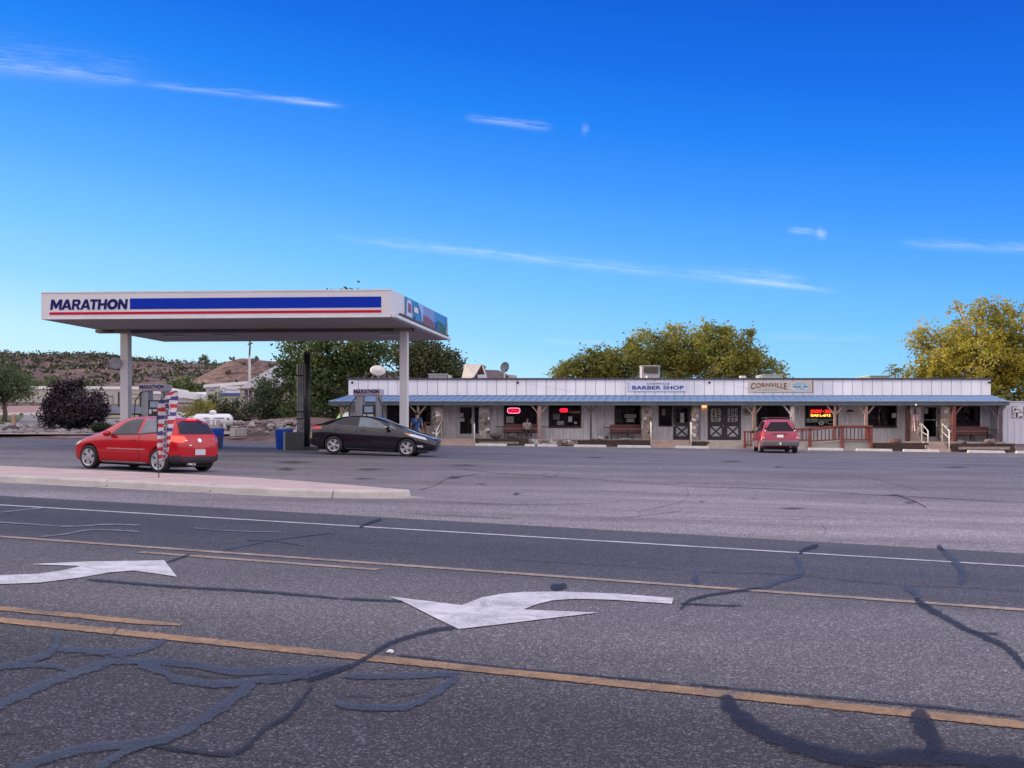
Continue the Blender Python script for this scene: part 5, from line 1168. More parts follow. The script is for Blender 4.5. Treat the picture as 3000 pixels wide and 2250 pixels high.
for y in (1123, 1128, 1133, 1138, 1142): b.box((X(1837.3, Ys), Ys - .006, Z(y + .5, Ys)), (X(1840.9, Ys), Ys - .001, Z(y, Ys)))
b.build('side_strip', mat('lilac_strip', (.32, .32, .52), .5), sg)
sg2 = board('store_sign', 'cream CORNVILLE sign with arched maroon letters and blue oval', 2192, 2380, 1117, 1149, mat('sign_cream', (.50, .465, .41), .5, var=.06))
MAR = mat('maroon_letters', (.16, .03, .03), .5)
vs_, fs_ = text_verts('CORNVILLE', width=1, height=1, bold=.02, spacing=1.05)
x0_, x1_ = X(2200, Ys), X(2305, Ys)
def archpt(u, v):                                   # tall at both ends, short in the middle, along a flat top
    t = 2 * u - 1; bot = lerp(1133.5, 1142.5, t * t); top = 1122
    return Vector((lerp(x0_, x1_, u), Ys - .008, Z(lerp(bot, top, v), Ys)))
MB().add([archpt(v.x, v.y) for v in vs_], fs_).build('lettering', MAR, sg2, fixn=False)
PG = mat('pale_green_letters', (.36, .42, .35), .5)
b = MB(); random.seed(4)
for a, c in ((2222, 2245), (2249, 2281)):
    u = a
    while u < c:
        wdt = random.uniform(1.6, 2.6); b.box((X(u, Ys), Ys - .006, Z(1144, Ys)), (X(u + wdt * .75, Ys), Ys - .001, Z(random.choice((1137.5, 1138.5)), Ys))); u += wdt + .5
b.build('faded_lettering', PG, sg2)
ov = MB(); ov.lathe([(1, 0), (1, .006)], 32, Matrix.Translation((X(2344, Ys), Ys, Z(1134, Ys))) @ Matrix.Rotation(PI / 2, 4, 'X') @ Matrix.Diagonal((.55, .26, 1, 1))); ov.build('oval', mat('oval_pale', (.46, .58, .62), .4), sg2)
ov = MB(); ov.prism([(X(a, Ys), Ys - .012, Z(y, Ys)) for a, y in ((2325, 1126), (2344, 1120), (2363, 1126), (2344, 1123.5))], (0, .005, 0)); ov.box((X(2322, Ys), Ys - .012, Z(1127.5, Ys)), (X(2362, Ys), Ys - .007, Z(1125.6, Ys))); ov.build('oval_crest', mat('oval_teal', (.18, .42, .48), .4), sg2)
b = MB(); random.seed(9)
for a, c, y0, y1 in ((2322, 2346, 1130, 1135.5), (2353, 2367, 1130, 1135), (2332, 2336, 1138.5, 1141), (2340, 2358, 1138, 1141)):
    u = a
    while u < c:
        wdt = random.uniform(1.0, 1.9); b.box((X(u, Ys), Ys - .014, Z(y1, Ys)), (X(u + wdt * .8, Ys), Ys - .009, Z(y0 + random.uniform(0, 1), Ys))); u += wdt + .25
b.build('oval_lettering', mat('oval_blue', (.10, .16, .36), .4), sg2)
b = MB(); b.box((X(2380, Ys), Ys - .02, Z(1150, Ys)), (X(2381.3, Ys), Ys + .04, Z(1117, Ys))); b.build('edge', MAR, sg2)
# small parapet lamps
for i, (px, lab) in enumerate(((1034, 'small box lamp at the left end of the parapet'), (1517, 'small dark lamp on the parapet left of the barber sign'), (2076, 'tiny dark lamp on the parapet between the two signs'), (2893, 'small dark lamp at the right end of the parapet'))):
    root = thing('parapet_lamp', lab, 'lamp', P(px, 1119, W - .15), 'lamps along the parapet')
    MB().box((X(px - 2, W) , W - .20, Z(1122, W)), (X(px + 2, W), W - .09, Z(1119, W))).build('bracket', DKTRIM, root)
    M = Matrix.Translation((X(px, W), W - .2, Z(1119, W))) @ Matrix.Rotation(R(120), 4, 'X'); MB().lathe([(.03, 0), (.08, .12)], 10, M).build('shade', DKTRIM, root)

# ------------------------------------------------------------------ neon and lit signs (they give light)
NEONR = mat('neon_red', (1.0, .015, .05), .4, emit=1.6, var=.02); NEONP = mat('neon_pink', (1.0, .25, .45), .4, emit=1.6, var=.02)
LEDR = mat('led_red', (1.0, .012, .01), .4, emit=3.0, var=.02); LEDY = mat('led_yellow', (1.0, .55, .06), .4, emit=2.2, var=.02)
Yn = W - .06
def oval(px, py, rx, ry, rad, m, name, par):
    b = MB(); b.tube([(X(px + rx * math.copysign(abs(math.cos(a)) ** .45, math.cos(a)), Yn), Yn, Z(py + ry * math.copysign(abs(math.sin(a)) ** .45, math.sin(a)), Yn)) for a in [2 * PI * k / 32 for k in range(33)]], rad, 6, False); return b.build(name, m, par, smooth=True)
n1 = thing('neon_sign', 'large glowing red OPEN neon sign with pink oval border', 'neon sign', P(1505, 1203, Yn), 'neon open signs')
MB().box((X(1489, Yn), Yn + .02, Z(1209.5, Yn)), (X(1521, Yn), Yn + .035, Z(1197, Yn))).build('backing', mat('neon_backing', (.05, .008, .012), .6), n1)
oval(1505, 1203, 18, 7.5, .022, NEONP, 'border_tube', n1); text('lettering', 'OPEN', (X(1491, Yn), Yn - .02, Z(1208, Yn)), FX, FZ, NEONR, n1, width=28 * Yn / F, height=9 * Yn / F, bold=.015)
n2 = thing('neon_sign', 'small glowing red OPEN neon sign in the window with the wooden plank', 'neon sign', P(1651, 1202, Yn), 'neon open signs')
MB().box((X(1642, Yn), Yn + .02, Z(1205, Yn)), (X(1661, Yn), Yn + .035, Z(1198.5, Yn))).build('backing', mat('neon_backing', (.10, .01, .015), .6), n2)
oval(1651.5, 1202, 10.5, 4.6, .024, NEONR, 'border_tube', n2); text('lettering', 'OPEN', (X(1643.5, Yn), Yn - .02, Z(1204.6, Yn)), FX, FZ, NEONR, n2, width=16 * Yn / F, height=5.4 * Yn / F, bold=.035)
tag(MB().prism([P(1662, 1206, Yn), P(1699, 1203.5, Yn), P(1699, 1211, Yn), P(1672, 1210, Yn)], (0, .04, 0)).build('wooden_plank', mat('orange_wood', (.46, .22, .09), .6, var=.15, scale=6)), 'orange wooden plank hung beside the small neon sign', 'plank')
n3 = thing('led_board', 'bright red and yellow scrolling LED board behind the ramp railing', 'led sign', P(2405, 1211, Yn))
MB().box((X(2368, Yn), Yn + .015, Z(1224, Yn)), (X(2444, Yn), Yn + .05, Z(1192, Yn))).build('case', mat('led_case', (.035, .004, .004), .4), n3)
b = MB(); random.seed(3)
text('lettering', 'SUNDAY', (X(2375.5, Yn), Yn, Z(1209.5, Yn)), FX, FZ, LEDR, n3, width=32.5 * Yn / F, height=9 * Yn / F, bold=.05)
text('lettering', '-', (X(2410.5, Yn), Yn, Z(1206.5, Yn)), FX, FZ, LEDR, n3, width=3.5 * Yn / F, height=2 * Yn / F)
text('lettering', 'SAT', (X(2417, Yn), Yn, Z(1209.5, Yn)), FX, FZ, LEDR, n3, width=19 * Yn / F, height=9 * Yn / F, bold=.05)
text('lettering', 'DAS L-6/12', (X(2375.5, Yn), Yn, Z(1220.5, Yn)), FX, FZ, LEDY, n3, width=58 * Yn / F, height=7.6 * Yn / F, bold=.035)
# lit wall lantern
root = thing('wall_lantern', 'lit amber wall lantern beside the double cross braced doors', 'lamp', P(2062, 1190, W - .15))
MB().box((X(2056, W) , W - .28, Z(1194, W)), (X(2068, W), W - .05, Z(1187, W))).build('glass', mat('amber_glow', (1.0, .42, .12), .3, emit=1.7), root, bevel=.02)
MB().box((X(2055, W), W - .30, Z(1186.9, W)), (X(2069, W), W - .03, Z(1185.5, W))).build('cap', FROWN, root)
# dark carved emblem board on the wall and the little painted signs
eb = thing('emblem_plaque', 'dark carved tree shaped plaque on the white wall between two pink posts', 'plaque', P(2491, 1207, W - .05))
MB().prism([P(a, y, W - .03) for a, y in ((2479, 1207), (2482, 1203), (2487, 1200.5), (2493, 1199.5), (2499, 1202), (2502, 1206), (2500, 1208), (2494, 1206.5), (2487, 1207.5))], (0, .028, 0)).build('canopy_shape', mat('emblem_green', (.045, .05, .045), .7), eb)
text('lettering', 'MERCANTILE', P(2479, 1214, W - .012), FX, FZ, mat('emblem_grey', (.13, .12, .13), .7), eb, width=24 * W / F, height=2.6 * W / F)
rs = thing('white_sign', 'weathered white painted sign under the porch left of the minivan', 'sign', P(2190, 1207, W - .05))
MB().box((X(2178, W), W - .05, Z(1217, W)), (X(2204, W), W - .004, Z(1197, W))).build('panel', mat('weathered_white', (.34, .32, .30), .8, var=.2, scale=5), rs)
text('lettering', 'Rita', P(2183, 1210, W - .056), FX, FZ, INK, rs, height=9 * W / F, bold=.01)
b = MB(); b.bar(P(2194, 1209, W - .056), P(2202, 1208, W - .056), .05, .004, up=(0, 1, 0)); b.build('underline', INK, rs)

# ------------------------------------------------------------------ things on the roof
def dish(px, py, rx, ry, Y, yaw, pitch, m, label, armd):
    root = thing('satellite_dish', label, 'satellite dish', P(px, 1110, Y), 'satellite dishes on the roof')
    Rd = rx * Y / F
    M = Matrix.Translation(P(px, py, Y)) @ Matrix.Rotation(yaw, 4, 'Z') @ Matrix.Rotation(pitch, 4, 'X') @ Matrix.Diagonal((1, ry / rx, 1, 1))
    MB().lathe([(.01, .10 * Rd * 2), (.35 * Rd, .075 * Rd * 2), (.7 * Rd, .03 * Rd * 2), (Rd, -.04), (Rd, -.055), (.7 * Rd, .015 + .03 * Rd * 2), (.01, .012 + .10 * Rd * 2)], 28, M, cap=False).build('reflector', m, root, smooth=True)
    a = MB(); c = P(px, py, Y); d = (M.to_3x3() @ Vector((0, 0, -1))).normalized()
    a.tube([c + Vector((0, 0, -Rd * .8)) + d * .05, c + d * Rd * armd + Vector((0, 0, -Rd * .3))], .018, 6); a.box(tuple(c + d * Rd * armd + Vector((-.06, -.06, -Rd * .3 - .06))), tuple(c + d * Rd * armd + Vector((.06, .06, -Rd * .3 + .06)))); a.build('feed_arm', DKTRIM, root)
    MB().tube([P(px, 1112, Y + .2), P(px, py, Y + .12)], .03, 8).build('mast', ALU, root)
dish(1108, 1085, 24, 16, 66, R(25), R(75), mat('dish_cream', (.62, .60, .56), .5), 'cream oval satellite dish facing the street at the left end of the roof', .9)
dish(1478, 1075, 13.5, 16, 67, R(200), R(70), mat('dish_grey', (.22, .26, .30), .5), 'round grey satellite dish seen from behind above the brown roof', 1.2)
def unit(label, p0, p1, y0, Y, d, m, name='roof_unit', cat='rooftop unit', ybase=1112):
    root = thing(name, label, cat, (X((p0 + p1) / 2, Y), Y, Z(ybase, Y)), 'units on the store roof' if name == 'roof_unit' else None)
    MB().box((X(p0, Y), Y, Z(ybase, Y)), (X(p1, Y), Y + d, Z(y0, Y))).build('casing', m, root, bevel=.02)
    MB().box((X(p0, Y) - .04, Y - .04, Z(y0, Y)), (X(p1, Y) + .04, Y + d + .04, Z(y0, Y) + .04)).build('lid', mat('unit_lid', (.45, .47, .45), .5), root)
    return root
u = unit('low grey rooftop cooler behind the cypress tree end of the parapet', 1256, 1310, 1097, 67, 1.2, mat('unit_grey', (.20, .20, .24), .6)); MB().box((X(1256, 66.9), 66.88, Z(1110, 67)), (X(1310, 66.9), 66.96, Z(1107.5, 67))).build('skid', WHITE, u)
MB().box((X(1312, 67), 67.05, Z(1111, 67)), (X(1321, 67), 68.1, Z(1099, 67))).build('grille', ALU, u)
u = unit('tall grey vent housing with dark louvre above the barber sign', 1880, 1933, 1072.5, 66.2, 1.0, mat('vent_lilac', (.36, .34, .38), .6)); MB().box((X(1886, 66.2), 66.12, Z(1093, 66.2)), (X(1928, 66.2), 66.19, Z(1075, 66.2))).build('louvre', siding('louvre_dark', (.06, .055, .05), .1, .6), u); MB().tube([P(1895, 1111, 66.1), P(1895, 1101, 66.1)], .06, 8).build('pipe', WHITE, u)
u = unit('pale green rounded rooftop cooler behind the CORNVILLE sign', 2231, 2293, 1099.5, 66.5, 1.4, mat('unit_green', (.30, .37, .35), .6)); MB().box((X(2226, 66.5), 66.6, Z(1111, 66.5)), (X(2230.5, 66.5), 67.6, Z(1101, 66.5))).build('end_cap', ALU, u)
unit('flat grey green rooftop unit near the right end of the parapet', 2548, 2605, 1101.5, 66.5, 2.6, mat('unit_sage', (.22, .26, .23), .6))
root = thing('skylight', 'tilted white skylight panel on the roof left of the CORNVILLE sign', 'skylight', P(2180, 1112, 66))
MB().prism([P(2173, 1113, 66), P(2190, 1113, 66), P(2184, 1100.5, 66), P(2170, 1100.5, 66)], (0, .5, 0)).build('panel', mat('skylight_white', (.62, .62, .60), .4), root)
# houses behind
Yh = 80
root = thing('gabled_house', 'grey gabled house roof rising behind the cypress tree', 'house', P(1400, 1130, Yh))
MB().prism([P(1362, 1066, Yh + 1), P(1411, 1067, Yh), P(1388, 1105, Yh - 1), P(1350, 1118, Yh)], (.3, 3, 0)).build('roof', mat('grey_shingle', (.33, .32, .33), .8, var=.15), root)
MB().prism([P(1411, 1068, Yh), P(1427, 1110, Yh), P(1384, 1110, Yh)], (0, .3, 0)).build('gable', mat('maroon_gable', (.10, .045, .045), .8), root)
MB().prism([P(1411, 1067, Yh - .5), P(1416, 1074, Yh - .5), P(1428, 1110, Yh - .5), P(1424, 1110, Yh - .5)], (0, .4, 0)).build('bargeboard', WHITE, root)
MB().box(tuple(P(1399, 1113, Yh - .6)), tuple(P(1426, 1098, Yh - .3))).build('porch_front', mat('porch_pale', (.5, .5, .56), .6), root)
root = thing('brown_roof_house', 'low house with brown shingle roof behind the round grey dish', 'house', P(1455, 1130, Yh + 6))
MB().prism([P(1416, 1083, 86), P(1460, 1084.5, 86), P(1485, 1096, 86), P(1487, 1116, 86), P(1425, 1116, 86)], (0, 5, 0)).build('roof', mat('brown_shingle', (.22, .18, .19), .85, var=.2, scale=3, bump=.3), root)
MB().prism([P(1487, 1097, 86), P(1513, 1100, 86), P(1516, 1116, 86), P(1487, 1116, 86)], (0, 4, 0)).build('wall', mat('pale_stucco', (.42, .38, .38), .8, var=.1), root)
MB().box(tuple(P(1485, 1115, 85.9)), tuple(P(1489, 1099, 85.9) + Vector((0, .1, 0)))).build('downpipe', mat('brown_pipe', (.08, .04, .04), .7), root)

# ------------------------------------------------------------------ neighbour building at right
Yn2 = 62.9
NBW = mat('neighbour_white', (.56, .55, .62), .55, var=.05, scale=1.0)
x0, x1 = X(2938, Yn2), X(3140, Yn2)
nbz = Z(1301, Yn2)
root = thing('neighbour_building', 'white board and batten building at the right edge with a pictogram sign', 'building', (x0, Yn2, nbz))
b = MB(); b.box((x0, Yn2, nbz), (x1, Yn2 + 7, Z(1177.5, Yn2)))
for px in (2954, 2973, 2992, 3011, 3030): b.box((X(px, Yn2) - .025, Yn2 - .025, nbz + .05), (X(px, Yn2) + .025, Yn2 - .0, Z(1231 if 2960 < px < 3000 else 1196, Yn2)))
b.build('wall', NBW, root)
b = MB(); b.box((x0 - .06, Yn2 - .06, Z(1177.4, Yn2)), (x1, Yn2 + 7.1, Z(1175.5, Yn2))); b.build('roof_edge', mat('edge_light', (.64, .63, .66), .5), root)
b = MB(); b.box((x0 + .1, Yn2 + .15, pave(x0, Yn2) - .3), (x1, Yn2 + 6.8, nbz - .002)); b.build('plinth', mat('plinth_pinkgrey', (.33, .27, .28), .9, var=.15), root)
pc = thing('pictogram_sign', 'square sign of black silhouette pictures on the white building at right', 'sign', P(2982, 1207, Yn2))
Yq = Yn2 - .03
MB().box((X(2966, Yq), Yq - .03, Z(1224, Yq)), (X(3000, Yq), Yq + .001, Z(1190, Yq))).build('panel', mat('sign_ivory', (.60, .58, .60), .6), pc)
b = MB()
def pg(pts): b.prism([P(a, y, Yq - .045) for a, y in pts], (0, .012, 0))
pg([(2966, 1208.2), (3000, 1208.2), (3000, 1209.6), (2966, 1209.6)]); pg([(2998.6, 1191), (3000, 1191), (3000, 1223), (2998.6, 1223)]); pg([(2966, 1191), (2982, 1191), (2982, 1192), (2966, 1192)]); pg([(2966, 1192), (2967.4, 1192), (2967.4, 1205), (2966, 1206)])
pg([(2968, 1205), (2972, 1200), (2973.5, 1194.5), (2976, 1197.5), (2981, 1198.5), (2978, 1200), (2975.5, 1202.5)]); pg([(2981, 1197.6), (2987, 1200), (2990, 1204), (2994, 1206.5), (2991, 1206.8), (2987, 1203)])
pg([(2966, 1211), (2969, 1213.5), (2973, 1215), (2972, 1217), (2967, 1215.5)]); pg([(2966, 1221.5), (2973.5, 1221.5), (2971, 1223.2), (2966, 1223.2)]); pg([(2976.5, 1210), (2982, 1210), (2981.5, 1223), (2976.5, 1223)]); pg([(2985, 1222), (2991, 1218.5), (2997, 1222.5), (2992, 1223.3), (2986, 1223.3)])
b.build('silhouettes', INK, pc)
# ------------------------------------------------------------------ along the porch: benches, planters, wheel stops, rails
def bench(p0, p1, label, Y=63.5):
    """slatted bench with fold-out arm boards; p0..p1 is the back's width in the photo"""
    x0, x1 = X(p0, Y), X(p1, Y); xm = (x0 + x1) / 2; z = zfl(xm)
    root = thing('porch_bench', label, 'bench', (xm, Y, z), 'wooden benches along the porch')
    b = MB()
    for za, zb in ((.66, .90), (.36, .60)): b.box((x0, Y + .22, z + za), (x1, Y + .27, z + zb))
    b.build('backrest', REDWOOD, root, bevel=.008)
    MB().box((x0 - .05, Y + .18, z + .62), (x1 + .05, Y + .219, z + .655)).build('back_rail', mat('rail_tan', (.30, .19, .16), .7, var=.2), root)
    s = MB()
    for k in range(3): s.box((x0, Y - .22 + k * .14, z + .42), (x1, Y - .22 + k * .14 + .12, z + .46))
    s.build('seat', REDWOOD, root, bevel=.006)
    for xx in (x0 + .08, xm, x1 - .08):
        l = MB(); l.bar((xx, Y - .18, z), (xx, Y - .18, z + .42), .07); l.bar((xx, Y + .2, z), (xx, Y + .245, z + .7), .07); l.bar((xx, Y - .18, z + .38), (xx, Y + .22, z + .38), .05); l.build('leg', DKTRIM, root)
    for s_ in (-1, 1):
        e = x0 if s_ < 0 else x1
        a = MB(); a.box((e, Y - .2, z + .70), (e + s_ * .42, Y + .25, z + .755)); a.build('arm_board', DKTRIM, root, bevel=.008)
bench(1475, 1583, 'red brown bench under the large neon sign with a person on it')
bench(1788, 1892, 'red brown bench under the barber shop window behind the stone pillar')
bench(2797, 2902, 'red brown bench at the right end of the porch under the last window')
def planter(p0, p1, y0, y1, label, Y=62.0, m=None, step=None):
    x0, x1 = X(p0, Y), X(p1, Y)
    za, zb = Z(y1, Y), Z(y0, Y)
    root = thing('timber_planter', label, 'planter', ((x0 + x1) / 2, Y, za), 'railroad tie planters along the porch')
    n = 3; h = (zb - za) / n
    for k in range(n):
        MB().box((x0 + .03 * (k % 2), Y - .02 * (n - k), za + k * h - (.1 if k == 0 else 0)), (x1 - .03 * (k % 2), Y + .22 - .02 * (n - k), za + (k + 1) * h - .008)).build('timber', m or TIE, root, bevel=.015)
    for xx in (x0, x1 - .22): MB().box((xx, Y + .23, za - .1), (xx + .22, Y + .49, zb - .02)).build('end_timber', m or TIE, root)
    MB().box((x0 + .2, Y + .2, za - .1), (x1 - .2, 62.49, zb - .05)).build('soil', mat('planter_soil', (.14, .10, .085), .95, var=.3, scale=3), root)
planter(1392, 1548, 1284.5, 1300, 'dark timber planter in front of the bench with the seated person')
planter(1693, 1906, 1289, 1304.5, 'long dark timber planter in front of the barber shop bench')
planter(2030, 2077, 1293, 1306, 'short dark timber planter under the stone pillar by the double doors')
planter(2558, 2720, 1297, 1316, 'dark timber planter with a brown boulder right of the red ramp')
planter(2785, 2973, 1299, 1320, 'dark timber planter below the last porch bench')
for p0, p1, y0, y1 in ((1404, 1520, 1294, 1301), (2808, 2958, 1309, 1317)):
    tag(MB().box((X(p0, 61.8), 61.76, Z(y1, 61.8)), (X(p1, 61.8), 61.84, Z(y0, 61.8))).build('plank', mat('olive_plank', (.20, .19, .13), .8, var=.25, scale=4) if p0 < 2000 else mat('pinkish_plank', (.30, .24, .21), .8, var=.25, scale=4)), 'olive plank leaning on the planter below the seated person' if p0 < 2000 else 'pale pinkish plank along the planter under the last bench', 'plank', 'planks on the planters')
# stone retaining wall segment
Yw_ = 61.9
root = thing('stone_retaining_wall', 'low wall of brown cobbles below the porch between two timber planters', 'wall', (X(1620, Yw_), Yw_, pave(X(1620, Yw_), Yw_)))
b = MB(); random.seed(8)
for i in range(78):
    px = random.uniform(1552, 1690); py = random.uniform(1290, 1302.5); r = random.uniform(.09, .15)
    b.blob(P(px, py, Yw_ + random.uniform(-.02, .06)), (r * 1.25, r * .8, r), i, .35, 1)
b.build('cobbles', STONE, root)
MB().box((X(1550, Yw_), Yw_ + .04, Z(1306, Yw_)), (X(1692, Yw_), 62.49, Z(1289, Yw_))).build('core', mat('mortar_core', (.17, .14, .13), .95, var=.2), root)
def boulder(px, py, rx, ry, Y, label, i, cols=((.13, .09, .085), (.21, .16, .15))):
    p = P(px, py, Y); s = Y / F
    tag(MB().blob(p, (rx * s, .28, ry * s), i, .35, 2).build('boulder', stonemat('boulder_stone', [cols[0], cols[1]], .7, cols[0]), smooth=True), label, 'boulder', 'boulders on the porch planters')
boulder(1452, 1277, 16, 9, 62.2, 'dark flat topped boulder left of the bench with the person', 1, ((.08, .075, .075), (.14, .13, .13)))
boulder(1502, 1279, 17, 10, 62.2, 'dark rounded boulder under the bench with the person', 2, ((.07, .065, .06), (.13, .12, .11)))
boulder(1758, 1284, 9, 6, 62.2, 'pale round stone left of the barber bench', 3, ((.3, .28, .26), (.42, .4, .37)))
boulder(1738, 1287, 12, 3.5, 62.2, 'low brown stone on the planter by the thin dark post', 4)
boulder(1830, 1287, 20, 4.5, 62.2, 'low wide flat stone under the barber bench', 5, ((.2, .17, .16), (.3, .27, .25)))
boulder(1862, 1288, 8, 4, 62.2, 'small reddish stone right under the barber bench', 6, ((.28, .15, .13), (.36, .2, .18)))
boulder(2620, 1294, 21, 9, 62.2, 'brown pointed boulder on the planter right of the ramp', 7, ((.14, .075, .065), (.2, .12, .105)))
boulder(2818, 1296, 13, 7, 62.2, 'dark grey boulder on the left of the last planter', 8, ((.07, .065, .07), (.13, .12, .12)))
boulder(2900, 1294, 18, 9, 62.2, 'brown boulder near the right end of the last planter', 9)
tag(MB().box((X(1773, 62.3), 62.2, Z(1286, 62.3)), (X(1782, 62.3), 62.5, Z(1277, 62.3))).build('lantern_box', mat('box_black', (.04, .04, .045), .6, var=.6, scale=14), bevel=.01), 'small black patterned box left of the barber bench leg', 'box')
# concrete wheel stops
STOPM = mat('wheel_stop_concrete', (.58, .555, .535), .85, var=.12, scale=3)
SL = [('leftmost long wheel stop below the left glass door planter', 1392, 1486), ('short wheel stop in front of the stone retaining wall', 1536, 1568), ('wheel stop below the cobble wall, right of the pink post', 1573, 1634), ('chipped wheel stop below the thin dark post', 1680, 1777), ('wheel stop below the barber bench planter', 1808, 1907), ('wheel stop left of the double door steps', 1978, 2077), ('wheel stop below the middle of the red ramp railing', 2367, 2471), ('wheel stop below the right end of the red ramp', 2507, 2614), ('wheel stop below the planter left of the right hand steps', 2645, 2752), ('wheel stop below the last bench planter', 2834, 2944), ('wheel stop at the far right edge in front of the neighbour building', 2975, 3050)]
for lab, p0, p1 in SL:
    Y = 60.9; x0, x1 = X(p0, Y), X(p1, Y); za, zb = pave(x0, Y), pave(x1, Y)
    b = MB(); b.add([(x0, Y - .11, za), (x1, Y - .11, zb), (x1, Y + .11, zb), (x0, Y + .11, za), (x0 + .04, Y - .07, za + .15), (x1 - .04, Y - .07, zb + .15), (x1 - .04, Y + .07, zb + .15), (x0 + .04, Y + .07, za + .15)], [(0, 3, 2, 1), (4, 5, 6, 7), (0, 1, 5, 4), (1, 2, 6, 5), (2, 3, 7, 6), (3, 0, 4, 7)])
    tag(b.build('wheel_stop', STOPM, bevel=.02), lab, 'wheel stop', 'white concrete wheel stops in front of the store')
# pale concrete apron strip along the porch
b = MB(); xs = [X(1270, 61) + i * 1.5 for i in range(28)]
for a, c in zip(xs, xs[1:]): b.add([(a, 61.0, pave(a, 61) + .012), (c, 61.0, pave(c, 61) + .012), (c, 62.49, pave(c, 62.4) + .02), (a, 62.49, pave(a, 62.4) + .02)], [(0, 1, 2, 3)])
struct(b.build('apron', mat('apron_concrete', (.38, .345, .33), .9, var=.2, scale=1.5), fixn=False))
# white tube handrails
RAILW = paint('rail_white', (.70, .68, .66), .35)
def rail_inclined(pa, pb, ya0, ya1, yb0, yb1, label):
    Y0, Y1 = 62.7, 61.4
    root = thing('handrail', label, 'handrail', P(pa, ya1, Y0), 'white handrails at the steps')
    b = MB(); a0, a1, b0, b1 = P(pa, ya0, Y0), P(pa, ya1, Y0), P(pb, yb0, Y1), P(pb, yb1, Y1)
    b.tube([a1, a0, b0, b1], .032, 8); b.build('frame', RAILW, root, smooth=True)
    m = MB(); m.tube([lerp(a0, a1, .42), lerp(b0, b1, .40)], .026, 8); m.build('mid_rail', RAILW, root, smooth=True)
rail_inclined(2701, 2719, 1241, 1296, 1263, 1298, 'white handrail left of the right hand glass door steps')
rail_inclined(2761, 2781, 1241, 1296, 1263, 1318, 'white handrail right of the right hand glass door steps')
rail_inclined(1388.5, 1390, 1234, 1282, 1248, 1299, 'white handrail at the left glass door steps')
rail_inclined(1293, 1278, 1234, 1284, 1262, 1300, 'white handrail beside the far left stone pillar')
rail_inclined(1906, 1907.5, 1234, 1285, 1240, 1305, 'white handrail in front of the barber bench stone pillar')
rail_inclined(2023, 2025, 1235, 1288, 1240, 1306, 'white handrail right of the single cross braced door')
# red timber ramp railing and its ramp
Yr1 = 61.3
REDR = mat('ramp_redwood', (.20, .050, .042), .6, var=.2, scale=4)
rr = thing('ramp_railing', 'red painted timber railing along the wheelchair ramp', 'railing', P(2440, 1315, Yr1))
def rb(name, p0, y0, p1, y1, w=.11, Y=Yr1, par=rr, m=REDR, d=.11):
    return MB().bar(P(p0, y0, Y), P(p1, y1, Y), w, d, up=(0, 1, 0)).build(name, m, par)
for px, yt, yb in ((2373, 1255, 1314), (2446, 1252, 1287), (2468, 1249, 1314), (2537, 1249, 1288), (2552, 1249, 1316), (2182, 1265, 1314), (2330, 1262, 1312)):
    rb('post', px, yb, px, yt, .17 if px in (2468, 2552, 2373) else .13)
rb('handrail', 2326, 1258, 2455, 1249, .10, d=.16); rb('handrail', 2455, 1248.6, 2556, 1248.6, .10, d=.16)
rb('top_rail', 2326, 1263.5, 2455, 1253, .06); rb('top_rail', 2455, 1252.6, 2552, 1252.6, .06)
rb('bottom_rail', 2326, 1290, 2370, 1289, .09); rb('bottom_rail', 2376, 1292, 2465, 1287.5, .08); rb('bottom_rail', 2471, 1287.5, 2550, 1288.5, .09)
MB().box(tuple(P(2540, 1288, Yr1 + .03)), tuple(P(2550, 1254, Yr1 + .08))).build('end_board', mat('orange_board', (.30, .105, .06), .6, var=.15), rr)
for px in [2337, 2347, 2352, 2362] + [2384, 2395, 2407, 2418, 2429, 2440] + [2456, 2460] + [2480.5, 2492, 2503, 2514, 2525]:
    rb('baluster', px, 1289, px, 1254 if px > 2440 else 1258, .045, d=.045, m=mat('dark_baluster', (.06, .03, .035), .6) if px == 2337 else bpy.data.materials['dark_baluster'])
rb('top_rail', 2178, 1265, 2230, 1265, .10, d=.16); rb('bottom_rail', 2182, 1304.5, 2230, 1304.5, .09); rb('baluster', 2200, 1304, 2200, 1266, .06); rb('baluster', 2191, 1304, 2191, 1266, .03)
rp = thing('wheelchair_ramp', 'pale concrete wheelchair ramp behind the red railing', 'ramp', P(2440, 1315, Yr1 + .2))
b = MB(); y0, y1 = Yr1 + .12, 62.49
pa, pb_, pc_ = X(2200, Yr1), X(2470, Yr1), X(2550, Yr1)
def rz(x): return lerp(pave(x, 61) + .03, Z(1291, Yr1), min(1, max(0, (x - pa) / (pb_ - pa))))
xs = [lerp(pa, pc_, i / 14) for i in range(15)]
for a, c in zip(xs, xs[1:]): b.add([(a, y0, rz(a)), (c, y0, rz(c)), (c, y1, rz(c)), (a, y1, rz(a)), (a, y0, pave(a, 61) - .2), (c, y0, pave(c, 61) - .2)], [(0, 1, 2, 3), (4, 5, 1, 0)])
b.build('slab', mat('ramp_concrete', (.40, .385, .35), .9, var=.18, scale=1.4), rp, fixn=False)
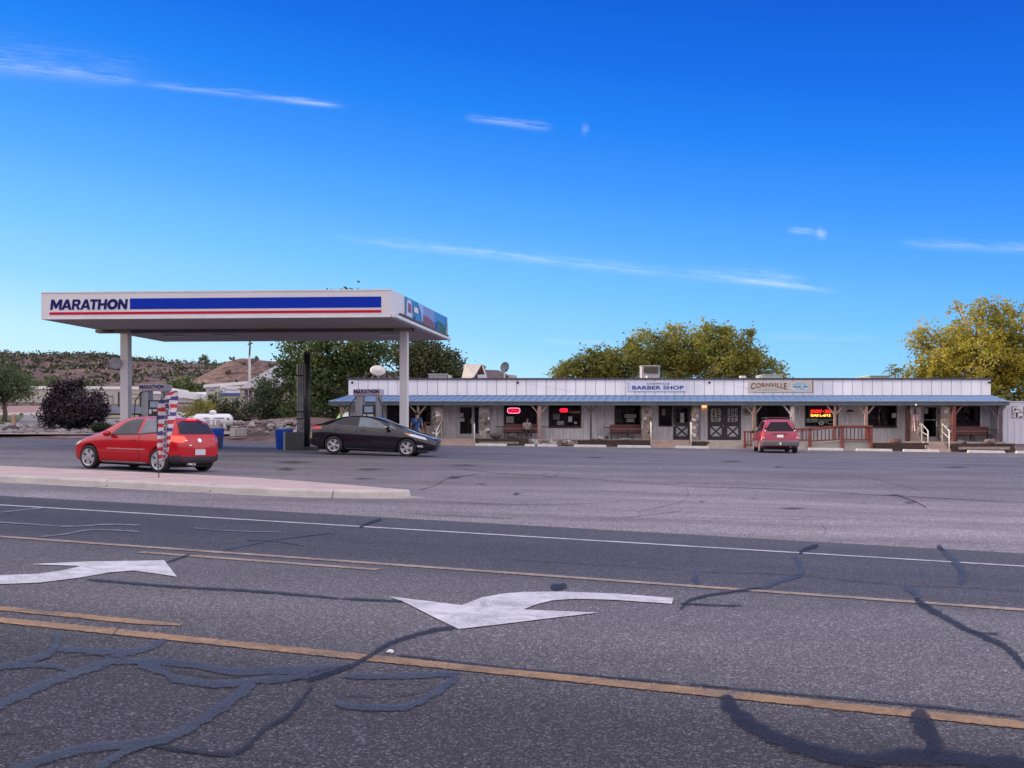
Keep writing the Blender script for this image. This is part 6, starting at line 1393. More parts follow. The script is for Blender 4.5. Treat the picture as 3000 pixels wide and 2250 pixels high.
# flag
fr = thing('flag', 'stars and stripes flag hanging furled from a slanting pole by the right hand door', 'flag', P(2681, 1190, 61.6))
MB().tube([P(2672, 1262, 62.6), P(2684, 1188, 61.6)], .018, 8).build('pole', mat('flag_pole', (.5, .5, .5), .4), fr)
MB().blob(P(2684, 1186, 61.6), .055, 1, 0).build('finial', WHITE, fr)
FRED, FWHT, FBLU = mat('flag_red', (.42, .03, .05), .7), mat('flag_white', (.66, .63, .66), .7), mat('flag_blue', (.025, .025, .11), .7)
b = MB(); n, k = 26, 26
for j in range(n + 1):
    t = j / n
    for i in range(k + 1):
        u = i / k
        wl = lerp(2679, 2684, t) - lerp(.5, 9.0, min(1, t * 2.2)) * (1 - .15 * t); wr = lerp(2684, 2690.5, t) + .5
        pxx = lerp(wl, wr, u)
        b.v.append(P(pxx + 1.0 * math.sin(u * 9 + t * 3), 1188 + t * (70 + 14 * u), 61.65 + .09 * math.sin(u * 13)))
for j in range(n):
    for i in range(k):
        b.f.append([j * (k + 1) + i, j * (k + 1) + i + 1, (j + 1) * (k + 1) + i + 1, (j + 1) * (k + 1) + i])
        t = j / n
        if t < .34: mi = 2 if random.random() < .84 else 1
        else: mi = int(i * .42 + j * .12) % 2
        b.mi.append(mi)
b.build('cloth', [FRED, FWHT, FBLU], fr, smooth=True, fixn=False)
# merchandise stand behind the pedestrian: timber frame table, tall grey rack
root = thing('wooden_stand', 'brown framed wooden stand under the far left window', 'stand', P(1258, 1285, 63.4))
b = MB()
for px in (1246, 1273): b.box((X(px, 63.4) - .05, 63.35, Z(1285, 63.4)), (X(px, 63.4) + .05, 63.9, Z(1240, 63.4)))
b.box((X(1243, 63.4), 63.3, Z(1240, 63.4)), (X(1276, 63.4), 63.95, Z(1237, 63.4))); b.build('frame', mat('stand_brown', (.22, .09, .055), .6, var=.2), root)
MB().box((X(1248, 63.4), 63.4, Z(1284, 63.4)), (X(1271, 63.4), 63.85, Z(1247, 63.4))).build('panel', mat('stand_panel', (.36, .30, .28), .7, var=.2), root)
random.seed(15); b = MB()
root = thing('goods_stack', 'pale stack of goods on the brown wooden stand', 'goods', P(1274, 1240, 63.2))
for k in range(7): b.blob(P(1273 + random.uniform(-3, 3), 1238 - k * 3.0, 63.2), (.12, .12, .07), k, .4, 1)
b.build('bundle', mat('goods_pale', (.42, .32, .28), .8, var=.4, scale=9), root)

# ------------------------------------------------------------------ feather flag
def feather():
    base = G(466, 1398, .14); Y = base.y
    root = thing('feather_flag', 'tall red white and blue striped feather flag lettered BARBER SHOP on the island', 'flag', base)
    outer = catmull([(463.5, 1365, 0), (461.5, 1290, 0), (460.5, 1220, 0), (463, 1190, 0), (471, 1172, 0), (485, 1158, 0), (502, 1149, 0), (519, 1145.5, 0)], 6)
    MB().tube([base - Vector((0, 0, .1)), P(465, 1385, Y)] + [P(p.x, p.y, Y) for p in outer], [.011, .011] + [.013 - .004 * i / len(outer) for i in range(len(outer))], 8).build('pole', mat('carbon_pole', (.03, .028, .03), .4), root, smooth=True)
    def left(py):
        best = 461.5
        for a, c in zip(outer, outer[1:]):
            if min(a.y, c.y) <= py <= max(a.y, c.y) and abs(a.y - c.y) > 1e-6: best = a.x + (c.x - a.x) * (py - a.y) / (c.y - a.y)
        return best
    def right(py): return pw([(1146, 519), (1180, 517), (1222, 513), (1262, 506), (1300, 499), (1346, 490)], py)
    def surf(px, py): return P(px, py, Y) + Vector((0, .06 * math.sin((px - 461) * .15 - .6) * min(1, (px - 458) / 20) + .03 * math.sin(py * .05 + px * .06), 0))
    n, k = 110, 22; b = MB()
    for j in range(n + 1):
        py = 1147 + (1349 - 1147) * j / n
        l, r = left(py), max(left(py) + .4, right(py))
        for i in range(k + 1):
            px = lerp(l, r, i / k); b.v.append(surf(px, py - 6 * (i / k) * ss(1320, 1349, py)))
    for j in range(n):
        for i in range(k):
            b.f.append([j * (k + 1) + i, j * (k + 1) + i + 1, (j + 1) * (k + 1) + i + 1, (j + 1) * (k + 1) + i])
            py = 1147 + 202 * j / n; u = i / k
            sh = (py - 1150 - (1 - u) * -3 + (8 if u > .55 else 0) + 6 * u) / 11.6
            b.mi.append([0, 1, 2, 1][int(sh) % 4 if py < 1290 else int(sh) % 2])
    b.build('cloth', [mat('banner_red', (.50, .03, .05), .7), mat('banner_white', (.62, .58, .63), .7), mat('banner_blue', (.06, .055, .20), .7)], root, smooth=True, fixn=False)
    LET = mat('banner_letter', (.06, .03, .12), .6); HAL = mat('letter_halo', (.66, .62, .68), .6)
    for i, ch in enumerate('BARBERSHOP'):
        pc_ = 492.5 - i * .35 if i < 2 else 489 - (i - 2) * 1.1; yb = 1195 + i * 16.6
        hw = 6.8 if i < 2 else 5.8 - .15 * i
        for nm, m, bold, off, grow in (('letter_outline', HAL, .07, .034, 1.45), ('letter', LET, .03, .048, 1.05)):
            vs, fs = text_verts(ch, width=1, height=1, bold=bold)
            q = MB(); q.add([surf(pc_ + (v.x - .5) * 2 * hw * grow, yb - (v.y - .5) * 12 * grow - 6) - Vector((0, off, 0)) for v in vs], fs); q.build(nm, m, root, fixn=False)
feather()
# ------------------------------------------------------------------ vehicles
def loft(st, L):
    """closed car body from half sections; local +x forward, origin on the ground at the middle"""
    rings = []
    for xf, w, zb, zbelt, zt, wb, wt in st:
        x = L / 2 - xf; zm = zb + (zbelt - zb) * .55
        h = [(0, zb), (w * .55, zb), (w * .90, zb + .01), (w * .985, zb + .10), (w, zm), (w * .975, lerp(zm, zbelt, .72)), (wb * 1.0, zbelt), (lerp(wb, wt, .5), lerp(zbelt, zt, .52)), (wt, lerp(zbelt, zt, .93)), (wt * .80, zt - .012 * (zt - zbelt > .1)), (wt * .4, zt), (0, zt)]
        ring = [(x, y, z) for y, z in h] + [(x, -y, z) for y, z in h[-2:0:-1]]
        rings.append(ring)
    n = len(rings[0]); vs = [v for r in rings for v in r]; fs = []
    for i in range(len(rings) - 1):
        for k in range(n): fs.append((i * n + k, i * n + (k + 1) % n, (i + 1) * n + (k + 1) % n, (i + 1) * n + k))
    fs.append(tuple(range(n - 1, -1, -1))); fs.append(tuple((len(rings) - 1) * n + k for k in range(n)))
    me = bpy.data.meshes.new('body'); me.from_pydata(vs, [], fs)
    bm = bmesh.new(); bm.from_mesh(me); bmesh.ops.recalc_face_normals(bm, faces=bm.faces)
    bm.to_mesh(me); bm.free(); return me
def evalmesh(o):
    dg = bpy.context.evaluated_depsgraph_get(); dg.update()
    return bpy.data.meshes.new_from_object(o.evaluated_get(dg))
def carbody(st, L, wheels, wr, tw):
    o = bpy.data.objects.new('tmp', loft(st, L)); C.objects.link(o)
    sb = o.modifiers.new('s', 'SUBSURF'); sb.levels = 3; sb.render_levels = 3
    me = evalmesh(o); o.modifiers.clear(); o.data = me
    cut = MB()
    for xf in wheels:
        for s in (-1, 1):
            M = Matrix.Translation((L / 2 - xf, s * (tw + .30), wr)) @ Matrix.Rotation(PI / 2, 4, 'X')
            cut.lathe([(wr + .055, -.52), (wr + .055, .52)], 40, M)
    co = cut.build('cut', RUBBER)
    bo = o.modifiers.new('b', 'BOOLEAN'); bo.operation = 'DIFFERENCE'; bo.object = co; bo.solver = 'EXACT'
    me2 = evalmesh(o)
    bm = bmesh.new(); bm.from_mesh(me); bvh = BVHTree.FromBMesh(bm); bm.free()
    bpy.data.objects.remove(co); bpy.data.objects.remove(o)
    me2.polygons.foreach_set('use_smooth', [True] * len(me2.polygons))
    for e in me2.edges: pass
    return me2, bvh
def patch_on(bvh, name, poly, view, off, m, parent, cuts=4, thick=0):
    """lay a flat outline on the body as seen from one side: view in 'L','R','B','F','T'"""
    bm = bmesh.new(); bm.faces.new([bm.verts.new((p[0], p[1], 0)) for p in poly])
    bmesh.ops.triangulate(bm, faces=bm.faces); bmesh.ops.subdivide_edges(bm, edges=bm.edges, cuts=cuts, use_grid_fill=True)
    bmesh.ops.triangulate(bm, faces=bm.faces)
    for v in bm.verts:
        a, c = v.co.x, v.co.y
        if view in 'LR': s = 1 if view == 'L' else -1; o, d = Vector((a, 4 * s, c)), Vector((0, -s, 0))
        elif view in 'BF': s = 1 if view == 'F' else -1; o, d = Vector((6 * s, a, c)), Vector((-s, 0, 0))
        else: o, d = Vector((a, c, 6)), Vector((0, 0, -1))
        h = bvh.ray_cast(o, d)
        if h[0] is None:
            h = bvh.find_nearest(o + d * 3.5)
        nrm = h[1] if h[1].dot(d) < 0 else -h[1]
        v.co = h[0] + (nrm * .75 - d * .25).normalized() * off
    bmesh.ops.recalc_face_normals(bm, faces=bm.faces)
    me = bpy.data.meshes.new(name); bm.to_mesh(me); bm.free(); me.materials.append(m)
    me.polygons.foreach_set('use_smooth', [True] * len(me.polygons))
    o = bpy.data.objects.new(name, me); C.objects.link(o); o.parent = parent; return o
ALLOY = mat('alloy_wheel', (.62, .62, .64), .3, metal=.6, var=.06); WELL = mat('wheel_well', (.012, .012, .013), .9)
def wheel(parent, x, y, r, s, style, w=.21):
    """hub disc with tyre and rim; s = +1 on the left side"""
    M = Matrix.Translation((x, y, r)) @ Matrix.Rotation(-s * PI / 2, 4, 'X')
    rr = r * (.74 if style == 'five' else .68)
    d = MB(); d.lathe([(.01, -w * .45), (rr, -w * .45), (rr, w * .10), (.01, w * .10)], 28, M); o = d.build('wheel', mat('brake_dark', (.03, .03, .033), .6) if 'brake_dark' not in bpy.data.materials else bpy.data.materials['brake_dark']); o.parent = parent
    t = MB(); t.lathe([(rr, -w / 2), (r * .95, -w / 2), (r, -w * .36), (r, w * .36), (r * .95, w / 2), (rr * 1.02, w * .48), (rr, w * .3), (rr, -w / 2)], 36, M, cap=False); q = t.build('tyre', RUBBER, smooth=True); q.parent = o
    b = MB(); b.lathe([(rr, w * .30), (rr * 1.01, w * .50), (rr * .93, w * .47), (rr * .90, w * .2)], 36, M, cap=False)
    ns_ = 5 if style == 'five' else (10 if style == 'ten' else 6)
    for k in range(ns_):
        a = 2 * PI * k / ns_ + (.0 if ns_ != 10 else .17 * (1 if k % 2 else -1)) + .2
        ca, sa = math.cos(a), math.sin(a); T = Matrix(((ca, -sa, 0, 0), (sa, ca, 0, 0), (0, 0, 1, 0), (0, 0, 0, 1)))
        if style == 'five': pts = [(.05, .05), (rr * .55, .058), (rr * .93, .115), (rr * .93, -.115), (rr * .55, -.058), (.05, -.05)]
        elif style == 'ten': pts = [(.05, .016), (rr * .6, .036), (rr * .93, .028), (rr * .93, -.012), (rr * .6, -.030), (.05, -.016)]
        else: pts = [(.05, .04), (rr * .93, .06), (rr * .93, -.06), (.05, -.04)]
        vs = [M @ T @ Vector((p[0], p[1], zz)) for zz in (w * .28, w * .43) for p in pts]; n = len(pts)
        b.add(vs, [tuple(range(n - 1, -1, -1)), tuple(range(n, 2 * n))] + [(i, (i + 1) % n, n + (i + 1) % n, n + i) for i in range(n)])
    b.lathe([(.065, w * .2), (.065, w * .47), (.04, w * .49)], 16, M); q = b.build('rim', ALLOY); q.parent = o
    return o
def vehicle(name, label, loc, yaw, pitch, roll, st, L, wheels, wr, tw, pm, style, cat='car'):
    root = thing(name, label, cat, loc); root.rotation_euler = (roll, pitch, yaw)
    me, bvh = carbody(st, L, wheels, wr, tw); me.materials.clear(); me.materials.append(pm)
    b = bpy.data.objects.new('body', me); C.objects.link(b); b.parent = root
    u = MB()
    for xf in wheels: u.box((L / 2 - xf - wr - .02, -tw + .02, wr * .5), (L / 2 - xf + wr + .02, tw - .02, wr + .22))
    u.box((-L / 2 + .35, -tw + .1, st[4][2] - .03), (L / 2 - .35, tw - .1, st[4][2] + .1)); q = u.build('underbody', WELL); q.parent = root
    for xf in wheels:
        for s in (-1, 1): wheel(root, L / 2 - xf, s * tw, wr, s, style)
    return root, bvh, b
LAMPR = mat('tail_lamp_red', (.42, .008, .012), .12, coat=1, var=.1, emit=.25); LAMPL = mat('brake_lamp_lit', (1.0, .05, .03), .2, emit=2.0, var=.05); LAMPW = mat('lamp_clear', (.62, .64, .68), .08, coat=1, var=.1, metal=.3)
AMBER = mat('amber_lens', (.7, .22, .03), .15, coat=1); PLATE = mat('number_plate', (.62, .64, .72), .4, var=.05)
BLKPL = mat('black_plastic', (.028, .028, .032), .5, var=.1); SEATG = mat('grey_glass', (.05, .055, .065), .06, var=.5, scale=1.5, spec=.4)
def px(L, pts): return [(L / 2 - a, z) for a, z in pts]       # distance from the nose -> local x
def mirror_part(root, L, xf, y, z, pm, s):
    o = MB(); M = Matrix.Translation((L / 2 - xf, s * y, z)); o.blob((0, 0, 0), (.09, .12, .085), 1, .1, 2); o.v = [M @ v for v in o.v]; q = o.build('wing_mirror', pm, smooth=True); q.parent = root; return q
# red hatchback
GZ = lambda x: .62 - (.62 - x) * .85 if x < .62 else (3.5 + (x - 3.5) * .80 if x > 3.5 else x)
GOLF = [(0.00, .55, .30, .50, .56, .52, .40), (0.05, .72, .22, .60, .67, .68, .52), (0.22, .83, .19, .69, .77, .79, .62), (0.65, .875, .17, .82, .90, .80, .66), (1.05, .88, .17, .89, 1.0, .80, .66), (1.28, .88, .17, .91, 1.12, .80, .62), (1.64, .88, .17, .93, 1.33, .80, .58), (1.95, .88, .17, .94, 1.435, .80, .56), (2.4, .88, .17, .95, 1.475, .80, .56), (3.1, .88, .17, .96, 1.46, .80, .55), (3.58, .88, .19, .98, 1.42, .79, .55), (3.82, .875, .21, .99, 1.37, .78, .55), (3.95, .86, .23, .98, 1.16, .77, .62), (4.06, .82, .25, .94, 1.00, .74, .64), (4.14, .75, .27, .86, .92, .68, .58), (4.2, .60, .33, .68, .73, .56, .44)]
GOLF = [(GZ(a[0]), a[1] * .975) + a[2:] for a in GOLF]
REDP_ = paint('red_car_paint', (.50, .002, .011), .24)
Lg = 4.2
wr_ = G(470.5, 1384.5); wf_ = Vector((X(262, wr_.y + 1.17), wr_.y + 1.17, 0))
hd = Vector((-.89, .456, 0)); yaw = math.atan2(hd.y, hd.x)
ctr = Vector((wr_.x, wr_.y, 0)) + hd * (3.44 - Lg / 2) + Vector((.456, .89, 0)) * .77
slope = (pave(ctr.x + hd.x, ctr.y + hd.y) - pave(ctr.x - hd.x, ctr.y - hd.y)) / 2
root, bvh, body = vehicle('red_hatchback', 'shiny red two door hatchback with brake lamp lit behind the pink island', (ctr.x, ctr.y, pave(ctr.x, ctr.y)), yaw, -math.atan(slope), 0, GOLF, Lg, (.86, 3.44), .318, .77, REDP_, 'five')
for v, s in (('L', 1), ('R', -1)):
    patch_on(bvh, 'side_window', px(Lg, [(1.62, .97), (2.02, 1.30), (2.32, 1.385), (2.62, 1.40), (2.58, .995)]), v, .006, SEATG, root)
    patch_on(bvh, 'side_window', px(Lg, [(2.68, 1.0), (2.72, 1.405), (3.10, 1.395), (3.42, 1.33), (3.52, 1.22), (3.44, 1.08)]), v, .006, mat('sky_reflection_glass', (.17, .175, .21), .06, var=.5, scale=1.2) if s > 0 else SEATG, root)  # left rear pane: reflected sky put into its paler colour
    patch_on(bvh, 'window_trim', px(Lg, [(1.50, .92), (1.6, .965), (2.6, .992), (3.44, 1.075), (3.5, 1.10), (3.46, 1.04), (2.6, .965)]), v, .004, BLKPL, root)
    patch_on(bvh, 'rub_strip', px(Lg, [(1.55, .565), (1.55, .595), (2.95, .605), (2.95, .575)]), v, .012, mat('strip_pink', (.62, .25, .25), .3, coat=1), root)
    patch_on(bvh, 'door_seam', px(Lg, [(2.66, .98), (2.72, .75), (2.72, .40), (2.66, .27), (2.68, .27), (2.735, .40), (2.735, .75), (2.68, .98)]), v, .003, WELL, root)
    patch_on(bvh, 'sill_trim', px(Lg, [(1.3, .20), (1.3, .245), (2.95, .255), (3.0, .21)]), v, .008, mat('sill_pale', (.45, .40, .42), .4), root)
    patch_on(bvh, 'door_handle', px(Lg, [(2.36, .80), (2.36, .835), (2.56, .845), (2.56, .81)]), v, .025, REDP_, root, cuts=2)
    patch_on(bvh, 'headlight', px(Lg, [(.14, .60), (.22, .72), (.55, .77), (.42, .66)]), v, .006, mat('amber_headlamp', (.75, .50, .36), .12, coat=1), root)
    mirror_part(root, Lg, 1.62, .93, .98, REDP_, s)
patch_on(bvh, 'windscreen', [(-.66, 1.0), (.66, 1.0), (.56, 1.40), (-.56, 1.40)], 'F', .006, DARKGLASS, root)
patch_on(bvh, 'rear_window', [(-.62, 1.02), (.62, 1.02), (.53, 1.335), (-.53, 1.335)], 'B', .010, mat('rear_glass', (.010, .012, .036), .07, var=.3, spec=.3), root)
sp = patch_on(bvh, 'spoiler', [(-.58, 1.345), (.58, 1.345), (.52, 1.40), (-.52, 1.40)], 'B', .03, REDP_, root); 
patch_on(bvh, 'brake_lamp', [(-.16, 1.362), (.16, 1.362), (.16, 1.385), (-.16, 1.385)], 'B', .045, LAMPL, root, cuts=2)
for s in (1, -1):
    tl = patch_on(bvh, 'tail_light', [(s * .46, .84), (s * .66, .80), (s * .80, .82), (s * .83, .92), (s * .78, .975), (s * .52, .955)], 'B', .010, LAMPR if s < 0 else LAMPL, root)
    patch_on(bvh, 'tail_light', px(Lg, [(3.83, .83), (3.80, .95), (4.0, .93), (4.01, .83)]), 'L' if s > 0 else 'R', .008, LAMPR if s < 0 else LAMPL, root)
patch_on(bvh, 'rear_bumper', [(-.84, .22), (.84, .22), (.86, .46), (.60, .43), (-.60, .43), (-.86, .46)], 'B', .022, mat('lower_bumper', (.045, .04, .055), .45, var=.1), root)
for v in 'LR': patch_on(bvh, 'rear_bumper', px(Lg, [(3.80, .20), (3.78, .44), (4.01, .46), (4.01, .22)]), v, .02, bpy.data.materials['lower_bumper'], root)
patch_on(bvh, 'number_plate', [(-.19, .47), (.19, .47), (.19, .62), (-.19, .62)], 'B', .016, PLATE, root, cuts=1)
patch_on(bvh, 'badge', [(.075 * math.cos(2 * PI * k / 14), .855 + .05 * math.sin(2 * PI * k / 14)) for k in range(14)], 'B', .014, CHROME, root, cuts=1)
for a, c in ((.30, .40), (.44, .52)): patch_on(bvh, 'lettering', [(a, .72 if a < .4 else .85), (c, .72 if a < .4 else .85), (c, .74 if a < .4 else .865), (a, .74 if a < .4 else .865)], 'B', .012, CHROME, root, cuts=1)
for y in (.40, .50):
    M = Matrix.Translation((-Lg / 2 - .02, y, .24)) @ Matrix.Rotation(PI / 2, 4, 'Y'); e = MB(); e.lathe([(.035, -.06), (.04, .1)], 12, M); q = e.build('exhaust_pipe', CHROME); q.parent = root
an = MB(); an.tube([(-1.3, 0, 1.46), (-1.45, 0, 1.56)], .012, 6); q = an.build('aerial', BLKPL); q.parent = root
# black saloon
FORTE = [(-.20, .42, .34, .52, .58, .40, .30), (-.08, .70, .22, .62, .68, .66, .52), (.32, .83, .17, .73, .79, .79, .62), (.78, .885, .16, .84, .93, .82, .66), (1.08, .89, .16, .91, 1.01, .82, .66), (1.42, .89, .16, .935, 1.17, .82, .60), (1.85, .89, .16, .955, 1.345, .80, .57), (2.3, .89, .16, .97, 1.43, .79, .55), (2.75, .89, .16, .985, 1.445, .79, .55), (3.2, .89, .16, 1.0, 1.41, .79, .55), (3.6, .89, .17, 1.02, 1.31, .79, .55), (3.95, .88, .19, 1.03, 1.16, .80, .60), (4.2, .865, .22, 1.01, 1.075, .79, .64), (4.42, .82, .26, .96, 1.04, .75, .60), (4.52, .75, .30, .86, .93, .69, .54), (4.56, .62, .38, .68, .72, .56, .42)]
BLKP = paint('black_car_paint', (.010, .008, .013), .16)
Lf = 4.56; ya = 38.6
pr = Vector((X(982, ya), ya, Z(1329, ya))); pf_ = Vector((X(1197, ya), ya, Z(1337, ya)))
cc = (pr + pf_) / 2; cc.y = ya + .80
cc.x += (.88 + 3.58) / 2 - Lf / 2
sl = (pf_.z - pr.z) / (pf_.x - pr.x)
root, bvh, body = vehicle('black_sedan', 'black four door sedan parked nose right under the canopy', cc, R(-4.5), -math.atan(sl), 0, FORTE, Lf, (.88, 3.58), .322, .80, BLKP, 'ten')
MIDG = mat('blue_grey_glass', (.075, .11, .14), .05, coat=1, var=.5, scale=1.6)
for v, s in (('L', 1), ('R', -1)):
    patch_on(bvh, 'side_window', px(Lf, [(1.62, 1.0), (1.98, 1.24), (2.35, 1.35), (2.68, 1.37), (2.70, 1.03)]), v, .006, MIDG, root)
    patch_on(bvh, 'side_window', px(Lf, [(2.76, 1.035), (2.74, 1.371), (3.10, 1.352), (3.46, 1.27), (3.66, 1.18), (3.50, 1.06)]), v, .006, mat('smoked_glass', (.022, .020, .030), .06, var=.2, spec=.35), root)
    patch_on(bvh, 'side_window', px(Lf, [(1.30, .98), (1.55, 1.14), (1.59, .998)]), v, .006, MIDG, root, cuts=2)
    patch_on(bvh, 'window_chrome', px(Lf, [(1.48, .955), (1.5, .975), (2.7, 1.025), (3.55, 1.06), (3.55, 1.045), (2.7, 1.01)]), v, .009, mat('dull_trim', (.16, .16, .17), .3, metal=.6), root)
    for a in (1.62, 2.73, 3.52): patch_on(bvh, 'door_seam', px(Lf, [(a, .99), (a + .03, .75), (a, .28), (a + .012, .28), (a + .044, .75), (a + .012, .99)]), v, .003, WELL, root)
    for a in (2.40, 3.34): patch_on(bvh, 'door_handle', px(Lf, [(a, .875), (a, .915), (a + .2, .925), (a + .2, .885)]), v, .028, BLKP, root, cuts=2)
    patch_on(bvh, 'sill_trim', px(Lf, [(1.35, .185), (1.35, .22), (3.15, .24), (3.15, .20)]), v, .006, mat('sill_grey', (.12, .115, .14), .35, coat=.5), root)
    patch_on(bvh, 'headlight', px(Lf, [(.16, .62), (.24, .705), (.62, .80), (1.02, .86), (.80, .755), (.42, .665)]), v, .006, LAMPW, root)
    patch_on(bvh, 'indicator', px(Lf, [(.82, .775), (.78, .825), (1.02, .862)]), v, .010, AMBER, root, cuts=2)
    patch_on(bvh, 'tail_light', px(Lf, [(4.02, .90), (4.08, .985), (4.36, 1.0), (4.49, .93), (4.40, .87)]), v, .008, LAMPR, root)
    patch_on(bvh, 'fog_lamp', px(Lf, [(.30, .35), (.30, .42), (.52, .42), (.50, .36)]), v, .008, LAMPW, root, cuts=2)
    patch_on(bvh, 'reflector', px(Lf, [(4.42, .52), (4.40, .74), (4.50, .80), (4.52, .55)]), v, .006, mat('olive_reflector', (.30, .28, .14), .2, coat=1), root, cuts=2)
    mirror_part(root, Lf, 1.60, .95, 1.03, BLKP, s); 
    g_ = MB(); g_.blob((Lf / 2 - 1.625, s * .97, 1.035), (.075, .10, .06), 2, .05, 2); q = g_.build('mirror_shell', LAMPW, smooth=True); q.parent = root
patch_on(bvh, 'windscreen', [(-.70, 1.0), (.70, 1.0), (.57, 1.385), (-.57, 1.385)], 'F', .008, mat('sky_sheen_glass', (.16, .24, .34), .03, coat=1, var=.2), root)  # sky reflection painted into the windscreen's base colour
patch_on(bvh, 'rear_window', [(-.62, 1.10), (.62, 1.10), (.53, 1.36), (-.53, 1.36)], 'B', .008, DARKGLASS, root)
for s in (1, -1): patch_on(bvh, 'tail_light', [(s * .42, .88), (s * .74, .86), (s * .76, .95), (s * .44, .97)], 'B', .008, LAMPR, root)
patch_on(bvh, 'grille', [(-.40, .58), (.40, .58), (.46, .64), (.30, .665), (-.30, .665), (-.46, .64)], 'F', .010, BLKPL, root)
patch_on(bvh, 'grille_chrome', [(-.48, .64), (-.30, .668), (.30, .668), (.48, .64), (.50, .655), (.30, .69), (-.30, .69), (-.50, .655)], 'F', .016, CHROME, root)
patch_on(bvh, 'lower_lip', [(-.66, .225), (.66, .225), (.66, .25), (-.66, .25)], 'F', .02, mat('lip_silver', (.4, .4, .44), .3, metal=.4), root)
for v in 'LR': patch_on(bvh, 'lower_lip', px(Lf, [(.08, .215), (.08, .24), (.5, .225), (.5, .20)]), v, .012, bpy.data.materials['lip_silver'], root)
# minivan seen from behind
VAN = [(0, .55, .34, .60, .66, .53, .4), (.07, .78, .26, .72, .78, .74, .6), (.36, .91, .22, .85, .90, .86, .68), (.8, .955, .20, .95, 1.02, .88, .70), (1.05, .965, .20, 1.0, 1.14, .88, .68), (1.5, .97, .20, 1.03, 1.45, .88, .66), (1.9, .97, .2, 1.05, 1.66, .87, .67), (2.4, .97, .2, 1.06, 1.735, .87, .68), (3.4, .97, .2, 1.07, 1.745, .87, .68), (4.15, .97, .22, 1.08, 1.71, .87, .67), (4.40, .965, .26, 1.08, 1.66, .865, .66), (4.53, .955, .30, 1.06, 1.36, .86, .72), (4.61, .95, .32, 1.02, 1.10, .86, .76), (4.67, .945, .34, .90, .97, .86, .76), (4.71, .92, .36, .70, .76, .84, .72), (4.73, .80, .42, .60, .64, .72, .6)]
Lv = 4.73
def van(name, label, loc, yaw, pm, pitch=0, detail=True):
    root, bvh, body = vehicle(name, label, loc, yaw, pitch, 0, VAN, Lv, (.93, 3.80), .335, .84, pm, 'six', 'minivan')
    for v, s in (('L', 1), ('R', -1)):
        patch_on(bvh, 'side_window', px(Lv, [(1.62, 1.08), (1.98, 1.50), (2.5, 1.585), (2.52, 1.10)]), v, .006, DARKGLASS, root)
        patch_on(bvh, 'side_window', px(Lv, [(2.60, 1.10), (2.58, 1.59), (3.42, 1.595), (3.44, 1.12)]), v, .006, DARKGLASS, root)
        patch_on(bvh, 'side_window', px(Lv, [(3.52, 1.12), (3.50, 1.59), (4.18, 1.555), (4.30, 1.15)]), v, .006, DARKGLASS, root)
        patch_on(bvh, 'side_moulding', px(Lv, [(1.35, .42), (1.35, .58), (3.3, .58), (3.3, .42)]), v, .012, mat('moulding_grey', (.16, .14, .16), .5), root)
        patch_on(bvh, 'tail_light', px(Lv, [(4.46, .80), (4.44, 1.07), (4.60, 1.07), (4.66, .80)]), v, .008, LAMPR, root)
        mirror_part(root, Lv, 1.45, 1.05, 1.10, BLKPL, s)
    patch_on(bvh, 'windscreen', [(-.76, 1.12), (.76, 1.12), (.62, 1.62), (-.62, 1.62)], 'F', .008, mat('pale_screen', (.5, .52, .5), .06, coat=1) if not detail else DARKGLASS, root)
    patch_on(bvh, 'rear_window', [(-.775, 1.10), (.775, 1.10), (.66, 1.575), (-.66, 1.575)], 'B', .008, mat('van_rear_glass', (.012, .010, .020), .07, var=.3, spec=.2), root)
    for s in (1, -1):
        patch_on(bvh, 'tail_light', [(s * .76, .76), (s * .93, .76), (s * .92, 1.02), (s * .85, 1.10), (s * .80, 1.02)], 'B', .010, LAMPR, root)
        patch_on(bvh, 'reverse_lamp', [(s * .78, .755), (s * .91, .755), (s * .91, .79), (s * .78, .79)], 'B', .014, LAMPW, root, cuts=1)
        patch_on(bvh, 'hinge_lamp', [(s * (.72 + .045 * math.cos(k)), 1.13 + .03 * math.sin(k)) for k in [2 * PI * i / 8 for i in range(8)]], 'B', .02, LAMPW, root, cuts=1)
    patch_on(bvh, 'plate_recess', [(-.38, .93), (.42, .93), (.40, .99), (-.34, .99)], 'B', .010, mat('recess_dark', (.05, .012, .02), .5), root, cuts=2)
    patch_on(bvh, 'number_plate', [(-.16, .79), (.16, .79), (.16, .925), (-.16, .925)], 'B', .018, PLATE, root, cuts=1)
    patch_on(bvh, 'tailgate_seam', [(-.80, .64), (.80, .64), (.80, .655), (-.80, .655)], 'B', .004, WELL, root)
    bm_ = MB(); bm_.box((-Lv / 2 - .09, -.93, .36), (-Lv / 2 + .20, .93, .60)); q = bm_.build('rear_bumper', mat('bumper_grey', (.10, .10, .115), .5, var=.12) , bevel=.045); q.parent = root
    st = MB(); st.box((-Lv / 2 - .082, -.88, .603), (-Lv / 2 + .1, .88, .625)); q = st.build('bumper_step', mat('step_grey', (.40, .40, .40), .5)); q.parent = root
    h_ = MB(); h_.box((-Lv / 2 - .11, -.045, .42), (-Lv / 2 - .091, .045, .54)); q = h_.build('hitch_plate', WHITE); q.parent = root
    for s in (1, -1):
        r_ = MB(); r_.tube([(-1.9, s * .60, 1.69), (-1.8, s * .62, 1.80), (.3, s * .62, 1.81), (.4, s * .60, 1.72)], .022, 6); q = r_.build('roof_rack', BLKPL); q.parent = root
    c_ = MB(); 
    for xx in (-1.6, -.2): c_.bar((xx, -.62, 1.81), (xx, .62, 1.81), .05, .03)
    q = c_.build('roof_crossbar', mat('rack_maroon', (.10, .03, .045), .5)); q.parent = root
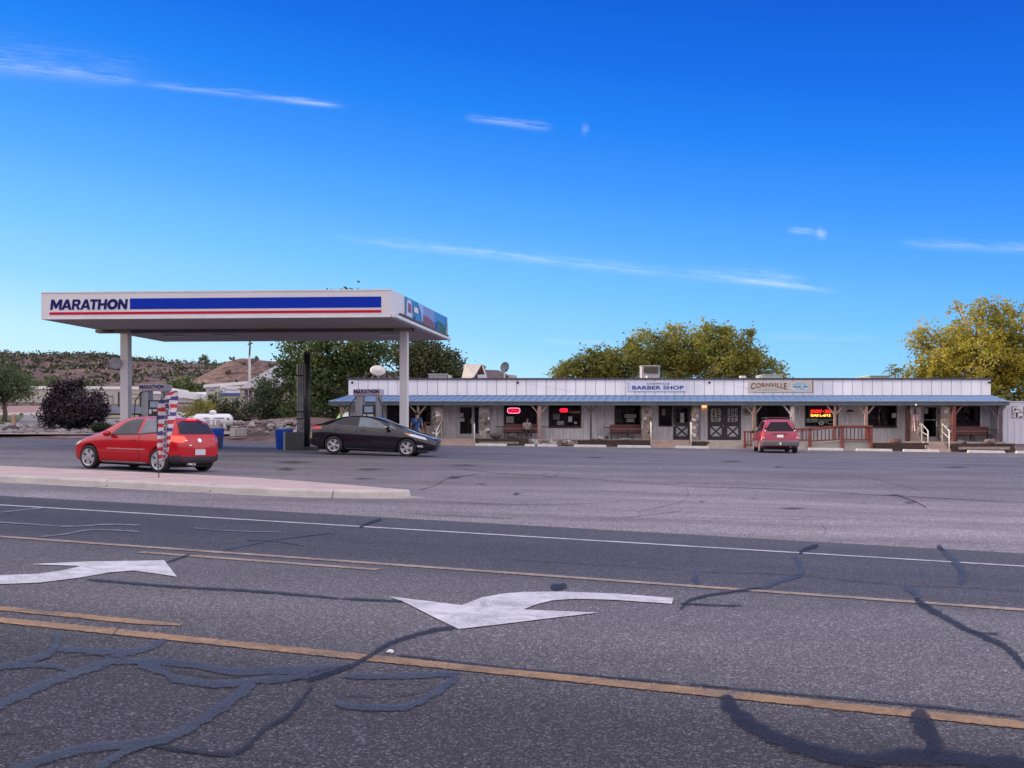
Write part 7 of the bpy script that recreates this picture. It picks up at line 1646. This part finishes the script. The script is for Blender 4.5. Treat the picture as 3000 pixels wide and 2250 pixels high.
    e_ = MB(); e_.lathe([(.03, -.1), (.03, .1)], 10, Matrix.Translation((-Lv / 2 + .1, -.50, .30)) @ Matrix.Rotation(PI / 2, 4, 'Y')); q = e_.build('exhaust_pipe', CHROME); q.parent = root
    return root
VANP = paint('metallic_rose_paint', (.30, .022, .062), .28)
Ym = 53.4; mc = Vector((X(2271, Ym), Ym + Lv / 2, 0)); mc.z = Z(1327.5, Ym)
mhd = math.atan2(1, (2030 - 2271) / F * -1 * 0 + .155)
van('rose_minivan', 'rose red minivan with grey bumper parked facing the store beside the red ramp', (mc.x + .55, mc.y, mc.z), R(83), VANP)
Yl = 76
lp = Vector((X(1011, Yl), Yl + 2, Z(1274, Yl)))
van('lime_van', 'bright lime green van peeping over the black sedan left of the store', lp, R(-92), paint('lime_paint', (.33, .62, .03), .3), detail=False)

# ------------------------------------------------------------------ people
SKIN = mat('skin', (.42, .25, .19), .55, var=.06)
def skin_mesh(name, chains, m, parent, sub=2, root_i=0):
    """chains: list of [(point, radius), ...]; a chain may start from an index of the first point list with ('@', i)"""
    vs, es, rs = [], [], []
    for ch in chains:
        prev = None
        for it in ch:
            if it[0] == '@': prev = it[1]; continue
            vs.append(tuple(it[0])); rs.append(it[1]); i = len(vs) - 1
            if prev is not None: es.append((prev, i))
            prev = i
    me = bpy.data.meshes.new(name); me.from_pydata(vs, es, [])
    o = bpy.data.objects.new(name, me); C.objects.link(o)
    sk = o.modifiers.new('k', 'SKIN')
    for i, r in enumerate(rs):
        rr = r if hasattr(r, '__len__') else (r, r); me.skin_vertices[0].data[i].radius = rr
        me.skin_vertices[0].data[i].use_root = (i == root_i)
    sb = o.modifiers.new('s', 'SUBSURF'); sb.levels = sub; sb.render_levels = sub
    r2 = evalmesh(o); bpy.data.objects.remove(o)
    r2.materials.clear(); r2.materials.append(m); r2.polygons.foreach_set('use_smooth', [True] * len(r2.polygons))
    q = bpy.data.objects.new(name, r2); C.objects.link(q); q.parent = parent; return q
def hand(base, d, down, side):
    """palm plus five finger chains as skin chains; base index handled by caller"""
    ch = []
    d = Vector(d).normalized(); side = Vector(side).normalized()
    return d, side
def person(label, loc, yaw, seated, shirt, pants, hair, strap=False):
    root = thing('person', label, 'person', loc, rot=yaw)
    h = 1.75
    if not seated:
        pel = (0, 0, .92); nk = (0, -.02, 1.47)
        legs = {s: [((s * .095, 0, .86), .098), ((s * .10, -.03 + .05 * s, .50), .066), ((s * .105, .04 - .06 * s, .10), .042)] for s in (-1, 1)}
        feet = {s: [((s * .11, -.02 - .06 * s, .045), .042), ((s * .125, -.15 - .06 * s, .035), .038)] for s in (-1, 1)}
        arms = {s: [((s * .185, .0, 1.42), .062), ((s * .245, .03, 1.16), .046), ((s * .265, -.06, .93), .031), ((s * .265, -.09, .85), .036)] for s in (-1, 1)}
        spine = [(pel, (.125, .085)), ((0, -.0, 1.12), (.135, .095)), ((0, .01, 1.32), (.165, .105)), ((0, 0, 1.43), (.11, .075)), ((0, -.01, 1.51), .056), ((0, -.025, 1.575), .066), ((0, -.03, 1.65), (.076, .092)), ((0, -.02, 1.72), (.06, .075))]
    else:
        spine = [((0, 0, .52), (.15, .11)), ((0, -.03, .68), (.135, .10)), ((0, -.08, .86), (.16, .105)), ((0, -.11, .96), (.11, .075)), ((0, -.13, 1.02), .055), ((0, -.16, 1.08), .066), ((0, -.19, 1.14), (.076, .09)), ((0, -.19, 1.20), (.06, .075))]
        legs = {s: [((s * .10, -.06, .50), .092), ((s * .14, -.44, .50), .068), ((s * .10 + .08, -.40, .10), .042)] for s in (-1, 1)}
        feet = {s: [((s * .10 + .08, -.42, .045), .042), ((s * .12 + .08, -.55, .035), .036)] for s in (-1, 1)}
        arms = {s: [((s * .18, -.10, .93), .060), ((s * .25, -.12, .70), .045), ((s * .16, -.34, .60), .031), ((s * .13, -.40, .585), .035)] for s in (-1, 1)}
    ch = [spine]; n = len(spine)
    for s in (-1, 1):
        ch.append([('@', 0)] + legs[s] + feet[s]); n += 5
        ch.append([('@', 2)] + arms[s]); wi = n + 3; n += 4
        w = Vector(arms[s][-1][0]); d = (w - Vector(arms[s][-2][0])).normalized(); sd = Vector((0, 1, 0)) if not seated else Vector((1, 0, 0))
        sd = (sd - d * sd.dot(d)).normalized(); pl = d.cross(sd) * s
        for k, (o_, ln) in enumerate(((-.030, .072), (-.010, .082), (.010, .078), (.029, .062))):
            a = w + sd * o_ + d * .045
            ch.append([('@', wi), (a, .0095), (a + d * ln * .5 - pl * .008, .0088), (a + d * ln * .9 - pl * .026, .0075)]); n += 3
        a = w - sd * .036 + d * .008
        ch.append([('@', wi), (a, .012), (a - sd * .018 + d * .030 - pl * .012, .010), (a - sd * .016 + d * .055 - pl * .02, .008)]); n += 3
    body = skin_mesh('body', ch, SKIN, root)
    # clothes as shells over the same skeleton
    k = 1.16
    g = lambda r, k=k: tuple(x * k for x in r) if hasattr(r, '__len__') else r * k
    sp = [(p, g(r)) for p, r in spine[:4]]
    if not seated: sp[0] = ((0, 0, .80), (.175, .13)); sp.insert(1, ((0, 0, .96), (.165, .118)))
    chs = [sp]; 
    for s in (-1, 1):
        a0, a1 = arms[s][0], arms[s][1]; m_ = lerp(Vector(a0[0]), Vector(a1[0]), .72)
        chs.append([('@', 2 if seated else 3), (a0[0], a0[1] * 1.25), (m_, a1[1] * 1.55)])
    skin_mesh('shirt', chs, shirt, root)
    pp = [[(spine[0][0], g(spine[0][1], 1.25)), (tuple(lerp(Vector(spine[0][0]), Vector(spine[1][0]), .35)), g(spine[0][1], 1.08))]]
    for s in (-1, 1): pp.append([('@', 0)] + [(p, r * 1.2) for p, r in legs[s]])
    skin_mesh('trousers', pp, pants, root)
    hd_ = Vector(spine[6][0])
    hb = MB(); hb.blob(hd_ + (Vector((0, .022, .03)) if not seated else Vector((0, -.012, .04))), (.090, .102, .098), 3, .12, 3); hb.v = [v for v in hb.v]
    hb.v = [Vector((v.x, v.y if not (v.z < hd_.z + .02 and v.y < hd_.y - .02) else hd_.y - .015, max(v.z, hd_.z - .075 if v.y > hd_.y else hd_.z + .02))) for v in hb.v]
    q = hb.build('hair', hair, smooth=True); q.parent = root
    f = MB(); 
    for s in (-1, 1):
        f.blob(hd_ + Vector((s * .030, -.080, -.005)), (.011, .008, .008), 1, 0, 1); f.blob(hd_ + Vector((s * .083, .005, -.01)), (.012, .022, .032), 1, .1, 1)
    f.blob(hd_ + Vector((0, -.098, -.025)), (.014, .020, .022), 2, .1, 1); f.blob(hd_ + Vector((0, -.086, -.06)), (.024, .010, .007), 3, .1, 1)
    q = f.build('face_features', SKIN, smooth=True); q.parent = root
    for s in (-1, 1):
        a, c = Vector(feet[s][0][0]), Vector(feet[s][1][0]); sh = MB(); sh.blob((a + c) / 2 + Vector((0, .0, .0)), (.05, .135, .05), 1, .05, 2, flat=-.04); q = sh.build('shoe', mat('shoe_dark', (.05, .045, .045), .6) if 'shoe_dark' not in bpy.data.materials else bpy.data.materials['shoe_dark'], smooth=True); q.parent = root
    if strap:
        t = MB(); pts = []
        for i in range(25):
            a = 2 * PI * i / 24; pts.append(Vector((-.20 * math.cos(a) * 1.0, .145 * math.sin(a), 1.25 + .24 * math.cos(a))))
        for a, c in zip(pts, pts[1:]): t.bar(a, c, .012, .045)
        q = t.build('strap', mat('strap_black', (.015, .015, .02), .7)); q.parent = root
    return root
Yp_ = 47.7; pxp = X(1221, Yp_)
person('person in blue t-shirt with black cross strap walking to the store behind the sedan', (pxp, Yp_, pave(pxp, Yp_)), R(176), False, mat('blue_shirt', (.045, .13, .34), .8, var=.15), mat('dark_shorts', (.07, .075, .10), .8), mat('dark_hair', (.025, .02, .018), .7), True)
Ysit = 63.55; xs_ = X(1543.5, Ysit)
person('person in white printed top and dark trousers sitting on the bench under the neon', (xs_, Ysit, zfl(xs_)), R(8), True, mat('printed_white_shirt', (.42, .41, .44), .8, var=.5, scale=9), mat('black_trousers', (.03, .028, .04), .8), mat('brown_hair', (.035, .028, .02), .7))

# ------------------------------------------------------------------ sky, sun, camera
SUN_EL, SUN_AZ = R(9.0), R(-94)                     # azimuth from straight ahead, negative = left
w = bpy.data.worlds.new('World'); bpy.context.scene.world = w; w.use_nodes = True
ns, ln = w.node_tree.nodes, w.node_tree.links
bg = ns['Background']; bg.inputs['Strength'].default_value = .12
sky = ns.new('ShaderNodeTexSky'); sky.sky_type = 'NISHITA'; sky.sun_disc = False; sky.sun_elevation = SUN_EL; sky.sun_rotation = SUN_AZ
sky.air_density = 1.0; sky.dust_density = .6; sky.ozone_density = 3.0; sky.altitude = 1000
SKYC = sky.outputs[0]
def skygrade():
    def mth(op, a, b=None, c=None, clamp=False):
        n = nd(ns, 'ShaderNodeMath', operation=op); n.use_clamp = clamp
        for i, v in enumerate((a, b, c)):
            if v is None: continue
            if hasattr(v, 'is_output'): ln.new(v, n.inputs[i])
            else: n.inputs[i].default_value = v
        return n.outputs[0]
    def mixc(f, a, b):
        n = nd(ns, 'ShaderNodeMix', data_type='RGBA')
        for i, v in ((0, f), (6, a), (7, b)):
            if hasattr(v, 'is_output'): ln.new(v, n.inputs[i])
            else: n.inputs[i].default_value = v
        return n.outputs[2]
    def sstep(x, a, b):
        n = ns.new('ShaderNodeMapRange'); n.interpolation_type = 'SMOOTHSTEP'; ln.new(x, n.inputs[0]); n.inputs[1].default_value = a; n.inputs[2].default_value = b; return n.outputs[0]
    tc = ns.new('ShaderNodeTexCoord'); sp = ns.new('ShaderNodeSeparateXYZ'); ln.new(tc.outputs['Generated'], sp.inputs[0])
    x, y, z = sp.outputs
    K = 1 / .12
    zz = mth('ADD', z, mth('MULTIPLY', mth('MAXIMUM', mth('MINIMUM', x, .45), -.45), .13))
    mr = ns.new('ShaderNodeMapRange'); ln.new(zz, mr.inputs[0]); mr.inputs[1].default_value = -.05; mr.inputs[2].default_value = .45
    cr = ns.new('ShaderNodeValToRGB'); e = cr.color_ramp.elements
    stops = [(-.02, (.66, .86, .98)), (.04, (.50, .80, 1.0)), (.085, (.30, .66, 1.0)), (.135, (.185, .54, 1.0)), (.19, (.095, .40, .98)), (.24, (.045, .29, .94)), (.29, (.012, .215, .88)), (.34, (.004, .15, .78)), (.40, (.002, .105, .66))]
    while len(e) < len(stops): e.new(.5)
    for i, (p, c) in enumerate(stops): e[i].position = (p + .05) / .5; e[i].color = rgba(c)
    ln.new(mr.outputs[0], cr.inputs[0])
    front = cr.outputs[0]
    # thin cirrus streaks, placed by direction (tangents of azimuth and elevation)
    iy = mth('DIVIDE', 1.0, mth('MAXIMUM', y, .05)); a = mth('MULTIPLY', x, iy); b = mth('MULTIPLY', z, iy)
    cx = ns.new('ShaderNodeCombineXYZ'); ln.new(mth('MULTIPLY', a, 16.0), cx.inputs[0]); ln.new(mth('MULTIPLY', mth('ADD', b, mth('MULTIPLY', a, .11)), 170.0), cx.inputs[1])
    nz = ns.new('ShaderNodeTexNoise'); nz.inputs['Scale'].default_value = 1.6; nz.inputs['Detail'].default_value = 9; nz.inputs['Roughness'].default_value = .68; ln.new(cx.outputs[0], nz.inputs['Vector'])
    wisp = nz.outputs['Fac']
    tot = None
    for (x0, y0, x1, y1, w0, w1, st, cut) in [(-150, 175, 420, 245, 26, 9, .22, 60), (380, 240, 1040, 314, 9, 9, .30, 120), (820, 292, 1000, 309, 7, 7, .32, 50), (1350, 342, 1630, 376, 9, 11, .42, 60), (1698, 376, 1730, 384, 16, 14, .22, 16), (930, 690, 2080, 815, 11, 15, .30, 260), (1950, 800, 2390, 822, 16, 22, .26, 120), (2080, 812, 2480, 856, 8, 8, .42, 110), (2296, 674, 2400, 680, 7, 8, .45, 40), (2385, 672, 2425, 702, 12, 10, .5, 22), (2610, 712, 3150, 735, 11, 15, .30, 150), (1560, 996, 1830, 1012, 7, 7, .22, 80), (2220, 985, 2600, 995, 9, 9, .15, 80), (-400, 130, 500, 230, 60, 40, .10, 200)]:
        dx, dy = x1 - x0, y1 - y0; L = math.hypot(dx, dy); ux, uy = dx / L, dy / L
        # photo pixels from the tangents
        ppx = mth('MULTIPLY_ADD', a, F, CX - x0); ppy = mth('MULTIPLY_ADD', b, -F, HY - y0)
        al = mth('ADD', mth('MULTIPLY', ppx, ux), mth('MULTIPLY', ppy, uy)); pe = mth('ADD', mth('MULTIPLY', ppx, -uy), mth('MULTIPLY', ppy, ux))
        pe = mth('ADD', pe, mth('MULTIPLY', mth('SUBTRACT', wisp, .5), w0 * 2.6))
        wd = mth('MULTIPLY_ADD', mth('DIVIDE', al, L, None, True), w1 - w0, w0)
        q = mth('DIVIDE', pe, wd); g = mth('POWER', 2.718, mth('MULTIPLY', mth('MULTIPLY', q, q), -1.0))
        g = mth('MULTIPLY', g, mth('MULTIPLY', sstep(al, 0, cut), sstep(mth('SUBTRACT', L, al), 0, cut)))
        g = mth('MULTIPLY', g, mth('MULTIPLY', mth('MAXIMUM', mth('MULTIPLY_ADD', wisp, 4.4, -1.4), .0), st * .6))
        tot = g if tot is None else mth('ADD', tot, g)
    vis = sstep(y, .05, .4)
    front = mixc(mth('MULTIPLY', mth('MINIMUM', tot, .85), vis), front, (.86, .95, 1.08, 1))
    # unseen bright veil added overhead and behind the viewer to light the fronts
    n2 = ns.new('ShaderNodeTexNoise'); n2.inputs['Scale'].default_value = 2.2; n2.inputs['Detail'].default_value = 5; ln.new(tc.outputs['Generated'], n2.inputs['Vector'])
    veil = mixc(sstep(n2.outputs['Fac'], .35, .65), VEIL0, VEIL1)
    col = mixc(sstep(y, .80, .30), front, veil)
    vs = nd(ns, 'ShaderNodeVectorMath', operation='SCALE'); ln.new(col, vs.inputs[0]); vs.inputs['Scale'].default_value = K
    # keep a share of the physical sky in the mix
    return mixc(.92, sky.outputs[0], vs.outputs[0])
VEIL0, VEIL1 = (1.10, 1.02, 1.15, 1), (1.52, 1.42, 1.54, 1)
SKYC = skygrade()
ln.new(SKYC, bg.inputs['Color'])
sd = Vector((math.sin(SUN_AZ) * math.cos(SUN_EL), math.cos(SUN_AZ) * math.cos(SUN_EL), math.sin(SUN_EL)))
sl_ = bpy.data.lights.new('sun', 'SUN'); sl_.energy = 5.0; sl_.angle = R(.6); sl_.color = (1.0, .80, .55)
so = bpy.data.objects.new('sun', sl_); C.objects.link(so); so.rotation_euler = (-sd).to_track_quat('-Z', 'Y').to_euler(); so.location = sd * 100
cam = bpy.data.cameras.new('camera'); cam.sensor_width = 36; cam.lens = 36 * F / 3000; cam.shift_y = (HY - 1125) / 3000; cam.clip_end = 4000; cam.clip_start = .1
co = bpy.data.objects.new('camera', cam); C.objects.link(co); co.location = (0, 0, CZ); co.rotation_euler = (PI / 2, 0, 0)
sc = bpy.context.scene; sc.camera = co
sc.view_settings.view_transform = 'Standard'; sc.view_settings.look = 'None'; sc.view_settings.exposure = 0.18; sc.view_settings.gamma = 1
sc.cycles.max_bounces = 8; sc.cycles.transparent_max_bounces = 12
